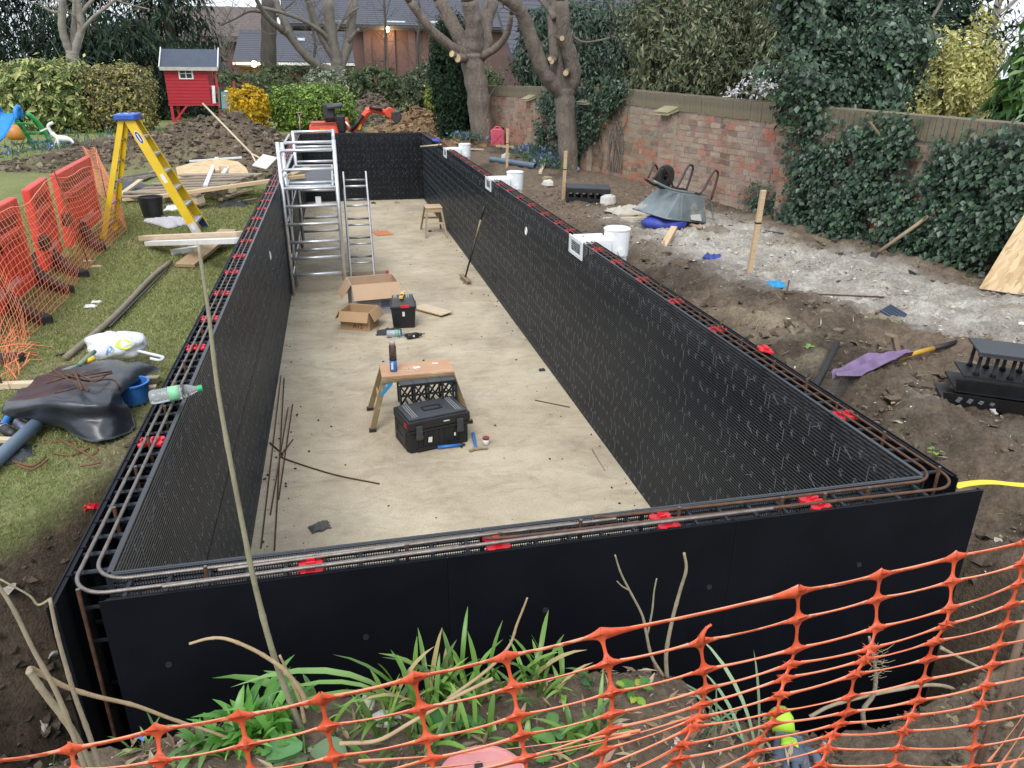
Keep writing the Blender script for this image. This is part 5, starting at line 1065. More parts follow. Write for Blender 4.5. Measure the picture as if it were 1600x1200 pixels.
# ------------------------------------------------------------------ upturned wheelbarrow
def wheelbarrow():
    q = onbank(1062, 358); t = thing('wheelbarrow', 'upturned galvanised wheelbarrow lying on the bank by the brick wall', 'wheelbarrow', q+Vector((0, .25, .14)), (R(4), R(10), R(24))); t.scale = (.86, .86, .86); t.location.z -= .03
    GAL = mat('galvanised', (.235, .275, .285), (.16, .19, .20), rough=.5, metal=.3, scale=5, wear=(.46, .42, .36), wscale=2.2, wamt=.5); TUB = mat('barrow_tube', (.075, .05, .045), (.05, .035, .032), rough=.5, metal=.3, scale=8)
    # tray upside down: rim at bottom, base on top
    rim = [(-.47, -.31), (-.30, -.34), (.40, -.30), (.42, .30), (-.30, .34), (-.47, .31)]; bas = [(-.20, -.20), (-.16, -.21), (.32, -.22), (.33, .22), (-.16, .21), (-.20, .20)]; zt = .33; n = 6
    tr = obj('tray', MB().add([(x, y, 0) for x, y in rim]+[(x, y, zt) for x, y in bas], [tuple(range(6, 12))]+[(i, (i+1) % 6, 6+(i+1) % 6, 6+i) for i in range(6)]), GAL, t, bevel=.008, seg=2)
    obj('rim', MB().tube([(x, y, .0) for x, y in rim+[rim[0]]], .012, 8), GAL, tr, smooth=True)
    for s in (-1, 1):
        obj('frame_tube', MB().tube(bez([(-.62, s*.08, zt+.10), (-.30, s*.16, zt+.035), (.2, s*.20, zt+.03), (.42, s*.22, zt+.0), (.66, s*.25, -.02), (.80, s*.26, -.10)], 5), .017, 10), TUB if s > 0 else GAL, t, smooth=True)
        obj('leg', MB().tube(bez([(.10, s*.20, zt+.04), (.22, s*.22, zt+.06), (.33, s*.23, zt+.33), (.41, s*.23, zt+.37), (.46, s*.23, zt+.30), (.44, s*.24, zt-.02)], 5), .016, 10), TUB, t, smooth=True)
        obj('strap', MB().beam((-.17, s*.215, zt+.012), (-.20, s*.335, .0), .04, .006), GAL, t)
    w = obj('wheel', MB().lathe([(.09, -.03), (.135, -.04), (.158, -.028), (.165, 0), (.158, .028), (.135, .04), (.09, .03), (.04, .025), (.04, -.025), (.09, -.03)], 26, (-.34, 0, zt+.17), Matrix.Rotation(PIh, 3, 'X')), RUBBER, t, smooth=True)
    obj('hub', MB().cyl((-.36, -.10, zt+.19), (-.36, .10, zt+.19), .02, 10), DARKSTEEL, w)
    for s in (-1, 1): obj('wheel_guard', MB().tube(bez([(-.22, s*.10, zt+.03), (-.36, s*.10, zt+.20), (-.52, s*.07, zt+.30), (-.60, s*.05, zt+.12)], 5), .013, 8), TUB, t, smooth=True)
    obj('cement_patch', MB().sheet(lambda u, v: Vector((.02+u*.22, -.338+.10*v*1.0+.0, .02+v*.15)), 5, 4, .004), mat('dried_cement', (.52, .51, .48), (.40, .39, .37), rough=.9, scale=30), tr)
wheelbarrow()
q = onbank(1050, 358); b = MB().lathe([(.15, -.10), (.21, -.04), (.22, .0), (.18, .05), (.10, .09), (.0001, .10)], 20); b.v = [(x*1.25*(1+.12*fract(x*6, y*6, z*6)), y*(1+.12*fract(y*6, x*6)), z) for x, y, z in b.v]
o = obj('blue_sack', b, mat('blue_sack', (.045, .07, .40), (.03, .045, .28), rough=.45, scale=9, bump=.2), smooth=True); o.location = q+Vector((-.05, .1, .07)); put(o, 'blue plastic sack squashed under the upturned wheelbarrow', 'sack')
plank('timber_batten', 'thin batten lying on the bank left of the wheelbarrow', 'batten', onbank(942, 346, .03), onbank(1022, 345, .03), .04, .035, PALEWOOD)
crumple('cement_sack', 'torn pale paper sack lying left of the wheelbarrow', 'sack', onbank(985, 332), .55, .42, .10, mat('paper_sack', (.50, .46, .38), (.40, .36, .29), rough=.85, scale=10), 41)
wire('tool_shaft', 'wooden tool shaft lying in front of the wheelbarrow', 'tool handle', [onbank(1068, 355, .05), onbank(1096, 362, .04)], .022, HANDLE, 9)
def gloves(label, px, py, s, m, seed, rz=0.): crumple('work_gloves', label, 'gloves', onbank(px, py, .01), s, s*.7, s*.35, m, seed, rz, 9, 8)
gloves('muddy work gloves lying in front of the wheelbarrow', 1118, 366, .32, mat('muddy_gloves', (.24, .20, .14), (.12, .10, .085), rough=.9, scale=14), 42)
gloves('dark blue rubber gloves on the bank slope', 1116, 406, .20, mat('glove_navy', (.03, .05, .30), (.02, .035, .2), rough=.4), 44); gloves('light blue rubber glove on the bank by the chalk path', 1210, 450, .18, mat('glove_cyan', (.03, .30, .58), (.02, .22, .45), rough=.4), 46)
# stakes
def stake(label, foot, top, w=.045, dark=True):
    foot, top = Vector(foot), Vector(top); t = thing('wooden_stake', label, 'stake', foot, group='wooden setting-out stakes on the bank'); d = top-foot
    obj('post', MB().beam(-d.normalized()*.15, d, w, w*.7, (0, 1, 0)), PINE, t, bevel=.002)
    if dark: obj('pencil_band', MB().beam(d*.63, d*.65, w*1.03, w*.74, (0, 1, 0)), INK, t)
def stake_px(label, f, tp, w=.045, dark=True):
    a = onbank(*f); a.z -= .02; stake(label, a, gy(*tp, a.y-.03), w, dark)
stake_px('nearest upright wooden stake in front of the brick wall', (1170, 432), (1193, 297)); stake_px('middle upright wooden stake beside the black crate', (880, 312), (884, 236)); stake_px('farthest upright wooden stake beside the pipe and fuel cans', (792, 262), (793, 201))
a = onbank(1012, 434); plank('timber_plank', 'pine timber leaning out of the trench behind the right pool wall', 'plank', a+Vector((-.05, -.02, -.05)), onbank(1054, 363, .06)+Vector((-.15, -.3, .05)), .07, .05, PINE)
# black plastic crate and stones
def crate(label, p, rz, w=.62, d=.42, h=.20):
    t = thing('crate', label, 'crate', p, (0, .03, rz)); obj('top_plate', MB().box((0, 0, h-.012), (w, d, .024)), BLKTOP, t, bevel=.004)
    for s in (-1, 1):
        sd = MB().box((0, s*(d/2-.012), h-.05), (w-.01, .02, .05)).box((0, s*(d/2-.012), .025), (w-.01, .02, .05))
        for k in range(7): sd.box((-w/2+.02+k*(w-.04)/6, s*(d/2-.012), h/2), (.03, .022, h-.04))
        obj('side', sd, BLK, t)
        obj('end', MB().box((s*(w/2-.012), 0, h*.75), (.02, d-.05, .06)).box((s*(w/2-.012), 0, .03), (.02, d-.05, .06)).box((s*(w/2-.012), 0, h/2), (.022, .05, h-.04)), BLK, t)
    obj('base', MB().box((0, 0, .008), (w-.03, d-.03, .016)), BLK, t)
crate('black plastic formwork crate lying on the bank by the tree', onbank(922, 316)+Vector((.02, .2, 0)), -.25)
def rocks(label, p, s, m, seed, name='stone_block'):
    b = MB().lathe([(.0001, -.3), (.8, -.25), (1, 0), (.9, .45), (.5, .62), (.0001, .66)], 9); b.v = [(x*s*(1+.35*fract(x*1.3, y*1.3, z+seed)), y*s*.6*(1+.35*fract(y*1.3, x*1.3, z+seed+3)), z*s*(1+.3*fract(x, y, seed))) for x, y, z in b.v]
    o = obj(name, b, m); o.location = p; o.rotation_euler = (0, 0, seed); put(o, label, 'stone'); return o
CH = mat('chalk_block', (.62, .60, .55), (.48, .45, .40), rough=.9, scale=6, bump=.3)
rocks('white chalk block right of the black crate', onbank(951, 321, .04), .17, CH, 1.); rocks('small white block near the tree by the middle stake', onbank(855, 292, .03), .12, CH, 2.); rocks('buff brick half by the foot of the tree', onbank(855, 284, .03), .10, STONE, 3.3)
# fuel cans and pipes by the far trunk
def jerrycan(label, p, w, h, d, m, rz=0.):
    t = thing('fuel_can', label, 'fuel can', p, (0, 0, rz)); obj('can_body', MB().prism([(-w/2, 0), (w/2, 0), (w/2, h*.80), (w*.30, h*.93), (-w*.34, h*.93), (-w/2, h*.82)], d, Matrix.Translation((0, d/2, 0)) @ Matrix.Rotation(PIh, 4, 'X')), m, t, bevel=.03, seg=3)
    obj('handle', MB().tube(bez([(-w*.25, 0, h*.90), (-w*.12, 0, h*1.0), (w*.10, 0, h*1.0), (w*.22, 0, h*.9)], 4), .018, 8), m, t, smooth=True); obj('cap', MB().cyl((w*.34, 0, h*.86), (w*.40, 0, h*.98), .035, 12), BLK, t)
    for s in (-1, 1): obj('pressed_cross', MB().beam((-s*w*.3, -d/2-.002, h*.2), (s*w*.3, -d/2-.002, h*.68), .012, .02, (0, 1, 0)), m, t)
jerrycan('faded red plastic fuel can at the foot of the trunk', onbank(779, 229)+Vector((0, .12, -.02)), .34, .46, .2, mat('faded_red', (.56, .10, .15), (.47, .075, .12), rough=.45), -.2); jerrycan('dark green fuel can behind the far stake', onbank(801, 229)+Vector((.0, .3, -.02)), .22, .46, .22, mat('can_green', (.03, .07, .04), (.02, .05, .03), rough=.45), .1)
pipe('dark grey drain pipe lying on the bank near the far stake', onbank(767, 253, .05), onbank(837, 264, .05), .055, PVC); plank('timber_plank', 'plank lying on the ground in front of the fuel cans', 'plank', onbank(777, 230, .03), onbank(830, 235, .03), .10, .05, PINE); plank('timber_offcut', 'short pale offcut lying by the bluebells', 'timber', onbank(844, 273, .03), onbank(851, 259, .06), .06, .04, PALEWOOD)
plank('timber_offcut', 'thin pale batten behind the farthest skimmer', 'batten', onbank(735, 235, .03), onbank(754, 236, .03), .08, .03, PALEWOOD); rocks('flat white stone by the far stake', onbank(791, 247, .01), .14, CH, 4.)
wire('long_cane', 'thin cane poking out over the far end of the right wall', 'cane', [(W-.25, 14.2, -.12), gy(690, 226, 13.2)], .016, PALEWOOD)
crumple('blue_tape', 'blue rag on top of the right wall at the far end', 'rag', (W+.05, 14.0, .01), .16, .5, .05, mat('blue_rag', (.03, .06, .38), rough=.5), 47)
# right hand edge
def leaning_board():
    P = [gz(1527, 456, -.36), gz(1640, 474, -.36)]; up = gz(1600, 310, .0); 
    a, b = P; d = b-a; n = Vector((d.y, -d.x, 0)).normalized(); n = -n if n.y < 0 else n
    top = Vector((0, 0, 1.15))+n*.62; sl = d.normalized()*.28
    V = [Vector((0, 0, 0)), d*1.6, d*1.6+top, top*1.0+sl]; th = n.cross(d).normalized()*.009
    o = obj('chipboard_panel', MB().add([v+th for v in V]+[v-th for v in V], [(0, 1, 2, 3), (7, 6, 5, 4), (0, 4, 5, 1), (1, 5, 6, 2), (2, 6, 7, 3), (3, 7, 4, 0)]), OSB); o.location = a; put(o, 'large chipboard sheet leaning at the right edge of the frame', 'board')
leaning_board()
def mattock():
    a, b = onbank(1367, 402, .03), gy(1482, 316, 4.15); t = thing('sledge_hammer', 'long handled sledge hammer leaning on the ivy covered wall', 'hammer', a); d = b-a; obj('shaft', MB().tube([(0, 0, 0), d], [.017, .02], 10), HANDLE, t, smooth=True); obj('head', MB().box((0, 0, .0), (.13, .06, .06), (0, .2, .7)), DARKSTEEL, t, bevel=.008)
mattock()
wire('iron_rod', 'thin iron rod lying across the chalky bank', 'rod', [onbank(1226, 463, .03), onbank(1380, 470, .03)], .007, RUST); wire('iron_rod', 'bent prong at the left end of the iron rod', 'rod', [onbank(1228, 464, .03), onbank(1231, 452, .08)], .006, RUST)
wire('cable', 'black cable lying along the bank below the ivy', 'cable', bez([onbank(x, y, .012) for x, y in ((1420, 425), (1450, 440), (1500, 450), (1550, 458), (1600, 466))], 4), .011, BLK)
wire('cable', 'thin grey cable running from the wheelbarrow to the ivy', 'cable', bez([onbank(x, y, .012) for x, y in ((1130, 352), (1165, 358), (1215, 365), (1262, 372), (1282, 382))], 4), .008, DARKSTEEL)
q = onbank(1396, 493, .02); o = obj('plastic_grate', MB().box((0, 0, 0), (.17, .15, .012)).box((-.05, 0, .008), (.006, .14, .006)).box((-.015, 0, .008), (.006, .14, .006)).box((.02, 0, .008), (.006, .14, .006)).box((.055, 0, .008), (.006, .14, .006)), mat('grate_blue', (.05, .065, .10), (.03, .04, .065), rough=.4)); o.location = q; o.rotation_euler = (.35, -.1, .5); put(o, 'small dark plastic grate piece lying on the bank', 'grate')
# pickaxe and the purple cloth strip tied to it
def pick():
    a, b = onbank(1402, 570, .05), onbank(1506, 538, .03); t = thing('mattock', 'yellow and black handled mattock lying on the bank', 'mattock', a); d = b-a
    obj('shaft', MB().tube([(0, 0, 0), d*.5], .017, 10), mat('yellow_grip', (.62, .36, .05), (.5, .28, .04), rough=.5, wear=(.3, .2, .1), wscale=9, wamt=.5), t, smooth=True); obj('grip', MB().tube([d*.5, d*.93], .019, 10), BLK, t, smooth=True); obj('end', MB().tube([d*.93, d], .02, 10), YEL, t, smooth=True)
    obj('head', MB().beam((.01, 0, -.02), (-.02, .06, .13), .035, .028, (0, 1, 0)).beam((-.02, .05, .125), (-.07, .09, .135), .06, .014), mat('muddy_iron', (.22, .16, .10), (.14, .10, .07), rough=.8), t, bevel=.003)
pick()
def scarf():
    pts = [(1297, 614), (1330, 598), (1365, 580), (1395, 572), (1418, 570)]; wd = [.03, .10, .11, .08, .05]; P = [onbank(*p) for p in pts]; o0 = P[2].copy()
    P[0] = gz(1297, 614, -.02); 
    def fn(u, v):
        c = cr1(P, u); n = len(wd)-1; x = min(u*n, n-1e-6); i = int(x); w = wd[i]+(wd[i+1]-wd[i])*(x-i); return c+Vector((.35, -1, 0)).normalized()*w*(v-.5)*1.1+Vector((0, 0, .085+.02*math.sin(v*9+u*5)+.01*fract(u*7, v*4)))-o0
    o = obj('cloth_strip', MB().sheet(fn, 28, 8, .002), mat('purple_cloth', (.24, .165, .30), (.17, .115, .21), rough=.85, scale=7, wear=(.24, .2, .2), wscale=5, wamt=.4), smooth=True); o.location = o0; put(o, 'purple cloth strip lying between the mattock and the right pool wall', 'cloth')
scarf()
t = pipe('upright black pipe stub behind the right pool wall', gz(1268, 602, -.06)+Vector((.02, .03, -.1)), gy(1308, 536, 2.05), .020, BLK); 
e = gy(1308, 536, 2.05); a_ = gz(1268, 602, -.06); d = (e-a_).normalized(); obj('pipe_collar', MB().tube([d*((e-a_).length+.0), d*((e-a_).length+.05)], .024, 14), BLKTOP, t, smooth=True)
def black_trays():
    q = onbank(1560, 630); t = thing('formwork_trays', 'stack of black plastic formwork trays at the right edge of the bank', 'trays', q, (0, R(2), R(-30)))
    w, d = .62, .30
    low = MB().box((0, 0, .01), (w, d, .012)).add([(-w/2, -d/2, .005), (w/2, -d/2, .005), (w/2, -d/2-.03, .085), (-w/2-.03, -d/2-.03, .085), (-w/2, -d/2+.006, .005), (w/2, -d/2+.006, .005), (w/2, -d/2-.024, .085), (-w/2-.03, -d/2-.024, .085)], [(0, 1, 2, 3), (7, 6, 5, 4), (0, 3, 7, 4), (1, 5, 6, 2), (3, 2, 6, 7)]); obj('lower_tray', low, BLK, t)
    for k in range(4): obj('grey_slot', MB().box((-w/2+.06+k*.055, -d/2-.018, .05), (.022, .006, .035-.006*k), (.3, .3, 0)), mat_once4('slot_grey', (.2, .22, .24)), t)  # slots in a lighter grey than the tray
    up = MB().box((.05, .04, .08), (w, d, .014)).add([(-w/2+.05, -d/2+.04, .08), (w/2+.05, -d/2+.04, .08), (w/2+.05, -d/2+.02, .155), (-w/2+.03, -d/2+.02, .155), (-w/2+.05, -d/2+.046, .08), (w/2+.05, -d/2+.046, .08), (w/2+.05, -d/2+.026, .155), (-w/2+.03, -d/2+.026, .155)], [(0, 1, 2, 3), (7, 6, 5, 4), (0, 3, 7, 4), (1, 5, 6, 2), (3, 2, 6, 7)]).box((.05, .06, .152), (w*.9, d*.8, .010)); obj('upper_tray', up, BLK, t)
    for k in range(7):
        x = -w/2+.15+k*.085
        for y in (-.02, .13): obj('pillar', MB().lathe([(.020, .155), (.010, .18), (.010, .27), (.020, .295)], 10, (x, y, 0)), BLK, t, smooth=True)
    obj('lid_plate', MB().box((.12, .06, .302), (w, .26, .014)).box((.12, -.06, .292), (w, .012, .026)), BLKTOP, t, bevel=.003)
black_trays()
ys_ = [gz(1493, 760, -.16), gz(1545, 757, -.2), gz(1600, 755, -.2), gz(1680, 752, -.2), gz(1900, 745, -.3)]
o0 = ys_[0].copy(); o = obj('yellow_strap', MB().sheet(lambda u, v: cr1(ys_, u)+Vector((0, (v-.5)*.035, .012*math.sin(u*8)))-o0, 20, 2, .002), mat('strap_yellow', (.80, .62, .05), (.7, .52, .03), rough=.5), smooth=True); o.location = o0; put(o, 'yellow webbing strap stretched from the near right pool corner', 'strap')
# ================================================================== vegetation
LEAF = leafmat('leaf_glossy', .38, .2, .5); LEAFM = leafmat('leaf_matt', .6, .3, .25); NEEDLE = leafmat('needle', .7, .15, .15)
BARK = mat('bark', (.205, .168, .138), (.115, .093, .076), rough=.9, scale=9, stretch=(1, 1, .3), bump=1., bscale=30, bdist=.07, c=(.27, .235, .19), wear=(.16, .165, .10), wscale=2, wamt=.3)
PALEBARK = mat('pale_bark', (.40, .37, .33), (.26, .235, .2), rough=.85, scale=7, bump=.3); DARKBARK = mat('dark_bark', (.095, .082, .07), (.06, .052, .045), rough=.9, scale=8, stretch=(1, 1, .3), bump=.6, bscale=20); SAWN = mat('sawn_wood', (.62, .46, .28), (.5, .35, .2), rough=.8, scale=9)
def leafmesh(name, P, Nn, size, col, aspect=.5, fold=.25, down=.3, seed=0):
    """one kite-shaped, folded leaf per point"""
    g = np.random.default_rng(seed); n = len(P); Nn = Nn/np.maximum(np.linalg.norm(Nn, axis=1, keepdims=True), 1e-6)
    t = g.normal(size=(n, 3)); t[:, 2] -= down*2.2; t -= Nn*(t*Nn).sum(1, keepdims=True); t /= np.maximum(np.linalg.norm(t, axis=1, keepdims=True), 1e-6); b = np.cross(Nn, t)
    s = np.broadcast_to(size, (n,))[:, None]*(.45+1.0*g.random((n, 1))**1.4); w = s*aspect*.5
    A = P; Bv = P+t*s*.45+b*w+Nn*w*fold; Cv = P+t*s+Nn*s*-.08; D = P+t*s*.45-b*w+Nn*w*fold
    V = np.stack([A, Bv, Cv, D], 1).reshape(-1, 3); i = np.arange(n)*4; F_ = np.stack([np.stack([i, i+1, i+2], 1), np.stack([i, i+2, i+3], 1)], 1).reshape(-1, 3)
    return npmesh(name, V, F_, np.repeat(col, 4, 0))
def pick_cols(n, pal, g, jit=.25):
    pal = np.array([p[:3] for p in pal]); w = np.ones(len(pal))/len(pal); c = pal[g.choice(len(pal), n, p=w)]; return (c*(1+jit*g.normal(size=(n, 1)))).clip(.004, .95)
def blob_pts(n, c, r, g, hollow=.55, lumps=9, lump=.28, flat=0.):
    """points through an uneven crown: many clumps on a lumpy ellipsoid, boxier when flat>0"""
    k = max(8, n//(38 if not flat else 9)); d = g.normal(size=(k, 3)); d /= np.linalg.norm(d, axis=1, keepdims=True)
    if flat: d = d*(1-flat)+d/np.abs(d).max(1, keepdims=True)*flat*np.clip(.92+.05*g.normal(size=(k, 1)), .7, 1)
    L_ = g.normal(size=(lumps, 3)); L_ /= np.linalg.norm(L_, axis=1, keepdims=True); ln = (np.exp(6*((d/np.linalg.norm(d, axis=1, keepdims=True)@L_.T)-1))).max(1); rad = (hollow+(1-hollow)*g.random(k)**.45)*(1-lump+lump*1.4*ln)
    cen = d*rad[:, None]; idx = g.integers(0, k, n); off = g.normal(size=(n, 3))*(.085 if not flat else .05)
    p = (cen[idx]+off)*np.array(r)+np.array(c); nrm = d[idx]/np.array(r)*np.mean(r)+g.normal(size=(n, 3))*.55+np.array((0, 0, .35)); return p, nrm
def shrub(name, label, cat, c, r, n, size, pal, aspect=.5, seed=1, flat=0., m=None, group=None, hollow=.5, stems=5, lump=.28, down=.3, stem_m=None, base=None, core=True):
    g = np.random.default_rng(seed); c = np.array(c, float); bz = c[2]-r[2] if base is None else base; t = thing(name, label, cat, (c[0], c[1], bz), group=group); o = np.array((c[0], c[1], bz))
    p, nn = blob_pts(n, c, r, g, hollow, 9, lump, flat)
    if flat:
        q = n//5; pi_, ni_ = blob_pts(q, c, [k*.82 for k in r], g, .75, 9, lump, flat); p = np.concatenate([p, pi_]); nn = np.concatenate([nn, ni_*.5+g.normal(size=(q, 3))*.3])
    keep = p[:, 2] > bz-.05; p, nn = p[keep], nn[keep]; f = obj('foliage', leafmesh('foliage', p-o, nn, size*np.where(np.arange(len(p)) < n, 1., 2.), pick_cols(len(p), pal, g), aspect, .25, down, seed), m or LEAF, t)
    rs = random.Random(seed); b = MB()
    for k in range(stems):
        a = rs.uniform(0, math.tau); b.tube(bez([(rs.uniform(-.3, .3)*r[0], rs.uniform(-.2, .2)*r[1], 0), (math.cos(a)*r[0]*.35, math.sin(a)*r[1]*.35, r[2]*.8), (math.cos(a)*r[0]*.72, math.sin(a)*r[1]*.7, r[2]*1.5)], 3), [.05*r[2]*(1-.11*q) for q in range(7)], 6)
    if stems: obj('stems', b, stem_m or DARKBARK, t, smooth=True)
    return t
def tree_px(name, label, Y, branches, bm=BARK, base=None, group=None, cat='tree', twigs=0, seed=1, twig_m=None, stubs=()):
    """trunk and limbs surveyed against the photo at distance Y: (pixel polyline, start px radius, end px radius, depth drift)"""
    k = lambda y: (y-CAM[1])*1.0/FPX*1.05
    P0 = gy(*branches[0][0][0], Y); t = thing(name, label, cat, P0, group=group); rs = random.Random(seed); ends = []
    for i, (pl, r0, r1, dr) in enumerate(branches):
        q = [gy(x, y, Y+dr*j/max(1, len(pl)-1)) for j, (x, y) in enumerate(pl)]
        if i == 0: q = [q[0]+Vector((0, 0, -.5))]+q
        q = bez(q, 5); n = len(q); rr = [k(Y)*(r0+(r1-r0)*j/(n-1))*(1+.05*math.sin(j*1.7+i)) for j in range(n)]
        if i == 0: rr = [r*(1+.45*max(0, 1-j/6)**2) for j, r in enumerate(rr)]
        tb = MB().tube([p-P0 for p in q], rr, 14 if r0 > 5 else 8); kr = rr[0]*.10; tb.v = [(x+kr*fract(x*9, y*9, z*2.2), y+kr*fract(y*9+5, x*9, z*2.2), z) for x, y, z in tb.v]; obj('trunk' if i == 0 else 'limb', tb, bm, t, smooth=True); ends += [(q[j], rr[j], (q[j]-q[j-1]).normalized()) for j in range(2, n, 2)]
        if i:                                     # limbs carry on above the frame
            d = (q[-1]-q[-3]).normalized()
            if q[-1].z > 2.0 and r1 > 2.5: e = [q[-1], q[-1]+(d+Vector((0, 0, .3)))*.9, q[-1]+(d+Vector((rs.uniform(-.2, .2), 0, .5)))*2.]; obj('limb', MB().tube([p-P0 for p in bez(e, 4)], [rr[-1]*(1-.08*j) for j in range(9)], 8), bm, t, smooth=True)
    if twigs:
        b = MB()
        for _ in range(twigs):
            p, r, d = rs.choice(ends); v = Vector((rs.uniform(-1, 1), rs.uniform(-.8, .8), rs.uniform(-.1, 1.1))).normalized(); l = rs.uniform(.5, 1.6); pts = [p, p+v*l*.5+Vector((0, 0, .05)), p+v*l+Vector((rs.uniform(-.2, .2), 0, .25*l))]
            b.tube([x-P0 for x in pts], [.013, .009, .004], 4, False)
            for _k in range(3): s = pts[1]+(pts[2]-pts[1])*rs.random(); b.tube([s-P0, s+Vector((rs.uniform(-.35, .35), rs.uniform(-.3, .3), rs.uniform(.0, .4)))-P0], [.006, .003], 3, False)
        o = obj('twigs', b, twig_m or bm, t); o['kind'] = 'stuff'
    for (x, y, dx, dy, r) in stubs:
        a = gy(x, y, Y-.1); e = gy(x+dx, y+dy, Y-.35); rad = k(Y)*r; s = obj('sawn_stub', MB().tube([a-P0, e-P0], [rad*1.15, rad], 12), bm, t, smooth=True); d = (e-a).normalized(); obj('sawn_face', MB().tube([e-P0-d*.004, e-P0+d*.006], rad*.93, 12), SAWN, s)
    return t
# the big pollarded tree by the far end of the pool
tree_px('bare_tree', 'large bare pollarded tree by the far right pool corner', 17.0, [([(757, 226), (750, 175), (745, 135), (738, 98), (737, 84)], 17, 15, 0), ([(734, 88), (716, 80), (700, 69), (670, 42), (640, 2)], 8, 5, -.6), ([(733, 86), (724, 68), (706, 36), (688, 0)], 11, 9, .3), ([(739, 84), (741, 60), (739, 30), (733, 0)], 14, 11, -.3), ([(745, 88), (755, 70), (757, 36), (769, 0)], 13, 10, .6), ([(744, 92), (775, 75), (793, 51), (799, 22)], 6, 3, -.8), ([(799, 24), (806, 10), (815, 0)], 2.6, 1.5, -.2)], twigs=14, seed=3, stubs=((722, 90, -16, -6, 4.5), (728, 90, -13, 1, 5.5)))
tree_px('bare_tree', 'bare multi-stemmed tree in front of the ivy patch on the wall', 11.9, [([(890, 268), (886, 215), (882, 165), (882, 138)], 14, 15, 0), ([(878, 145), (862, 128), (848, 108), (833, 69), (818, 27), (806, 8), (784, -6)], 12, 8, -.5), ([(879, 142), (872, 110), (869, 60), (866, 25), (872, 0)], 12, 9, .2), ([(886, 142), (896, 118), (890, 84), (882, 54), (878, 0)], 12, 9, -.3), ([(868, 30), (858, 14), (846, 0)], 5, 4, .3), ([(884, 42), (900, 60), (916, 66), (950, 60), (962, 52)], 2, 1, -.4)], twigs=6, seed=5, stubs=((868, 92, -6, 4, 3.5), (872, 58, 6, 2, 3.5), (888, 110, -4, 4, 4), (876, 27, 4, 2, 4), (864, 90, -5, 2, 3)))
tree_px('bare_tree', 'bare spreading tree behind the bright green hedge', 32., [([(530, 140), (530, 126), (527, 104)], 10, 9, 0), ([(524, 112), (505, 106), (489, 97), (471, 79), (451, 54), (442, 48)], 6, 4.5, -1), ([(452, 56), (450, 44), (437, 20), (431, 0)], 5, 4, .3), ([(527, 106), (525, 90), (518, 56), (512, 0)], 8, 7, 0), ([(530, 108), (534, 97), (545, 65), (552, 0)], 7, 6, .6), ([(545, 66), (553, 54), (561, 46)], 3, 2.5, -.3), ([(526, 98), (512, 76), (500, 54), (490, 24), (482, 0)], 4.5, 3.5, -.6), ([(526, 98), (514, 66), (505, 52), (478, 34), (442, 20), (400, 10)], 3.5, 2, -1), ([(520, 60), (530, 40), (545, 22), (560, 12)], 2, 1.4, .3)], bm=mat('mid_bark', (.185, .165, .14), (.12, .105, .088), rough=.9, scale=5, bump=.4), twigs=60, seed=6)
tree_px('bare_tree', 'slender bare tree with forking stems behind the variegated hedge', 26., [([(114, 120), (114, 98), (113, 80)], 8, 7.5, 0), ([(111, 84), (104, 68), (98, 50), (97, 22), (98, -4)], 5, 4, -.3), ([(114, 82), (115, 60), (117, 30), (119, -4)], 4, 3.5, .3), ([(116, 84), (122, 62), (127, 45), (125, 25), (120, -4)], 5, 4, 0), ([(121, 58), (134, 40), (147, 26), (165, 12), (182, -2)], 2.5, 1.8, -.4), ([(126, 20), (135, 10), (146, -2)], 2.5, 2, .2), ([(97, 18), (84, 19), (70, 12), (60, 2)], 2, 1.2, -.2), ([(182, 0), (205, 8), (232, 14)], 1, .7, 0)], bm=mat('grey_bark', (.30, .275, .235), (.21, .19, .16), rough=.9, scale=6, bump=.3), twigs=25, seed=7)
tree_px('tree_trunk', 'straight dark trunk standing behind the hedge left of centre', 36., [([(420, 118), (420, 60), (421, -4)], 10, 9.5, 0), ([(414, 20), (390, 18), (370, 28), (345, 40)], 1.6, .8, -1), ([(428, 30), (445, 14), (462, 0)], 1.6, 1, .5)], bm=DARKBARK, twigs=12, seed=8)
for i, (pl, d) in enumerate((([(350, 100), (346, 80), (338, 55), (326, 25), (318, 0)], 38), ([(347, 82), (356, 60), (360, 40), (352, 10)], 38.2), ([(600, 118), (602, 80), (602, 40), (600, 0)], 41), ([(654, 112), (652, 70), (656, 30), (654, 0)], 40), ([(490, 100), (492, 70), (488, 40), (480, 5)], 40))):
    tree_px('slender_tree', ('thin pale birch left of the dark straight trunk', 'second thin pale birch stem beside the first', 'thin tree in front of the lit brick building', 'thin tree right of the lamp on the brick building', 'thin bare tree in front of the slate roofs')[i], d, [(pl, 2.2, 1.4, 0)], bm=PALEBARK if i < 2 else DARKBARK, twigs=34 if i < 2 else 45, seed=20+i, group='slender bare trees', twig_m=PALEBARK if i < 2 else DARKBARK)
VAR = [(.37, .41, .15), (.26, .33, .11), (.50, .50, .22), (.13, .19, .065), (.09, .14, .05), (.44, .46, .19)]; VAR2 = [(.43, .40, .15), (.21, .21, .09), (.16, .145, .09), (.54, .48, .15), (.13, .15, .065), (.28, .22, .13)]
DG = [(.034, .070, .042), (.048, .092, .050), (.022, .046, .030), (.075, .115, .068)]; HG = [(.075, .11, .05), (.11, .15, .065), (.048, .072, .036), (.15, .18, .09)]
shrub('hedge_bush', 'clipped variegated laurel bush, left half of the big hedge at far left', 'bush', (-7.05, 23., .54), (1.25, .85, 1.05), 7000, .15, VAR, .42, 1, .72, LEAFM, hollow=.62, lump=.10)
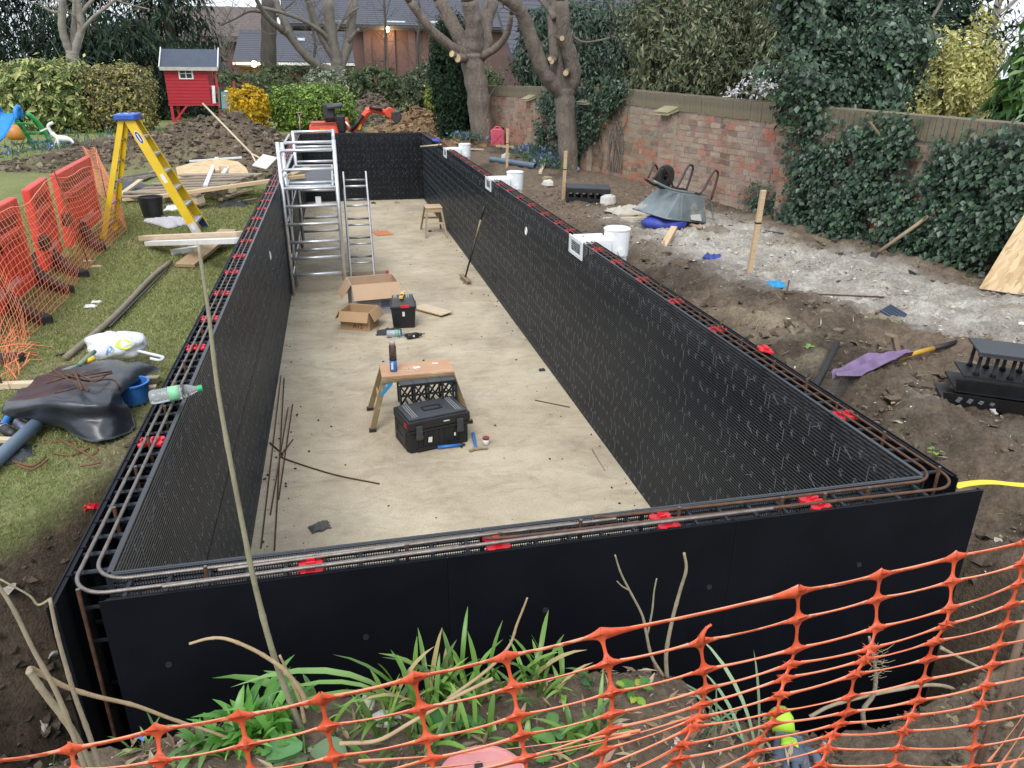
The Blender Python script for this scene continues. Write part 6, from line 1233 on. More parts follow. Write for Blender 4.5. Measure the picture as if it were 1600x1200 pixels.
shrub('hedge_bush', 'yellow speckled clipped bush joined to the big hedge behind the stepladder', 'bush', (-5.2, 23.1, .50), (1.05, .85, .98), 9000, .085, VAR2, .55, 2, .72, LEAFM, hollow=.62, lump=.10)
CON = [(.024, .047, .034), (.036, .064, .040), (.014, .030, .024), (.05, .075, .04)]
def conifer(label, c, r, n, seed, size=.34, group='dark conifers at far left'):
    g = np.random.default_rng(seed); t = thing('conifer', label, 'conifer', (c[0], c[1], ZL), group=group); o = np.array((c[0], c[1], ZL))
    k = n//30; a = g.random(k)*math.tau; z = g.random(k)**.8; rr = (1.05-z*.55)*(.45+.55*g.random(k)); cen = np.stack([np.cos(a)*rr*r[0], np.sin(a)*rr*r[1], z*r[2]], 1); idx = g.integers(0, k, n); p = cen[idx]+g.normal(size=(n, 3))*np.array((.32, .3, .20))
    nn = np.stack([np.cos(a), np.sin(a), 0*a+.6], 1)[idx]+g.normal(size=(n, 3))*.5
    obj('foliage', leafmesh('foliage', p+np.array((0, 0, .2)), nn, size, pick_cols(n, CON, g, .3), .24, .2, .9, seed), NEEDLE, t); obj('trunk', MB().tube([(0, 0, 0), (0, 0, r[2])], [.28, .12], 9), DARKBARK, t, smooth=True)
conifer('dark drooping conifer at the top left corner', (-12.2, 33.5, 0), (2.6, 2., 7.5), 7500, 31); conifer('dark conifer behind the slender forked tree', (-9.0, 34.5, 0), (2.6, 2., 8.), 8000, 32); conifer('dark conifer above the red playhouse', (-5.6, 35., 0), (2.2, 1.8, 8.), 7000, 33); conifer('dark yew mass behind the variegated hedge', (-7.2, 30., 0), (3.4, 1.3, 3.2), 6500, 34); conifer('dark conifer filling the left edge behind the hedge', (-11.5, 29., 0), (2.2, 1.2, 4.5), 5500, 37)
shrub('hedge', 'low dark green hedge behind the playhouse', 'hedge', (-3.4, 31.5, .35), (2.6, .7, .95), 5500, .12, HG, .5, 41, .7, LEAFM, hollow=.6, lump=.08, stems=3); shrub('hedge', 'dark shrub left of the playhouse legs', 'hedge', (-5.6, 28.6, .2), (.8, .6, .85), 2600, .12, DG, .5, 42, .4, LEAFM, stems=3)
shrub('shrub', 'dark evergreen shrub between playhouse and conifers', 'shrub', (-2.9, 30.2, .1), (.9, .6, .7), 2400, .11, HG, .5, 43, .5, LEAFM, stems=3); shrub('hedge', 'tall clipped hedge right of the playhouse', 'hedge', (-.9, 32.8, .5), (1.9, .7, 1.1), 4200, .12, HG, .5, 47, .7, LEAFM, hollow=.6, lump=.08, stems=2)
shrub('shrub', 'white variegated shrub under the spreading bare tree', 'shrub', (.55, 31., .62), (1.25, .8, .85), 3800, .11, [(.36, .39, .30), (.14, .18, .10), (.48, .50, .40), (.08, .11, .06), (.22, .26, .17)], .5, 44, .2, LEAFM)
shrub('yellow_shrub', 'golden yellow euonymus bush beside the playhouse slide', 'shrub', (-1.62, 22.6, .25), (.62, .55, .72), 4200, .085, [(.62, .40, .02), (.72, .50, .05), (.50, .30, .02), (.35, .28, .03), (.66, .44, .03)], .5, 45, .35, LEAFM, stems=3)
shrub('green_hedge', 'bright green rounded hedge behind the excavator', 'hedge', (.15, 23.2, .22), (1.38, .75, .78), 9500, .085, [(.14, .25, .03), (.21, .33, .035), (.085, .17, .025), (.05, .10, .02), (.27, .37, .05)], .55, 46, .6, LEAF, hollow=.58, lump=.12, stems=3)
for i, (x, y, z, rx, rz, pal, sz, sd) in enumerate(((2.6, 31., .55, 1.5, 1.05, HG, .12, 51), (4.7, 30., .6, 1.3, 1.15, [(.10, .13, .075), (.16, .19, .12), (.06, .085, .05)], .13, 52), (6.3, 29., .5, 1.3, 1.1, HG, .12, 53))): shrub('hedge', ('dark hedge in front of the brick building', 'grey-green loose shrub right of centre in the back hedge', 'hedge end beside the columnar conifer')[i], 'hedge', (x, y, z), (rx, .7, rz), 4300, sz, pal, .5, sd, .45, LEAFM, stems=7)
shrub('yellow_shrub', 'small yellow-green shrub left of the columnar conifer', 'shrub', (4.35, 25.5, .35), (.5, .5, .8), 2200, .09, [(.30, .33, .06), (.40, .40, .08), (.16, .20, .05)], .5, 54, .2, LEAFM)
shrub('columnar_conifer', 'dark columnar evergreen beside the big pollarded tree', 'conifer', (3.78, 18.2, 1.05), (.62, .6, 1.75), 12000, .10, [(.018, .045, .022), (.028, .062, .03), (.012, .03, .016), (.042, .08, .036)], .35, 55, .35, LEAFM, hollow=.5, lump=.12, stems=1)
shrub('laurel', 'broad dark glossy laurel beyond the far part of the wall', 'laurel', (7.6, 19., 1.55), (2.35, 1.2, 1.6), 15000, .14, DG, .38, 56, .62, LEAF, hollow=.6, lump=.12, down=.8)
RH = [(.11, .145, .075), (.16, .195, .105), (.065, .09, .05), (.24, .25, .15), (.13, .15, .09), (.30, .30, .18)]
shrub('rhododendron', 'large olive-leaved evergreen shrub beyond the middle of the brick wall', 'shrub', (7.15, 11.5, 1.75), (1.5, 1.1, 1.55), 20000, .095, RH, .32, 57, .25, LEAFM, hollow=.45, lump=.3, down=.6, stem_m=BARK, stems=9); shrub('rhododendron', 'olive-leaved evergreen shrub left of the ivy covered tree', 'shrub', (8.6, 10.2, 1.9), (1.3, 1., 1.7), 14000, .095, RH, .32, 58, .25, LEAFM, hollow=.45, lump=.3, down=.6, stem_m=BARK, stems=6)
def magnolia():
    g = np.random.default_rng(60); c = np.array((6.98, 9.2, .2)); t = thing('magnolia', 'white magnolia blossom on twigs showing above the brick wall', 'blossom', c); rs = random.Random(60); b = MB(); P = []
    for i in range(11):
        e = Vector((rs.uniform(-.42, .42), rs.uniform(-.3, .3), rs.uniform(.80, 1.22))); b.tube(bez([(0, 0, -.6), (e.x*.4, e.y*.4, .45), e], 4), [.012-.001*k for k in range(9)], 5, False); P += [np.array(e)+g.normal(size=3)*.05 for _ in range(22)]
    P = np.array(P); obj('blossom', leafmesh('blossom', P, g.normal(size=(len(P), 3))+np.array((0, 0, .6)), .062, pick_cols(len(P), [(.72, .71, .73), (.80, .78, .80), (.6, .58, .6)], g, .05), .6, .4, .1, 60), LEAFM, t); obj('stems', b, BARK, t)
magnolia()
shrub('yellow_shrub', 'pale yellow spotted laurel beyond the wall at right', 'shrub', (9.25, 7.6, 1.22), (.68, .6, 1.0), 6500, .075, [(.58, .54, .20), (.68, .64, .30), (.36, .38, .12), (.50, .48, .18)], .45, 61, .0, LEAFM, hollow=.3, lump=.45)
shrub('laurel', 'bright green large-leaved laurel at the top right corner', 'laurel', (8.98, 5.9, 1.05), (.62, .55, 1.45), 3000, .16, [(.07, .17, .035), (.10, .23, .045), (.045, .11, .028), (.16, .28, .07)], .36, 62, .2, LEAF, down=.7)
shrub('hedge', 'dark overgrown hedge far behind the evergreen shrubs', 'hedge', (10.6, 17., 1.5), (2.4, .9, 2.0), 7000, .15, DG+HG, .4, 64, .3, LEAFM, stems=4)
shrub('conifer', 'dark evergreen behind the ivy tree at right', 'conifer', (11.6, 11., 1.4), (1.2, 1., 1.9), 5200, .15, CON+DG, .35, 63, .2, LEAFM)
for i, (x, y, h) in enumerate(((11., 16., 7), (13., 15., 7), (14.5, 13., 7))):
    t = thing('slender_tree', ('bare grey tree far behind the wall, left one', 'bare grey tree far behind the wall, middle one', 'bare grey tree far behind the wall, right one')[i], 'tree', (x, y, ZL), group='bare trees beyond the wall'); b = MB(); rs = random.Random(i); obj('trunk', MB().tube([(0, 0, 0), (.1, 0, h)], [.10, .04], 8), PALEBARK, t, smooth=True)
    for k in range(70): z = rs.uniform(1, h); a = rs.uniform(0, math.tau); l = rs.uniform(.5, 1.8); b.tube([(.01*z, 0, z), (math.cos(a)*l*.5, math.sin(a)*l*.5, z+l*.5), (math.cos(a)*l, math.sin(a)*l, z+l*1.1)], [.02, .013, .005], 4, False)
    o = obj('twigs', b, PALEBARK, t); o['kind'] = 'stuff'
# ivy
IV = [(.030, .066, .036), (.044, .092, .048), (.020, .044, .027), (.075, .125, .075), (.115, .16, .115), (.052, .105, .046)]
def ivy_wall(label, s0, s1, zfn, n, seed, thick=.22, size=.085, base=-.45, bfn=None):
    n = int(n*2.1); size *= .66; g = np.random.default_rng(seed); k = n//14; s = s0+(s1-s0)*g.random(k); zt = np.array([zfn(x) for x in s]); u = g.random(k); z = base+(zt-base)*u; dep = thick*(.25+.75*g.random(k))*(1-.55*u**2)
    idx = g.integers(0, k, n); s_ = s[idx]+g.normal(size=n)*.09; z_ = z[idx]+g.normal(size=n)*.09; d_ = dep[idx]+g.normal(size=n)*.03
    ok = (d_ > .012) & (True if bfn is None else z_ > bfn(s_)+.08*g.normal(size=len(s_))) & (vn(s_, z_, 2.6, 3, seed) > -.22+.3*g.random(len(s_))-.15); s_, z_, d_ = s_[ok], z_[ok], d_[ok]; P = np.array(WA)+np.outer(s_, np.array(WD))+np.outer(d_, np.array(WN)); P[:, 2] = z_; nn = np.array(WN)*1.1+np.array((0, 0, .65))+g.normal(size=(len(P), 3))*.45
    o = np.array(wallpt((s0+s1)/2, 0, base)); t = thing('ivy', label, 'ivy', o); obj('foliage', leafmesh('foliage', P-o, nn, size, pick_cols(len(P), IV, g, .25), .85, .2, .9, seed), LEAF, t)
    rs = random.Random(seed); b = MB()
    for _ in range(int((s1-s0)*7)):
        s = rs.uniform(s0, s1); q = [wallpt(s+rs.uniform(-.1, .1)*j, .02+.03*rs.random(), base+(zfn(s)-base)*j/5)-Vector(o) for j in range(6)]; b.tube(q, [.014, .012, .010, .008, .006, .004], 5, False)
    obj('stems', b, BARK, t); return t
ivy_wall('dense ivy covering the wall below the ivy tree at right', 3.1, 6.3, lambda s: .80-.2*max(0, s-5.6)/.7+.12*math.sin(s*4), 9500, 71, .24, .085); ivy_wall('ivy covering the wall at the right edge above the chipboard sheet', 1.0, 3.3, lambda s: .74+.1*math.sin(s*3), 5500, 72, .16, .085)
ivy_wall('triangular ivy patch hanging down the wall right of the bare tree', 10.7, 12.9, lambda s: 1.12, 4600, 73, .22, .085, -.3, lambda s: -.3+1.25*np.clip((12.5-s)/1.7, 0, 1)); ivy_wall('narrow ivy growing up the wall behind the bare tree', 13.4, 14.5, lambda s: .95, 2300, 74, .25, .085)
ivy_wall('creeping ivy at the foot of the wall behind the nearest stake', 6.2, 7.2, lambda s: -.05, 500, 75, .12, .075)
def ivy_tree():
    Y = 6.9; base = gy(1335, 345, Y-.35); t = thing('ivy_tree', 'tall tree trunk smothered in dark glossy ivy in front of the wall', 'tree', base); g = np.random.default_rng(80)
    L_ = [([(1335, 350), (1338, 280), (1346, 200), (1352, 140)], 13, 12, 0), ([(1350, 150), (1368, 90), (1392, 60), (1420, 66)], 9, 8, -.3), ([(1350, 150), (1330, 80), (1318, 20), (1310, -30)], 10, 8, .2), ([(1352, 150), (1372, 60), (1400, -20)], 9, 7, .3), ([(1344, 160), (1290, 90), (1262, 30), (1250, -30)], 8, 6, 0), ([(1425, 70), (1455, 30), (1475, -5)], 2.5, 2, .5), ([(1405, 50), (1430, 20), (1445, -10)], 2, 1.5, .4)]
    pts = []; k = (Y-CAM[1])/FPX*1.05
    for i, (pl, r0, r1, dr) in enumerate(L_):
        q = bez([gy(x, y, Y-.3+dr*j/3) for j, (x, y) in enumerate(pl)], 6); n = len(q); rr = [k*(r0+(r1-r0)*j/(n-1)) for j in range(n)]; obj('trunk' if i == 0 else 'limb', MB().tube([p-base for p in q], rr, 10), BARK if i != 1 else DARKBARK, t, smooth=True)
        if i < 5: pts += [(np.array(p), r) for p, r in zip(q, rr)]
    e = gy(1417, 66, Y-.62); a = gy(1400, 62, Y-.55); d = (e-a).normalized(); obj('sawn_face', MB().tube([e-base-d*.02, e-base+d*.01], k*9, 14), SAWN, t)
    pts += [(np.array(gy(x, y, 6.25)), .1) for x, y in ((1262, 330), (1285, 300), (1300, 250), (1275, 215), (1310, 330), (1290, 180), (1262, 150), (1240, 110), (1320, 215), (1370, 180), (1385, 140), (1355, 300), (1300, 120), (1275, 260))]*2; n = 42000; kk = 1500; ci = g.integers(0, len(pts), kk); cen = np.array([pts[i][0] for i in ci]); dirs = g.normal(size=(kk, 3)); dirs /= np.linalg.norm(dirs, axis=1, keepdims=True); lo = np.clip((cen[:, 2]+.9)/1.3, .6, 1.0)
    cen = cen+dirs*np.array((.34, .30, .26))*lo[:, None]*(.5+.8*g.random((kk, 1))); idx = g.integers(0, kk, n); P = cen[idx]+g.normal(size=(n, 3))*.07; nn = dirs[idx]+np.array((-.1, -.35, .55))+g.normal(size=(n, 3))*.4
    obj('ivy_foliage', leafmesh('foliage', P-np.array(base), nn, .064, pick_cols(n, IV, g, .25), .85, .2, .9, 80), LEAF, t)
    b = MB(); rs = random.Random(8)
    for _ in range(12): x0 = rs.uniform(-12, 14); q = [gy(1336+x0*(1-.5*j/5)+6*j/5*.8, 345-40*j, Y-.42) for j in range(6)]; b.tube([p-base for p in bez(q, 3)], .010, 5, False)
    for pl in ([(1358, 190), (1378, 215), (1400, 240), (1425, 245)], [(1425, 245), (1460, 235), (1490, 218), (1515, 200)], [(1376, 245), (1400, 252), (1420, 258)], [(1488, 225), (1505, 255), (1535, 285)], [(1480, 215), (1490, 185), (1505, 195)], [(1420, 240), (1450, 222), (1500, 205)]): b.tube([p-base for p in bez([gy(x, y, 5.0) for x, y in pl], 4)], .012, 5, False)
    obj('bare_vines', b, HANDLE, t)
ivy_tree()
# ------------------------------------------------------------------ background buildings
RB = mat('red_brick_far', (.150, .088, .080), (.115, .068, .062), rough=.9, scale=3, stretch=(1, 1, 4)); SLATE = mat('slate_roof', (.085, .090, .110), (.058, .062, .078), rough=.75, scale=9, stretch=(1, 1, 2.5), bump=.3, bscale=8); SLATE2 = mat('brown_tiles', (.15, .115, .105), (.105, .082, .078), rough=.85, scale=9, bump=.3, bscale=8)
def roofmesh(x0, x1, y0, z0, y1, z1, th=.25): return MB().add([(x0, y0, z0), (x1, y0, z0), (x1, y1, z1), (x0, y1, z1), (x0, y0, z0-th), (x1, y0, z0-th), (x1, y1, z1-th), (x0, y1, z1-th)], [(0, 1, 2, 3), (7, 6, 5, 4), (0, 4, 5, 1), (1, 5, 6, 2), (2, 6, 7, 3), (3, 7, 4, 0)])
def courses(x0, x1, y0, z0, y1, z1, n): 
    b = MB(); s = Vector((0, y1-y0, z1-z0)); u = s.normalized(); nr = Vector((1, 0, 0)).cross(u)
    for i in range(n): c = Vector(((x0+x1)/2, y0, z0))+s*((i+.5)/n)+nr*.03; b.box(c, (x1-x0, s.length/n*.98, .03), Matrix((Vector((1, 0, 0)), (u-nr*.035).normalized(), nr)).transposed())
    return b
LAMPG = None
def lamp(parent_label, p, power, glow):
    t = thing('wall_lamp', parent_label, 'lamp', p); m, n, q = _new('lamp_glow'); q.inputs['Emission Color'].default_value = (1, .72, .36, 1); q.inputs['Emission Strength'].default_value = glow; q.inputs['Base Color'].default_value = (.9, .8, .6, 1)
    obj('bulb', MB().lathe([(.0001, -.16), (.11, -.12), (.15, 0), (.11, .12), (.0001, .16)], 14), m, t, smooth=True); obj('hood', MB().lathe([(.20, .17), (.12, .26), (.0001, .27)], 14), DARKSTEEL, t); l = bpy.data.lights.new('lamp_light', 'POINT'); l.energy = power; l.color = (1, .62, .26); l.shadow_soft_size = .15; lo = bpy.data.objects.new('lamp_light', l); COL.objects.link(lo); lo.parent = t; lo.location = (0, -.45, -.1)
def building_main():
    Y = 52.; xa, xb = gy(455, 100, Y).x, gy(1000, 100, Y).x; ze = gy(600, 42, Y).z; t = thing('brick_building', 'long red brick building with slate roof and lit lamp behind the trees', 'building', ((xa+xb)/2, Y, ZL)); o = Vector(t.location)
    def part(nm, b, m, par=t, **k): return obj(nm, b, m, par, world=(par is t), **k)
    part('wall', MB().box(((xa+xb)/2, Y+5, (ze+ZL)/2), (xb-xa, 10, ze-ZL)), RB); rf = part('roof', roofmesh(xa-.4, xb+.4, Y-.5, ze+.05, Y+8, ze+3.6), SLATE); part('slate_courses', courses(xa-.4, xb+.4, Y-.5, ze+.05, Y+8, ze+3.6, 26), SLATE)
    part('gutter', MB().box(((xa+xb)/2, Y-.55, ze-.02), (xb-xa, .14, .14)), DARKSTEEL)
    for px in (575, 612, 644, 688, 720): p = gy(px, 90, Y); part('pilaster', MB().box((p.x, Y-.12, (ze+ZL)/2), (.45, .24, ze-ZL-.05)), RB)
    for px, w in ((619, 1.15), (676, .9), (535, 1.0)):
        p = gy(px, 39, Y); wn = part('window', MB().box((p.x, Y-.03, p.z-.02), (w, .1, .5)), WHITEPAINT); q = obj('pane', MB().box((p.x, Y-.09, p.z-.02), (w-.1, .03, .40)), mat_once10b(), wn); q.matrix_parent_inverse = Matrix.Identity(4)
def mat_once10b():
    if 'pale_pane' not in MATS: mat('pale_pane', (.52, .58, .60), (.40, .46, .48), rough=.2)
    return MATS['pale_pane']
building_main(); lamp('lit lamp on the brick building wall behind the trees', gy(605, 46, 51.4), 75, 14.)
def building_low():
    Y = 44.; xa, xb = gy(374, 98, Y).x, gy(545, 98, Y).x; ze = gy(450, 98, Y).z; t = thing('low_building', 'low slate roofed outbuilding with white gutter behind the hedge', 'building', ((xa+xb)/2, Y, ZL))
    def part(nm, b, m, **k): return obj(nm, b, m, t, world=True, **k)
    part('wall', MB().box(((xa+xb)/2, Y+3, (ze+ZL)/2), (xb-xa, 6, ze-ZL)), RB); zr = gy(450, 52, Y+5).z; part('roof', roofmesh(xa-.3, xb+.3, Y-.4, ze+.02, Y+5, zr), SLATE); part('slate_courses', courses(xa-.3, xb+.3, Y-.4, ze+.02, Y+5, zr, 16), SLATE); part('gutter', MB().box(((xa+xb)/2, Y-.45, ze-.06), (xb-xa+.6, .12, .14)), WHITEPAINT)
    a = gy(471, 64, Y+3.4); part('skylight', MB().box((a.x, a.y-.2, a.z+.05), (.42, .1, .22), (R(-50), 0, 0)), mat_once10b()); part('ridge', MB().box(((xa+xb)/2, Y+5, zr+.06), (xb-xa+.6, .3, .16)), mat_once4('lead_ridge', (.16, .17, .19)))
building_low(); lamp('warm lamp glowing under the gutter of the low outbuilding', gy(397, 100, 43.2), 40, 9.)
def house_far():
    Y = 50.; xa, xb = gy(215, 60, Y).x, gy(420, 60, Y).x; ze = gy(300, 58, Y).z; t = thing('brick_house', 'red brick house with brown tiled roof and white windows behind the playhouse', 'house', ((xa+xb)/2, Y, ZL))
    def part(nm, b, m, **k): return obj(nm, b, m, t, world=True, **k)
    part('wall', MB().box(((xa+xb)/2, Y+3, (ze+ZL)/2), (xb-xa, 6, ze-ZL)), RB); zr = gy(300, 10, Y+4).z; part('roof', roofmesh(xa-.3, xb+.3, Y-.4, ze+.02, Y+4, zr), SLATE2); part('tile_courses', courses(xa-.3, xb+.3, Y-.4, ze+.02, Y+4, zr, 18), SLATE2)
    part('verge', MB().beam((xb+.3, Y-.4, ze+.08), (xb+.3, Y+4, zr+.08), .16, .16), WHITEPAINT)
    for px, py in ((325, 74), (228, 72), (290, 72)):
        p = gy(px, py, Y); w = part('window', MB().box((p.x, Y-.03, p.z), (.85, .1, .75)), WHITEPAINT)
        for s in (-1, 1): q = obj('pane', MB().box((p.x+s*.2, Y-.09, p.z), (.32, .03, .62)), mat_once10(), w); q.matrix_parent_inverse = Matrix.Identity(4)
house_far()
t = thing('slate_building', 'slate roofed building showing between laurel and evergreen shrub', 'building', (13.5, 34, ZL)); obj('wall', MB().box((0, 3, 1.2), (9, 6, 2.4)), RB, t); obj('roof', roofmesh(-4.8, 4.8, -.4, 2.4, 4, 5.2), SLATE, t); obj('slate_courses', courses(-4.8, 4.8, -.4, 2.4, 4, 5.2, 14), SLATE, t)
put(obj('retaining_wall', MB().box((0, 0, .35), (3.2, .3, .36)).box((0, .02, -.05), (3.2, .3, .36)).box((.05, 0, .74), (3.2, .3, .36)), mat('old_timber_wall', (.17, .15, .13), (.11, .095, .085), rough=.9, bump=.3), bevel=.02), 'low weathered sleeper wall at the far left edge', 'garden wall').location = (-9.6, 24.2, ZL+.1)
# ------------------------------------------------------------------ mini excavator behind the far wall
def excavator():
    Y = 18.6; O = Vector((0, Y, ZL)); t = thing('mini_excavator', 'small orange-red tracked excavator parked behind the far pool wall', 'excavator', (.75, Y, ZL)); OR = mat('digger_orange', (.72, .085, .035), (.60, .065, .028), rough=.38, scale=5, wear=(.5, .2, .12), wscale=6, wamt=.25)
    def part(nm, b, m, par=t, **k): return obj(nm, b, m, par, world=(par is t), **k)
    for s in (-.38, .38):
        tr = MB(); m_ = Matrix.Translation((.75+s+.12, Y+.2, ZL)) @ Matrix.Rotation(PIh, 4, 'Z') @ Matrix.Rotation(PIh, 4, 'X'); tr.prism([(-.75+.14*math.cos(a), .17+.15*math.sin(a)) for a in np.linspace(PIh, PIh*3, 7)]+[(.75+.14*math.cos(a), .17+.15*math.sin(a)) for a in np.linspace(-PIh, PIh, 7)], .24, m_); part('track', tr, RUBBER)
    ph = gy(483, 207, Y); pr_ = gy(527, 190, Y); x0, x1 = ph.x, pr_.x; zt = pr_.z; zb = zt-.32
    hood = MB().add([(x0, Y-.28, zb), (x1+.03, Y-.28, zb), (x1+.03, Y+.5, zb), (x0, Y+.5, zb), (x0+.02, Y-.24, zt-.05), (x1-.03, Y-.22, zt-.02), (x1-.03, Y+.45, zt), (x0+.05, Y+.45, zt)], [(0, 3, 2, 1), (4, 5, 6, 7), (0, 1, 5, 4), (1, 2, 6, 5), (2, 3, 7, 6), (3, 0, 4, 7)]); h = part('engine_hood', hood, OR, bevel=.06, seg=4)
    q = part('hood_sticker', MB().box(((x0+x1)/2-.02, Y-.285, zb+.13), (.14, .02, .09)), mat_once6('sticker_yellow', (.75, .38, .02))); part('hood_seam', MB().box(((x0+x1)/2, Y-.25, zt-.02), (x1-x0-.1, .05, .02)), BLK)
    part('upper_frame', MB().box((.85, Y+.15, zb-.05), (1.15, .8, .14)), BLK, bevel=.02)
    sb = gy(505, 188, Y); sp = gy(530, 162, Y); st = part('seat', MB().box(((sb.x+sp.x)/2+.0, Y+.25, sb.z+.02), (.36, .36, .10)), BLK, bevel=.03); part('seat_back', MB().box((sb.x+.16, Y+.12, sb.z+.2), (.30, .12, .40), (R(-8), 0, 0)), BLK, bevel=.05); part('head_cover', MB().box((sp.x-.12, Y+.12, sp.z-.06), (.40, .34, .10), (.1, -.12, 0)), BLKTOP, bevel=.04)
    c = gy(537, 198, Y); part('control_console', MB().box((c.x-.06, Y+.2, c.z+.06), (.22, .4, .42)), BLK, bevel=.04); part('side_panel', MB().box((c.x+.11, Y+.2, c.z+.04), (.09, .35, .34), (0, -.25, 0)), OR, bevel=.03); part('lever', MB().tube([(c.x-.02, Y+.3, c.z+.1), (c.x-.06, Y+.35, c.z+.55)], .014, 7), BLK)
    b0 = gy(556, 210, Y); b1 = gy(573, 176, Y); b2 = gy(583, 172, Y); b3 = gy(611, 178, Y)
    part('boom', MB().tube([b0, b0.lerp(b1, .5)+Vector((-.03, 0, .03)), b1, b2], [.09, .085, .085, .06], 8), OR); part('boom_sticker', MB().box(b0.lerp(b1, .35)+Vector((0, -.085, 0)), (.06, .02, .14), (0, .45, 0)), mat_once6('sticker_yellow', (.75, .38, .02)))
    part('dipper', MB().tube([b1+Vector((-.02, 0, .05)), b2+Vector((0, 0, .02)), b3], [.075, .085, .06], 8), OR); part('bucket_linkage', MB().lathe([(.0001, -.09), (.13, -.09), (.13, .09), (.0001, .09)], 14, b3+Vector((-.03, 0, .03)), Matrix.Rotation(PIh, 3, 'X')), OR, bevel=.02)
    part('bucket', MB().prism([(0, 0), (.22, .02), (.26, -.16), (.14, -.30), (.0, -.2)], .34, Matrix.Translation(b3+Vector((.0, .17, .06))) @ Matrix.Rotation(PIh, 4, 'X')), DARKSTEEL, bevel=.02)
    part('boom_cylinder', MB().tube([gy(548, 206, Y-.12), gy(567, 180, Y-.12)], .045, 10), BLK, smooth=True); part('cylinder_rod', MB().tube([gy(550, 204, Y-.12), gy(540, 190, Y-.12)], .022, 8), ALU, smooth=True); part('dipper_cylinder', MB().tube([gy(577, 167, Y-.1), gy(597, 172, Y-.1)], .04, 10), BLK, smooth=True)
excavator()
# ================================================================== scatter: clods, stones, grass, litter
ICO_V = None
def _ico():
    b = bmesh.new(); bmesh.ops.create_icosphere(b, subdivisions=1, radius=1.); V = np.array([v.co for v in b.verts]); F_ = np.array([[v.index for v in f.verts] for f in b.faces]); b.free(); return V, F_
ICO_V, ICO_F = _ico()
def clods(name, P, size, col, seed, squash=.75, rough=.5):
    g = np.random.default_rng(seed); n = len(P); k = len(ICO_V); V = ICO_V[None]*(1+rough*g.normal(size=(n, k, 1)).clip(-1.6, 1.6)); sc = np.stack([size*g.uniform(.7, 1.4, n), size*g.uniform(.7, 1.2, n), size*squash*g.uniform(.6, 1.2, n)], 1); V = V*sc[:, None]
    a = g.random(n)*math.tau; ca, sa = np.cos(a)[:, None], np.sin(a)[:, None]; V = np.stack([V[..., 0]*ca-V[..., 1]*sa, V[..., 0]*sa+V[..., 1]*ca, V[..., 2]], -1)+P[:, None]
    F_ = (ICO_F[None]+(np.arange(n)*k)[:, None, None]).reshape(-1, 3); return npmesh(name, V.reshape(-1, 3), F_, np.repeat(col, k, 0))
SOILV = vcolmat('clod_soil', .92, .5, 60., .3, 25., .2)
g = np.random.default_rng(101)
def on_terrain(x, y): return np.stack([x, y, terrain(x, y)], 1)
P = []; C = []; S = []
for hx, hy, rx, ry, hh in HEAPS[:5]:
    n = int(1500*rx*ry*(.5+hh)); a = g.random(n)*math.tau; r = np.sqrt(g.random(n))*1.35; x, y = hx+np.cos(a)*r*rx, hy+np.sin(a)*r*ry; P.append(on_terrain(x, y)); S.append(.012+.065*g.random(n)**3.5); C.append(np.where(g.random((n, 1)) < .5, np.array((.105, .082, .060)), np.array((.16, .127, .092)))*(1+.25*g.normal(size=(n, 1))))
P = np.concatenate(P); S = np.concatenate(S); C = np.concatenate(C).clip(.02, .5); put(obj('heap_clods', clods('heap_clods', P, S, C, 1), SOILV), 'lumpy brown clods covering the spoil heap beside the pool', 'soil', kind='stuff')
P = []; C = []; S = []
for hx, hy, rx, ry, hh in HEAPS[5:]:
    n = int(1100*rx*ry*(.5+hh)); a = g.random(n)*math.tau; r = np.sqrt(g.random(n))*1.35; x, y = hx+np.cos(a)*r*rx, hy+np.sin(a)*r*ry; P.append(on_terrain(x, y)); S.append(.02+.085*g.random(n)**3); base = np.array((.10, .08, .062)) if hy > 24 else np.array((.225, .148, .085)); C.append(base*(1+.28*g.normal(size=(n, 1))))
P = np.concatenate(P); S = np.concatenate(S); C = np.concatenate(C).clip(.02, .5); put(obj('clay_clods', clods('clay_clods', P, S, C, 2), SOILV), 'orange-brown clay clods on the heaps behind the far wall', 'soil', kind='stuff')
# bank: soil crumbs, flints and chalk lumps
n = 15000; x = 2.95+4.2*g.random(n)**1.1; y = -.5+10*g.random(n)**1.35; z = terrain(x, y); gm, ba, ck, cl_ = masks(x, y, z); ok = (z > -.8); x, y, ck = x[ok], y[ok], ck[ok]; n = len(x); P = on_terrain(x, y); P[:, 2] += .006
white = g.random(n) < (.07+.9*ck); C = np.where(white[:, None], np.array((.52, .49, .43)), np.array((.15, .118, .088)))*(1+.2*g.normal(size=(n, 1))); straw = g.random(n) < .12; C[straw] = np.array((.36, .30, .19)); S = .0035+.016*g.random(n)**4; put(obj('bank_stones', clods('bank_stones', P, S, C.clip(.02, .7), 3), SOILV), 'crumbs of soil, flints and chalk scattered on the bank', 'stones', kind='stuff')
n = 1500; x = 2.95+2.6*g.random(n)**1.4; y = -.3+8*g.random(n)**1.2; z = terrain(x, y); ok = (z > -.9) & (masks(x, y, z)[2] < .5); x, y = x[ok], y[ok]; n = len(x); P = on_terrain(x, y); C = np.array((.13, .10, .074))*(1+.25*g.normal(size=(n, 1))); put(obj('bank_clods', clods('bank_clods', P, .012+.045*g.random(n)**3, C.clip(.02, .5), 6, .6), SOILV), 'dark soil clods along the bank beside the right pool wall', 'soil', kind='stuff')
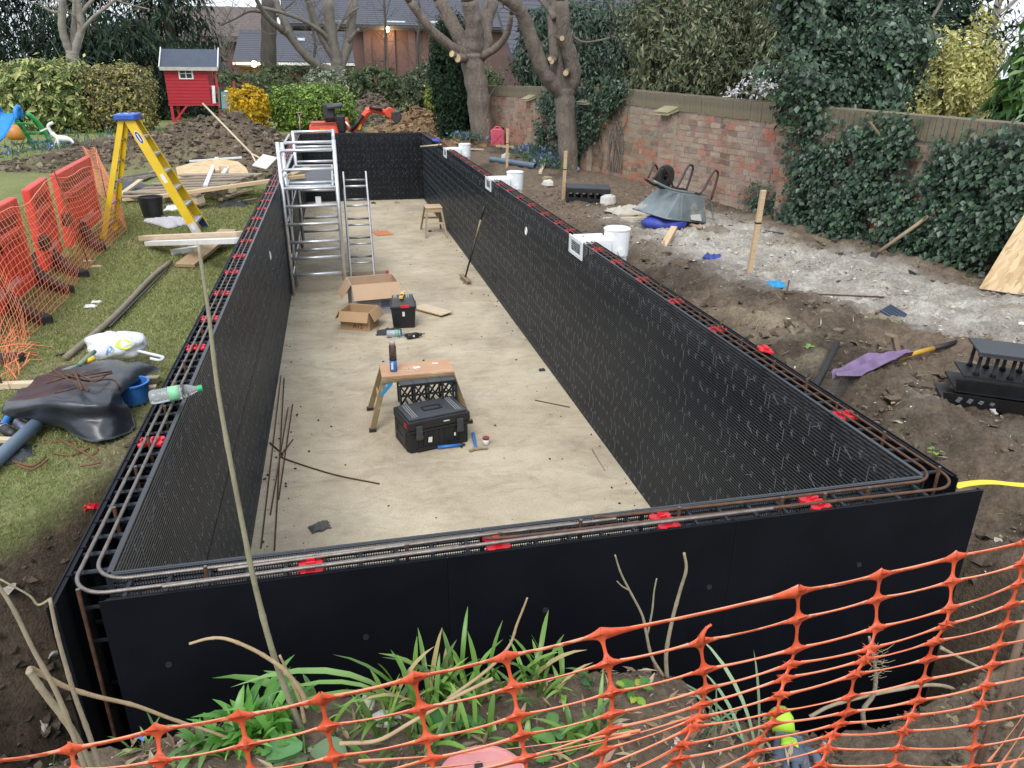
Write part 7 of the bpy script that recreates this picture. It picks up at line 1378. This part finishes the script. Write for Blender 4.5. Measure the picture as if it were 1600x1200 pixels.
n = 9000; x = -1.9+1.75*g.random(n); y = -.6+4.2*g.random(n)**1.3; z = terrain(x, y); gm = masks(x, y, z)[0]; ok = (gm < .35) & (z > -1.5); x, y = x[ok], y[ok]; n = len(x); P = on_terrain(x, y); C = np.array((.085, .066, .050))*(1+.3*g.normal(size=(n, 1))); C[g.random(n) < .04] = (.4, .37, .32); put(obj('trench_crumbs', clods('trench_crumbs', P, .005+.02*g.random(n)**3, C.clip(.015, .6), 4), SOILV), 'soil crumbs on the edge of the trench at left', 'soil', kind='stuff')
n = 15000; x = -.5+4.6*g.random(n); y = -1.35+1.1*g.random(n); z = terrain(x, y); ok = z > -.8; x, y = x[ok], y[ok]; n = len(x); P = on_terrain(x, y); C = np.array((.10, .078, .058))*(1+.3*g.normal(size=(n, 1))); wv = g.random(n); C[wv < .05] = (.5, .47, .42); C[(wv > .05) & (wv < .13)] = (.26, .2, .13); put(obj('bed_crumbs', clods('bed_crumbs', P, .0025+.012*g.random(n)**3, C.clip(.015, .7), 5), SOILV), 'crumbs, chips and small stones on the planting bed', 'soil', kind='stuff')
# grass blades on the lawn
n = 170000; d = 1.2+10.5*g.random(n)**1.5; x = -3.6+3.4*g.random(n); y = d-.9; z = terrain(x, y); gm, ba, _, _ = masks(x, y, z); ok = g.random(n) < np.clip(gm*1.2-.15, 0, 1)*(1-.55*ba); x, y, ba = x[ok], y[ok], ba[ok]; n = len(x); P = on_terrain(x, y)
a = g.random(n)*math.tau; h = (.010+.015*g.random(n))*(1+.04*(y-2).clip(0, 8)); w = .0022+.0006*y.clip(0, 10); lean = g.normal(size=(n, 2))*.55; V = np.stack([P+np.stack([np.cos(a)*w, np.sin(a)*w, 0*a], 1), P-np.stack([np.cos(a)*w, np.sin(a)*w, 0*a], 1), P+np.stack([lean[:, 0]*h, lean[:, 1]*h, h], 1)], 1).reshape(-1, 3)
pal = np.array([(.28, .31, .115), (.22, .265, .09), (.35, .335, .15), (.43, .375, .21)]); C = pal[g.choice(4, n, p=(.4, .3, .2, .1))]*(1-.25*ba[:, None])+np.array((.26, .22, .11))*.25*ba[:, None]; C = C*(1+.15*g.normal(size=(n, 1)))
put(obj('grass', npmesh('grass', V, np.arange(n*3).reshape(n, 3), np.repeat(C.clip(.02, .6), 3, 0)), LEAFM), 'short worn lawn grass left of the pool', 'grass', kind='stuff')
def bluebells(label, c, r, n, seed, fl=.55):
    g = np.random.default_rng(seed); c = Vector(c); t = thing('bluebells', label, 'flowers', c); x = g.normal(size=n)*r[0]; y = g.normal(size=n)*r[1]; P = np.stack([x, y, .02+.12*g.random(n)], 1); pal = [(.06, .13, .045), (.09, .17, .05)]
    nf = int(n*fl); Pf = P[:nf].copy(); Pf[:, 2] += .09; obj('foliage', leafmesh('foliage', P, np.stack([g.normal(size=n), g.normal(size=n)-.8, .3+0*x], 1), .16, pick_cols(n, pal, g), .14, .2, -.8, seed), LEAFM, t); obj('blossom', leafmesh('blossom', Pf, g.normal(size=(nf, 3)), .075, pick_cols(nf, [(.17, .21, .45), (.22, .27, .50), (.12, .15, .34)], g), .8, .3, 0, seed+1), LEAFM, t)
bluebells('blue flowers at the foot of the big pollarded tree', onbank(734, 222), (.22, .3), 260, 201); bluebells('blue flowers in front of the narrow ivy', onbank(832, 246), (.28, .4), 300, 202); bluebells('blue flowers right of the grey drain pipe', onbank(858, 262), (.20, .5), 420, 203, .4); bluebells('blue flowers on the lawn by the white toy', G(102, 236), (.5, .5), 320, 204); bluebells('scattered blue flowers on the lawn in front of the blue slide', G(40, 250), (.9, .8), 160, 205); bluebells('low foliage and blue flowers under the playhouse', G(225, 218), (1.0, .6), 420, 206, .1)
# ================================================================== FOREGROUND
def onb(px, py, dz=0.): return onbank_near(px, py, dz)
def onbank_near(px, py, dz=0.):
    d = _ray(px, py); kk = np.arange(.8, 6, .004)[:, None]; Q = CAM+d*kk; i = int(np.argmax(Q[:, 2] <= terrain(Q[:, 0], Q[:, 1]))); return Vector(Q[i])+Vector((0, 0, dz))
NETF = None
def net_mat():
    m, n, p = _new('barrier_mesh_plastic'); K = n.links.new; tc = N(n, 'ShaderNodeTexCoord'); z = N(n, 'ShaderNodeTexNoise', Scale=30., Detail=4.); K(tc.outputs['Object'], z.inputs['Vector']); r = ramp(n, [(.3, (.68, .10, .035)), (.7, (.80, .15, .06))]); K(z.outputs['Fac'], r.inputs['Fac']); K(r.outputs[0], p.inputs['Base Color']); p.inputs['Roughness'].default_value = .3; p.inputs['Specular IOR Level'].default_value = .7
    tr = N(n, 'ShaderNodeBsdfTranslucent'); tr.inputs['Color'].default_value = (.9, .25, .12, 1); mx = N(n, 'ShaderNodeMixShader'); mx.inputs['Fac'].default_value = .22; K(p.outputs[0], mx.inputs[1]); K(tr.outputs[0], mx.inputs[2]); K(mx.outputs[0], n.nodes['Material Output'].inputs['Surface']); return m
def fore_net():
    COLS = [[(-25, 1192), (-20, 1225)], [(111, 1170), (117, 1204)], [(246, 1140), (250, 1189), (253, 1230)], [(376, 1119), (385, 1164), (392, 1206)], [(502, 1092), (511, 1135), (521, 1183), (528, 1220)], [(646, 1059), (658, 1107), (667, 1155), (674, 1186), (680, 1215)], [(790, 1026), (802, 1074), (809, 1119), (815, 1150), (820, 1185), (824, 1212)], [(939, 991), (950, 1036), (956, 1083), (956, 1116), (953, 1140), (941, 1173), (938, 1200)],
        [None, (1094, 1003), (1100, 1047), (1103, 1077), (1097, 1101), (1091, 1122), (1083, 1136), (1067, 1165), (1061, 1186)], [(1247, 924), (1247, 967), (1243, 1014), (1235, 1038), (1226, 1060), (1219, 1087), (1214, 1113), (1206, 1131), (1184, 1158), (1180, 1175), (1170, 1198)], [(1375, 898), (1370, 936), (1369, 981), (1360, 1014), (1351, 1032), (1336, 1054), (1328, 1089), (1324, 1113), (1312, 1131), (1300, 1149), (1292, 1170), (1283, 1196)],
        [(1492, 870), (1487, 909), (1484, 951), (1478, 977), (1459, 1003), (1450, 1030), (1442, 1063), (1433, 1095), (1423, 1119), (1411, 1143), (1403, 1170), (1396, 1196)], [(1606, 846), (1597, 882), (1592, 912), (1579, 945), (1571, 976), (1559, 1009), (1549, 1039), (1540, 1072), (1532, 1101), (1525, 1132), (1522, 1168), (1517, 1199)], [(1725, 815), (1714, 852), (1706, 884), (1692, 918), (1683, 950), (1670, 983), (1660, 1014), (1650, 1046), (1642, 1077), (1634, 1110), (1628, 1146), (1624, 1180)]]
    NR = 22; W3 = []; rs = random.Random(2)
    for ci, col in enumerate(COLS):
        pts = []
        for r in range(NR):
            if r < len(col): pts.append(None if col[r] is None else gy(*col[r], -1.35+.012*math.sin(ci*1.3+r*.9)))
            else: q = pts[-1]; pts.append(None if q is None else q+Vector((.004*math.sin(r*2+ci), .006*math.cos(r*1.7+ci), -.042+.006*math.sin(r+ci))) if q.z > -.05 else None)
        W3.append(pts)
    W3 += [[None if p is None else p+Vector((.11*k, .01*k, .012*k)) for p in W3[-1]] for k in range(1, 6)]; OFF = 5; W3 = [[None if p is None else p+Vector((-.105*k, .005*k, .0)) for p in W3[0]] for k in range(OFF, 0, -1)]+W3
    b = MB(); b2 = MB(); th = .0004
    def ribbon(p, q, w0, wm, up, sag=0., tw=0., n=12, B_=None, ex=6.):
        d = (q-p); t = d.normalized(); s = (up-t*up.dot(t)).normalized(); nv = t.cross(s); V = []
        for i in range(n+1):
            u = i/n; w = wm+(w0-wm)*(abs(2*u-1)**ex); c = p+d*u+Vector((0, 0, -sag*4*u*(1-u))); a = tw*math.sin(u*math.pi); ss = s*math.cos(a)+nv*math.sin(a); nn = t.cross(ss); V += [c+ss*w+nn*th, c-ss*w+nn*th, c-ss*w-nn*th, c+ss*w-nn*th]
        F_ = []
        for i in range(n):
            k = i*4
            for j in range(4): F_.append((k+j, k+(j+1) % 4, k+4+(j+1) % 4, k+4+j))
        (B_ or b).add(V, F_)
    Z = Vector((0, 0, 1)); X = Vector((1, 0, 0))
    for ci in range(len(W3)):
        for r in range(NR):
            p = W3[ci][r]
            if p is None: continue
            nx = next((W3[k][r] for k in range(ci+1, min(ci+3, len(W3))) if W3[k][r] is not None), None) if not (ci == 7+OFF and r == 0) else W3[9+OFF][0]
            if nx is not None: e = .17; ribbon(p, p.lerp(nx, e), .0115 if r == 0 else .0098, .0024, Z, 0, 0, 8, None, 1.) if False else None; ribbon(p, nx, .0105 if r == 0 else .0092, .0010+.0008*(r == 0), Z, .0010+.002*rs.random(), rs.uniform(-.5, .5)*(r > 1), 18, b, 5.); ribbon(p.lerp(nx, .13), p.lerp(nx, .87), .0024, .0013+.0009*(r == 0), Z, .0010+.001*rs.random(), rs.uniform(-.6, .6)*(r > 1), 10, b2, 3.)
            if r+1 < NR and W3[ci][r+1] is not None: ribbon(p, W3[ci][r+1], .0125, .0021, X, 0, rs.uniform(-.25, .25), 12, b, 3.2)
    p = W3[8+OFF][1]; b.tube([p, p+Vector((.002, 0, .012)), p+Vector((.006, 0, .020)), p+Vector((.012, .0, .024))], [.006, .003, .002, .0016], 5)   # torn strand end
    # bunched loose strands
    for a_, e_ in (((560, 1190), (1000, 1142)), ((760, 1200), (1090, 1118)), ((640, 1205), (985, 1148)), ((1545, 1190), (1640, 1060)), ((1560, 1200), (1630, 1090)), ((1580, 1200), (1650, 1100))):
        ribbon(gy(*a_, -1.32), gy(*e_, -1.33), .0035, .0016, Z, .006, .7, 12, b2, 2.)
    o0 = W3[6+OFF][0].copy(); t = thing('barrier_mesh', 'orange plastic barrier mesh strung across the foreground', 'mesh fence', o0)
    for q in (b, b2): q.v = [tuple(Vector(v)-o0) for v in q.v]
    obj('mesh_web', b, net_mat(), t, smooth=True); obj('toplit_strands', b2, mat('toplit_strand_plastic', (.86, .36, .22), (.80, .26, .13), rough=.35, scale=25), t, smooth=True)  # paler strands: overhead light on their top faces put into the colour
fore_net()
wire('garden_cane', 'brown rod supporting the orange mesh at the bottom right corner', 'rod', [gy(1520, 1215, -1.30), gy(1575, 1060, -1.29), gy(1625, 900, -1.28)], .0056, mat('cane_brown', (.21, .145, .10), (.15, .10, .07), rough=.7, scale=30, bump=.2), 10)
# shoots and broken stems
SHOOT = mat('shoot_bark', (.30, .255, .17), (.22, .175, .115), rough=.7, scale=22, bump=.2, bscale=90, c=(.36, .30, .19)); SHOOTG = mat('green_shoot', (.27, .26, .165), (.19, .155, .105), rough=.7, scale=6, bump=.2, c=(.33, .28, .2)); DRY = mat('dry_stem', (.44, .33, .19), (.33, .235, .13), rough=.75, scale=20, bump=.2)
def shoot(name, label, pts, Y, r0, r1, m, cat='stem', dr=0., nodes=True, base=False):
    n = len(pts); q = [gy(x, y, Y+dr*j/(n-1)) for j, (x, y) in enumerate(pts)]
    if base: q[0] = q[0]+Vector((0, 0, -.04))
    q = bez(q, 7); k = len(q); rr = [(r0+(r1-r0)*(j/(k-1)))*(1+(.16 if nodes and j % 9 == 0 else 0)) for j in range(k)]; b = MB().tube([p-q[0] for p in q], rr, 9); o = obj(name, b, m, smooth=True); o.location = q[0]; return put(o, label, cat)
shoot('sapling', 'tall slender greenish sapling stem rising in front of the left wall', [(476, 1138), (452, 1092), (425, 1015), (401, 925), (385, 850), (358, 710), (339, 600), (326, 490), (310, 382)], -.55, .0082, .003, SHOOTG, dr=.02, base=True)
shoot('dry_shoot', 'thin side shoot crossing the tall sapling stem near its base', [(296, 1006), (325, 998), (352, 998), (385, 1010), (415, 1026), (445, 1048), (470, 1080), (480, 1105)], -.6, .0028, .0058, DRY); shoot('dry_shoot', 'short dry shoot beside the base of the tall sapling', [(437, 1024), (455, 1062), (470, 1100), (476, 1130)], -.56, .0025, .005, DRY)
shoot('broken_stem', 'thick broken stem leaning up from the bottom left corner', [(152, 1205), (112, 1140), (75, 1090), (55, 1062), (45, 1048)], -.75, .0068, .006, SHOOT, base=True); shoot('broken_stem', 'long dry stem bent over from the broken stem towards the lily', [(46, 1049), (52, 1046), (100, 1072), (150, 1088), (210, 1102), (270, 1124), (320, 1140), (375, 1160)], -.74, .0055, .003, DRY, dr=.15)
shoot('dry_shoot', 'leftmost dry shoot rising out of the bottom left corner', [(135, 1205), (108, 1130), (85, 1075), (52, 1015), (20, 950), (-10, 905)], -.8, .0052, .003, SHOOT); shoot('dry_shoot', 'straight dry shoot standing in front of the open wall corner', [(158, 1205), (140, 1150), (118, 1090), (100, 1030), (88, 985), (78, 936)], -.78, .005, .003, SHOOT); shoot('dry_shoot', 'fine twig curling out of the soil at far left', [(80, 935), (60, 945), (45, 930), (0, 905)], -.75, .0025, .0015, SHOOT)
shoot('young_twig', 'forked thin twig before the middle of the near wall', [(1036, 1056), (1018, 1025), (1009, 985), (1003, 960), (985, 925), (970, 895), (961, 867)], -.5, .0048, .002, SHOOT); shoot('young_twig', 'budding side twig of the forked twig', [(1012, 990), (1019, 955), (1022, 925), (1026, 904)], -.5, .003, .0018, SHOOTG); shoot('young_twig', 'short spur on the forked twig', [(983, 922), (972, 916), (964, 908)], -.5, .0024, .0014, SHOOT, nodes=False); shoot('young_twig', 'thicker upright twig right of the forked twig', [(1042, 1058), (1041, 1020), (1050, 970), (1062, 925), (1072, 890), (1069, 864)], -.5, .0062, .0036, SHOOT)
shoot('dry_shoot', 'thin dry twig rising from the strappy plants', [(700, 1092), (760, 1048), (795, 1010), (808, 975), (818, 950), (824, 934)], -.65, .0042, .002, DRY); shoot('dry_shoot', 'long pale stick lying through the strappy plants', [(530, 1162), (590, 1157), (640, 1130), (700, 1095), (770, 1060)], -.7, .005, .004, DRY)
shoot('old_root', 'knobbly pale root sticking up at the right side of the bed', [(1360, 1165), (1348, 1115), (1365, 1085), (1368, 1050), (1362, 1015), (1358, 995)], -.48, .0085, .004, mat('root_pale', (.34, .29, .22), (.24, .2, .15), rough=.85, scale=25, bump=.3)); shoot('old_root', 'arched brown root bridging the trench edge at right', [(1265, 1120), (1300, 1102), (1360, 1086), (1440, 1071), (1480, 1073), (1502, 1085)], -.46, .006, .006, SHOOT); shoot('old_root', 'thin root hanging over the trench at the right', [(1470, 1012), (1500, 1028), (1540, 1050), (1600, 1100)], -.45, .006, .003, SHOOT)
b = MB(); rs = random.Random(9); c0 = gy(1366, 1045, -.48)
for _ in range(40): s = c0+Vector((rs.uniform(-.01, .01), rs.uniform(-.02, .02), rs.uniform(-.05, .09))); v = Vector((rs.uniform(-1, 1), rs.uniform(-.5, .5), rs.uniform(-.3, .8)))*.04; b.tube([s-c0, s+v*.6-c0, s+v+Vector((0, 0, .008))-c0], [.0012, .001, .0006], 4, False)
o = obj('root_hairs', b, SHOOT); o.location = c0; put(o, 'tuft of fine rootlets around the knobbly root', 'roots', kind='stuff')
# strappy plants
def blade(V, Fs, C, p, az, h, w, bend, c, seg=7, tipdroop=1.6):
    d = Vector((math.cos(az), math.sin(az), 0)); s = Vector((-d.y, d.x, 0)); n = len(V)
    for i in range(seg+1):
        u = i/seg; ww = w*(.55+.9*u)*(1 if u < .35 else max(.0, 1-((u-.35)/.65)**2.2))*.5; c_ = p+d*(bend*h*u**tipdroop)+Vector((0, 0, h*(u-.42*bend*u**3))); up = Vector((0, 0, ww*.35))
        V += [c_-s*ww+up, c_, c_+s*ww+up]; C += [c]*3
    for i in range(seg):
        k = n+i*3; Fs += [(k, k+1, k+4, k+3), (k+1, k+2, k+5, k+4)]
def strappy(name, label, p, n, h, w, bend, pal, seed, spread=.05, cat='plant', az0=None, yellow=0.):
    rs = random.Random(seed); V = []; Fs = []; C = []
    for i in range(n):
        az = rs.uniform(0, math.tau) if az0 is None else az0+rs.uniform(-.6, .6); q = Vector((rs.gauss(0, spread), rs.gauss(0, spread*.6), -.01)); c = rs.choice(pal); j = rs.uniform(.75, 1.25); c = (.42, .33, .15) if rs.random() < yellow else tuple(k*j for k in c); blade(V, Fs, C, q, az, h*rs.uniform(.55, 1.1), w*rs.uniform(.7, 1.2), bend*rs.uniform(.3, 1.6), c)
    t = thing(name, label, cat, p); obj('leaves', npmesh('leaves', np.array([tuple(v) for v in V]), np.array(Fs), np.array(C), True), LEAF, t); return t
GP = [(.13, .27, .04), (.09, .20, .03), (.18, .32, .06), (.065, .14, .025)]
strappy('lily_clump', 'bushy bright green lily clump at the foot of the tall sapling', onb(400, 1160), 85, .155, .020, .65, [(.10, .29, .04), (.07, .22, .03), (.15, .36, .06)], 301, .042); strappy('lily_clump', 'small green rosette left of the lily clump', onb(322, 1168), 14, .11, .018, .9, [(.13, .27, .07), (.17, .30, .10)], 302, .015)
for i, (px, py, n, h, sd) in enumerate(((650, 1115, 24, .25, 311), (712, 1092, 22, .24, 312), (760, 1098, 14, .19, 313), (700, 1150, 16, .17, 314), (835, 1075, 26, .19, 315), (860, 1095, 13, .16, 316), (820, 1165, 12, .13, 317), (600, 1140, 12, .2, 318), (905, 1165, 10, .17, 319), (930, 1170, 9, .2, 320), (640, 1180, 12, .15, 321))):
    strappy('strappy_plant', f'{ORD[i]} clump of strap-shaped iris leaves ' + ('behind the orange mesh left of centre', 'standing tall behind the mesh at centre', 'among dry litter behind the mesh', 'low in the bed before the pale stick', 'with upright tips right of centre', 'at the right end of the strappy row', 'low behind the bunched mesh strands', 'bending left beside the sapling', 'low right behind the mesh node column', 'with broad upright blades right of the litter', 'low near the bottom edge left of the pink lid')[i], onb(px, py), n, h*.9, .0145, .6, GP, sd, .04, yellow=.08)
strappy('strappy_plant', 'single long arching strap leaf left of centre', onb(615, 1095), 3, .26, .022, 1.3, [(.20, .34, .10)], 331, .01, az0=2.7); strappy('strappy_plant', 'arching broad leaf beside the tall sapling stem', onb(510, 1120), 3, .16, .024, 1.5, [(.12, .26, .06)], 332, .01, az0=2.4)
strappy('bulb_leaves', 'pale blue-green bulb leaves drooping right of centre', onb(1175, 1185), 6, .33, .012, .75, [(.27, .38, .22), (.21, .33, .19), (.33, .42, .27)], 333, .02, az0=2.2); strappy('bulb_leaves', 'thin upright bulb leaves beside the drooping ones', onb(1105, 1165), 4, .26, .008, .3, [(.16, .26, .12)], 334, .01); strappy('grass_tuft', 'small grass tuft on the bed at left with a blue flower', onb(225, 1168), 16, .07, .006, .8, GP, 335, .03); strappy('grass_tuft', 'grass blades at the very bottom left', onb(80, 1190), 14, .07, .005, .6, GP, 336, .05); strappy('grass_tuft', 'grass tuft in front of the lily clump', onb(330, 1192), 20, .06, .006, .8, GP, 337, .06); strappy('grass_tuft', 'low grass at the foot of the centre plants', onb(560, 1150), 22, .08, .006, .9, GP, 338, .07)
def broad(label, p, n, size, pal, seed, spread=.03, name='broadleaf_weed', h=.03):
    g = np.random.default_rng(seed); t = thing(name, label, 'plant', p); a = g.random(n)*math.tau; P = np.stack([np.cos(a)*spread*g.random(n), np.sin(a)*spread*g.random(n), h*g.random(n)+.008], 1); nn = np.stack([np.cos(a)*.4, np.sin(a)*.4, np.ones(n)], 1)
    V = []; F_ = []; C = []; rs = random.Random(seed)
    for i in range(n):
        az = a[i]; s = size*rs.uniform(.6, 1.2); d = Vector((math.cos(az), math.sin(az), rs.uniform(.1, .6))).normalized(); q = Vector((-d.y, d.x, 0)).normalized(); c = tuple(k*rs.uniform(.8, 1.2) for k in rs.choice(pal)); k0 = len(V); p0 = Vector(P[i])
        for j in range(7):
            u = j/6; w = s*.36*math.sin(math.pi*min(1, u*.92+.06))**.7; cc = p0+d*s*u+Vector((0, 0, -s*.35*u*u)); V += [cc-q*w+Vector((0, 0, w*.25+.002*math.sin(j*3))), cc, cc+q*w+Vector((0, 0, w*.25-.002*math.sin(j*3)))]; C += [c, tuple(k*1.15 for k in c), c]
        for j in range(6): k = k0+j*3; F_ += [(k, k+1, k+4, k+3), (k+1, k+2, k+5, k+4)]
    obj('leaves', npmesh('leaves', np.array([tuple(v) for v in V]), np.array(F_), np.array(C), True), LEAFM, t)
broad('big soft grey-green leaves at the bottom left of centre', onb(480, 1192), 4, .10, [(.13, .25, .10), (.16, .28, .12)], 341, .02, h=.05); broad('low green weed beside the soft leaves', onb(428, 1185), 12, .03, [(.14, .28, .08)], 342, .03); broad('round-leaved weeds at the bottom edge right of the pink lid', onb(880, 1190), 18, .045, [(.08, .19, .05), (.11, .24, .06)], 343, .08); broad('round-leaved weeds under the centre plants', onb(705, 1140), 10, .045, [(.07, .18, .06)], 344, .06); broad('small leafy weed on the soil by the forked twig', onb(1015, 1048), 22, .028, [(.09, .21, .05), (.13, .26, .07)], 345, .05, h=.06); broad('flat rosette weed in the middle of the bed', onb(990, 1090), 12, .03, [(.10, .22, .05), (.28, .33, .06)], 346, .03); broad('small dark weed behind the mesh', onb(905, 1078), 14, .026, [(.06, .14, .05)], 347, .03); broad('green seedling on the bank slope', onbank(1263, 548), 8, .04, [(.2, .36, .1)], 348, .02); broad('small green seedling right of the near right wall corner', onbank(1460, 712), 7, .03, [(.22, .38, .1)], 349, .02)
for i, (px, py, dz) in enumerate(((226, 1175, .05), (1355, 664, .02), (1480, 660, .02), (1575, 670, .02))):
    p = (onb(px, py) if py > 1000 else onbank(px, py))+Vector((0, 0, dz)); V = []; g = np.random.default_rng(350+i); a = np.arange(6)/6*math.tau; P = np.zeros((6, 3)); nn = np.stack([np.cos(a)*.2, np.sin(a)*.2, np.ones(6)], 1); t = thing('blue_flower', ('small blue flower on the bed at left', 'tiny blue flower on the bank left of the trays', 'second tiny blue flower on the bank', 'tiny blue flower at the right edge')[i], 'flower', p); obj('petals', leafmesh('petals', P, nn, .022, pick_cols(6, [(.16, .24, .75)], g, .1), .6, .3, 0, 350+i), LEAFM, t); obj('stalk', MB().tube([(0, 0, -.05), (0, 0, 0)], .0012, 5), SHOOTG, t)
# dry litter in the bed
g = np.random.default_rng(360); n = 2000; x = .1+1.9*g.random(n); y = -1.05+.65*g.random(n); P = on_terrain(x, y); P[:, 2] += .004+.01*g.random(n); put(obj('leaf_litter', leafmesh('leaf_litter', P, np.stack([.5*g.normal(size=n), .5*g.normal(size=n), np.ones(n)], 1), .045, pick_cols(n, [(.36, .27, .16), (.26, .18, .11), (.44, .36, .24), (.18, .125, .08), (.33, .22, .16)], g), .22, .3, 0, 360), LEAFM), 'dry leaves and stalks littering the planting bed', 'litter', kind='stuff')
g = np.random.default_rng(361); n = 900; x = 2.9+4*g.random(n); y = .2+6*g.random(n); P = on_terrain(x, y); P[:, 2] += .015; put(obj('straw_litter', leafmesh('straw_litter', P, np.stack([.4*g.normal(size=n), .4*g.normal(size=n), np.ones(n)], 1), .07, pick_cols(n, [(.38, .32, .2), (.25, .2, .12), (.48, .43, .32)], g), .1, .2, 0, 361), LEAFM), 'straw and twig litter on the bank', 'litter', kind='stuff')
for i, (px, py, s) in enumerate(((577, 1103, .030), (604, 1132, .045), (800, 1133, .014), (283, 1164, .012), (340, 1180, .011), (960, 1148, .02))): rocks(('white shard behind the strappy plants left of centre', 'larger white shard under the strappy plants', 'white pebble under the mesh at centre', 'pale pebble on the bed at left', 'second pale pebble on the bed at left', 'white chip on the bare soil right of centre')[i], onb(px, py, .004), s, CH, 5.+i, 'white_shard' if i < 2 else 'pebble')
p = onb(745, 1196); t = thing('plastic_disc', 'round pink plastic lid lying in the bed at the bottom edge', 'lid', p+Vector((0, -.075, .012))); pk = mat('pink_plastic', (.62, .27, .27), (.54, .22, .22), rough=.45, scale=8, wear=(.45, .25, .22), wscale=9, wamt=.4); obj('disc', MB().lathe([(.105, 0), (.108, .004), (.108, .014), (.10, .016), (.096, .010), (.0001, .012)], 40), pk, t); obj('knob', MB().lathe([(.010, .012), (.010, .018), (.0001, .019)], 12, (.0, .05, 0)), INK, t)
def fgloves():
    p = onb(1232, 1180, .01); t = thing('garden_gloves', 'lime green and grey garden glove lying at the bottom edge', 'glove', p, (0, 0, -.5)); gm = mat('glove_slate', (.10, .125, .17), (.07, .09, .125), rough=.75, scale=12, bump=.2); lm = mat('glove_lime', (.45, .72, .06), (.36, .6, .04), rough=.7, scale=25, bump=.2)
    def palm(u, v): return Vector(((u-.5)*.10*(1-.25*v), (v-.5)*.11, .012+.026*math.sin(math.pi*u)*math.sin(math.pi*min(1, v+.15))))
    obj('palm', MB().sheet(palm, 12, 10, .012), gm, t, smooth=True); obj('cuff', MB().tube([(-.015, .055, .02), (-.02, .085, .03), (-.03, .11, .03)], [.033, .036, .034], 12), lm, t, smooth=True)
    for k, (x, l) in enumerate(((-.038, .055), (-.014, .068), (.010, .066), (.034, .052))): obj('finger', MB().tube(bez([(x, -.045, .016), (x*1.1, -.045-l*.6, .022), (x*1.2, -.045-l, .010)], 4), [.0115]*7+[.0105, .007], 9), gm, t, smooth=True)
    obj('thumb', MB().tube(bez([(.04, .01, .016), (.068, -.008, .02), (.075, -.035, .012)], 4), [.013]*7+[.011, .007], 9), gm, t, smooth=True); obj('lime_panel', MB().sheet(lambda u, v: palm(.2+.5*u, .35+.4*v)+Vector((0, 0, .010)), 6, 6, .004), lm, t, smooth=True)
fgloves()
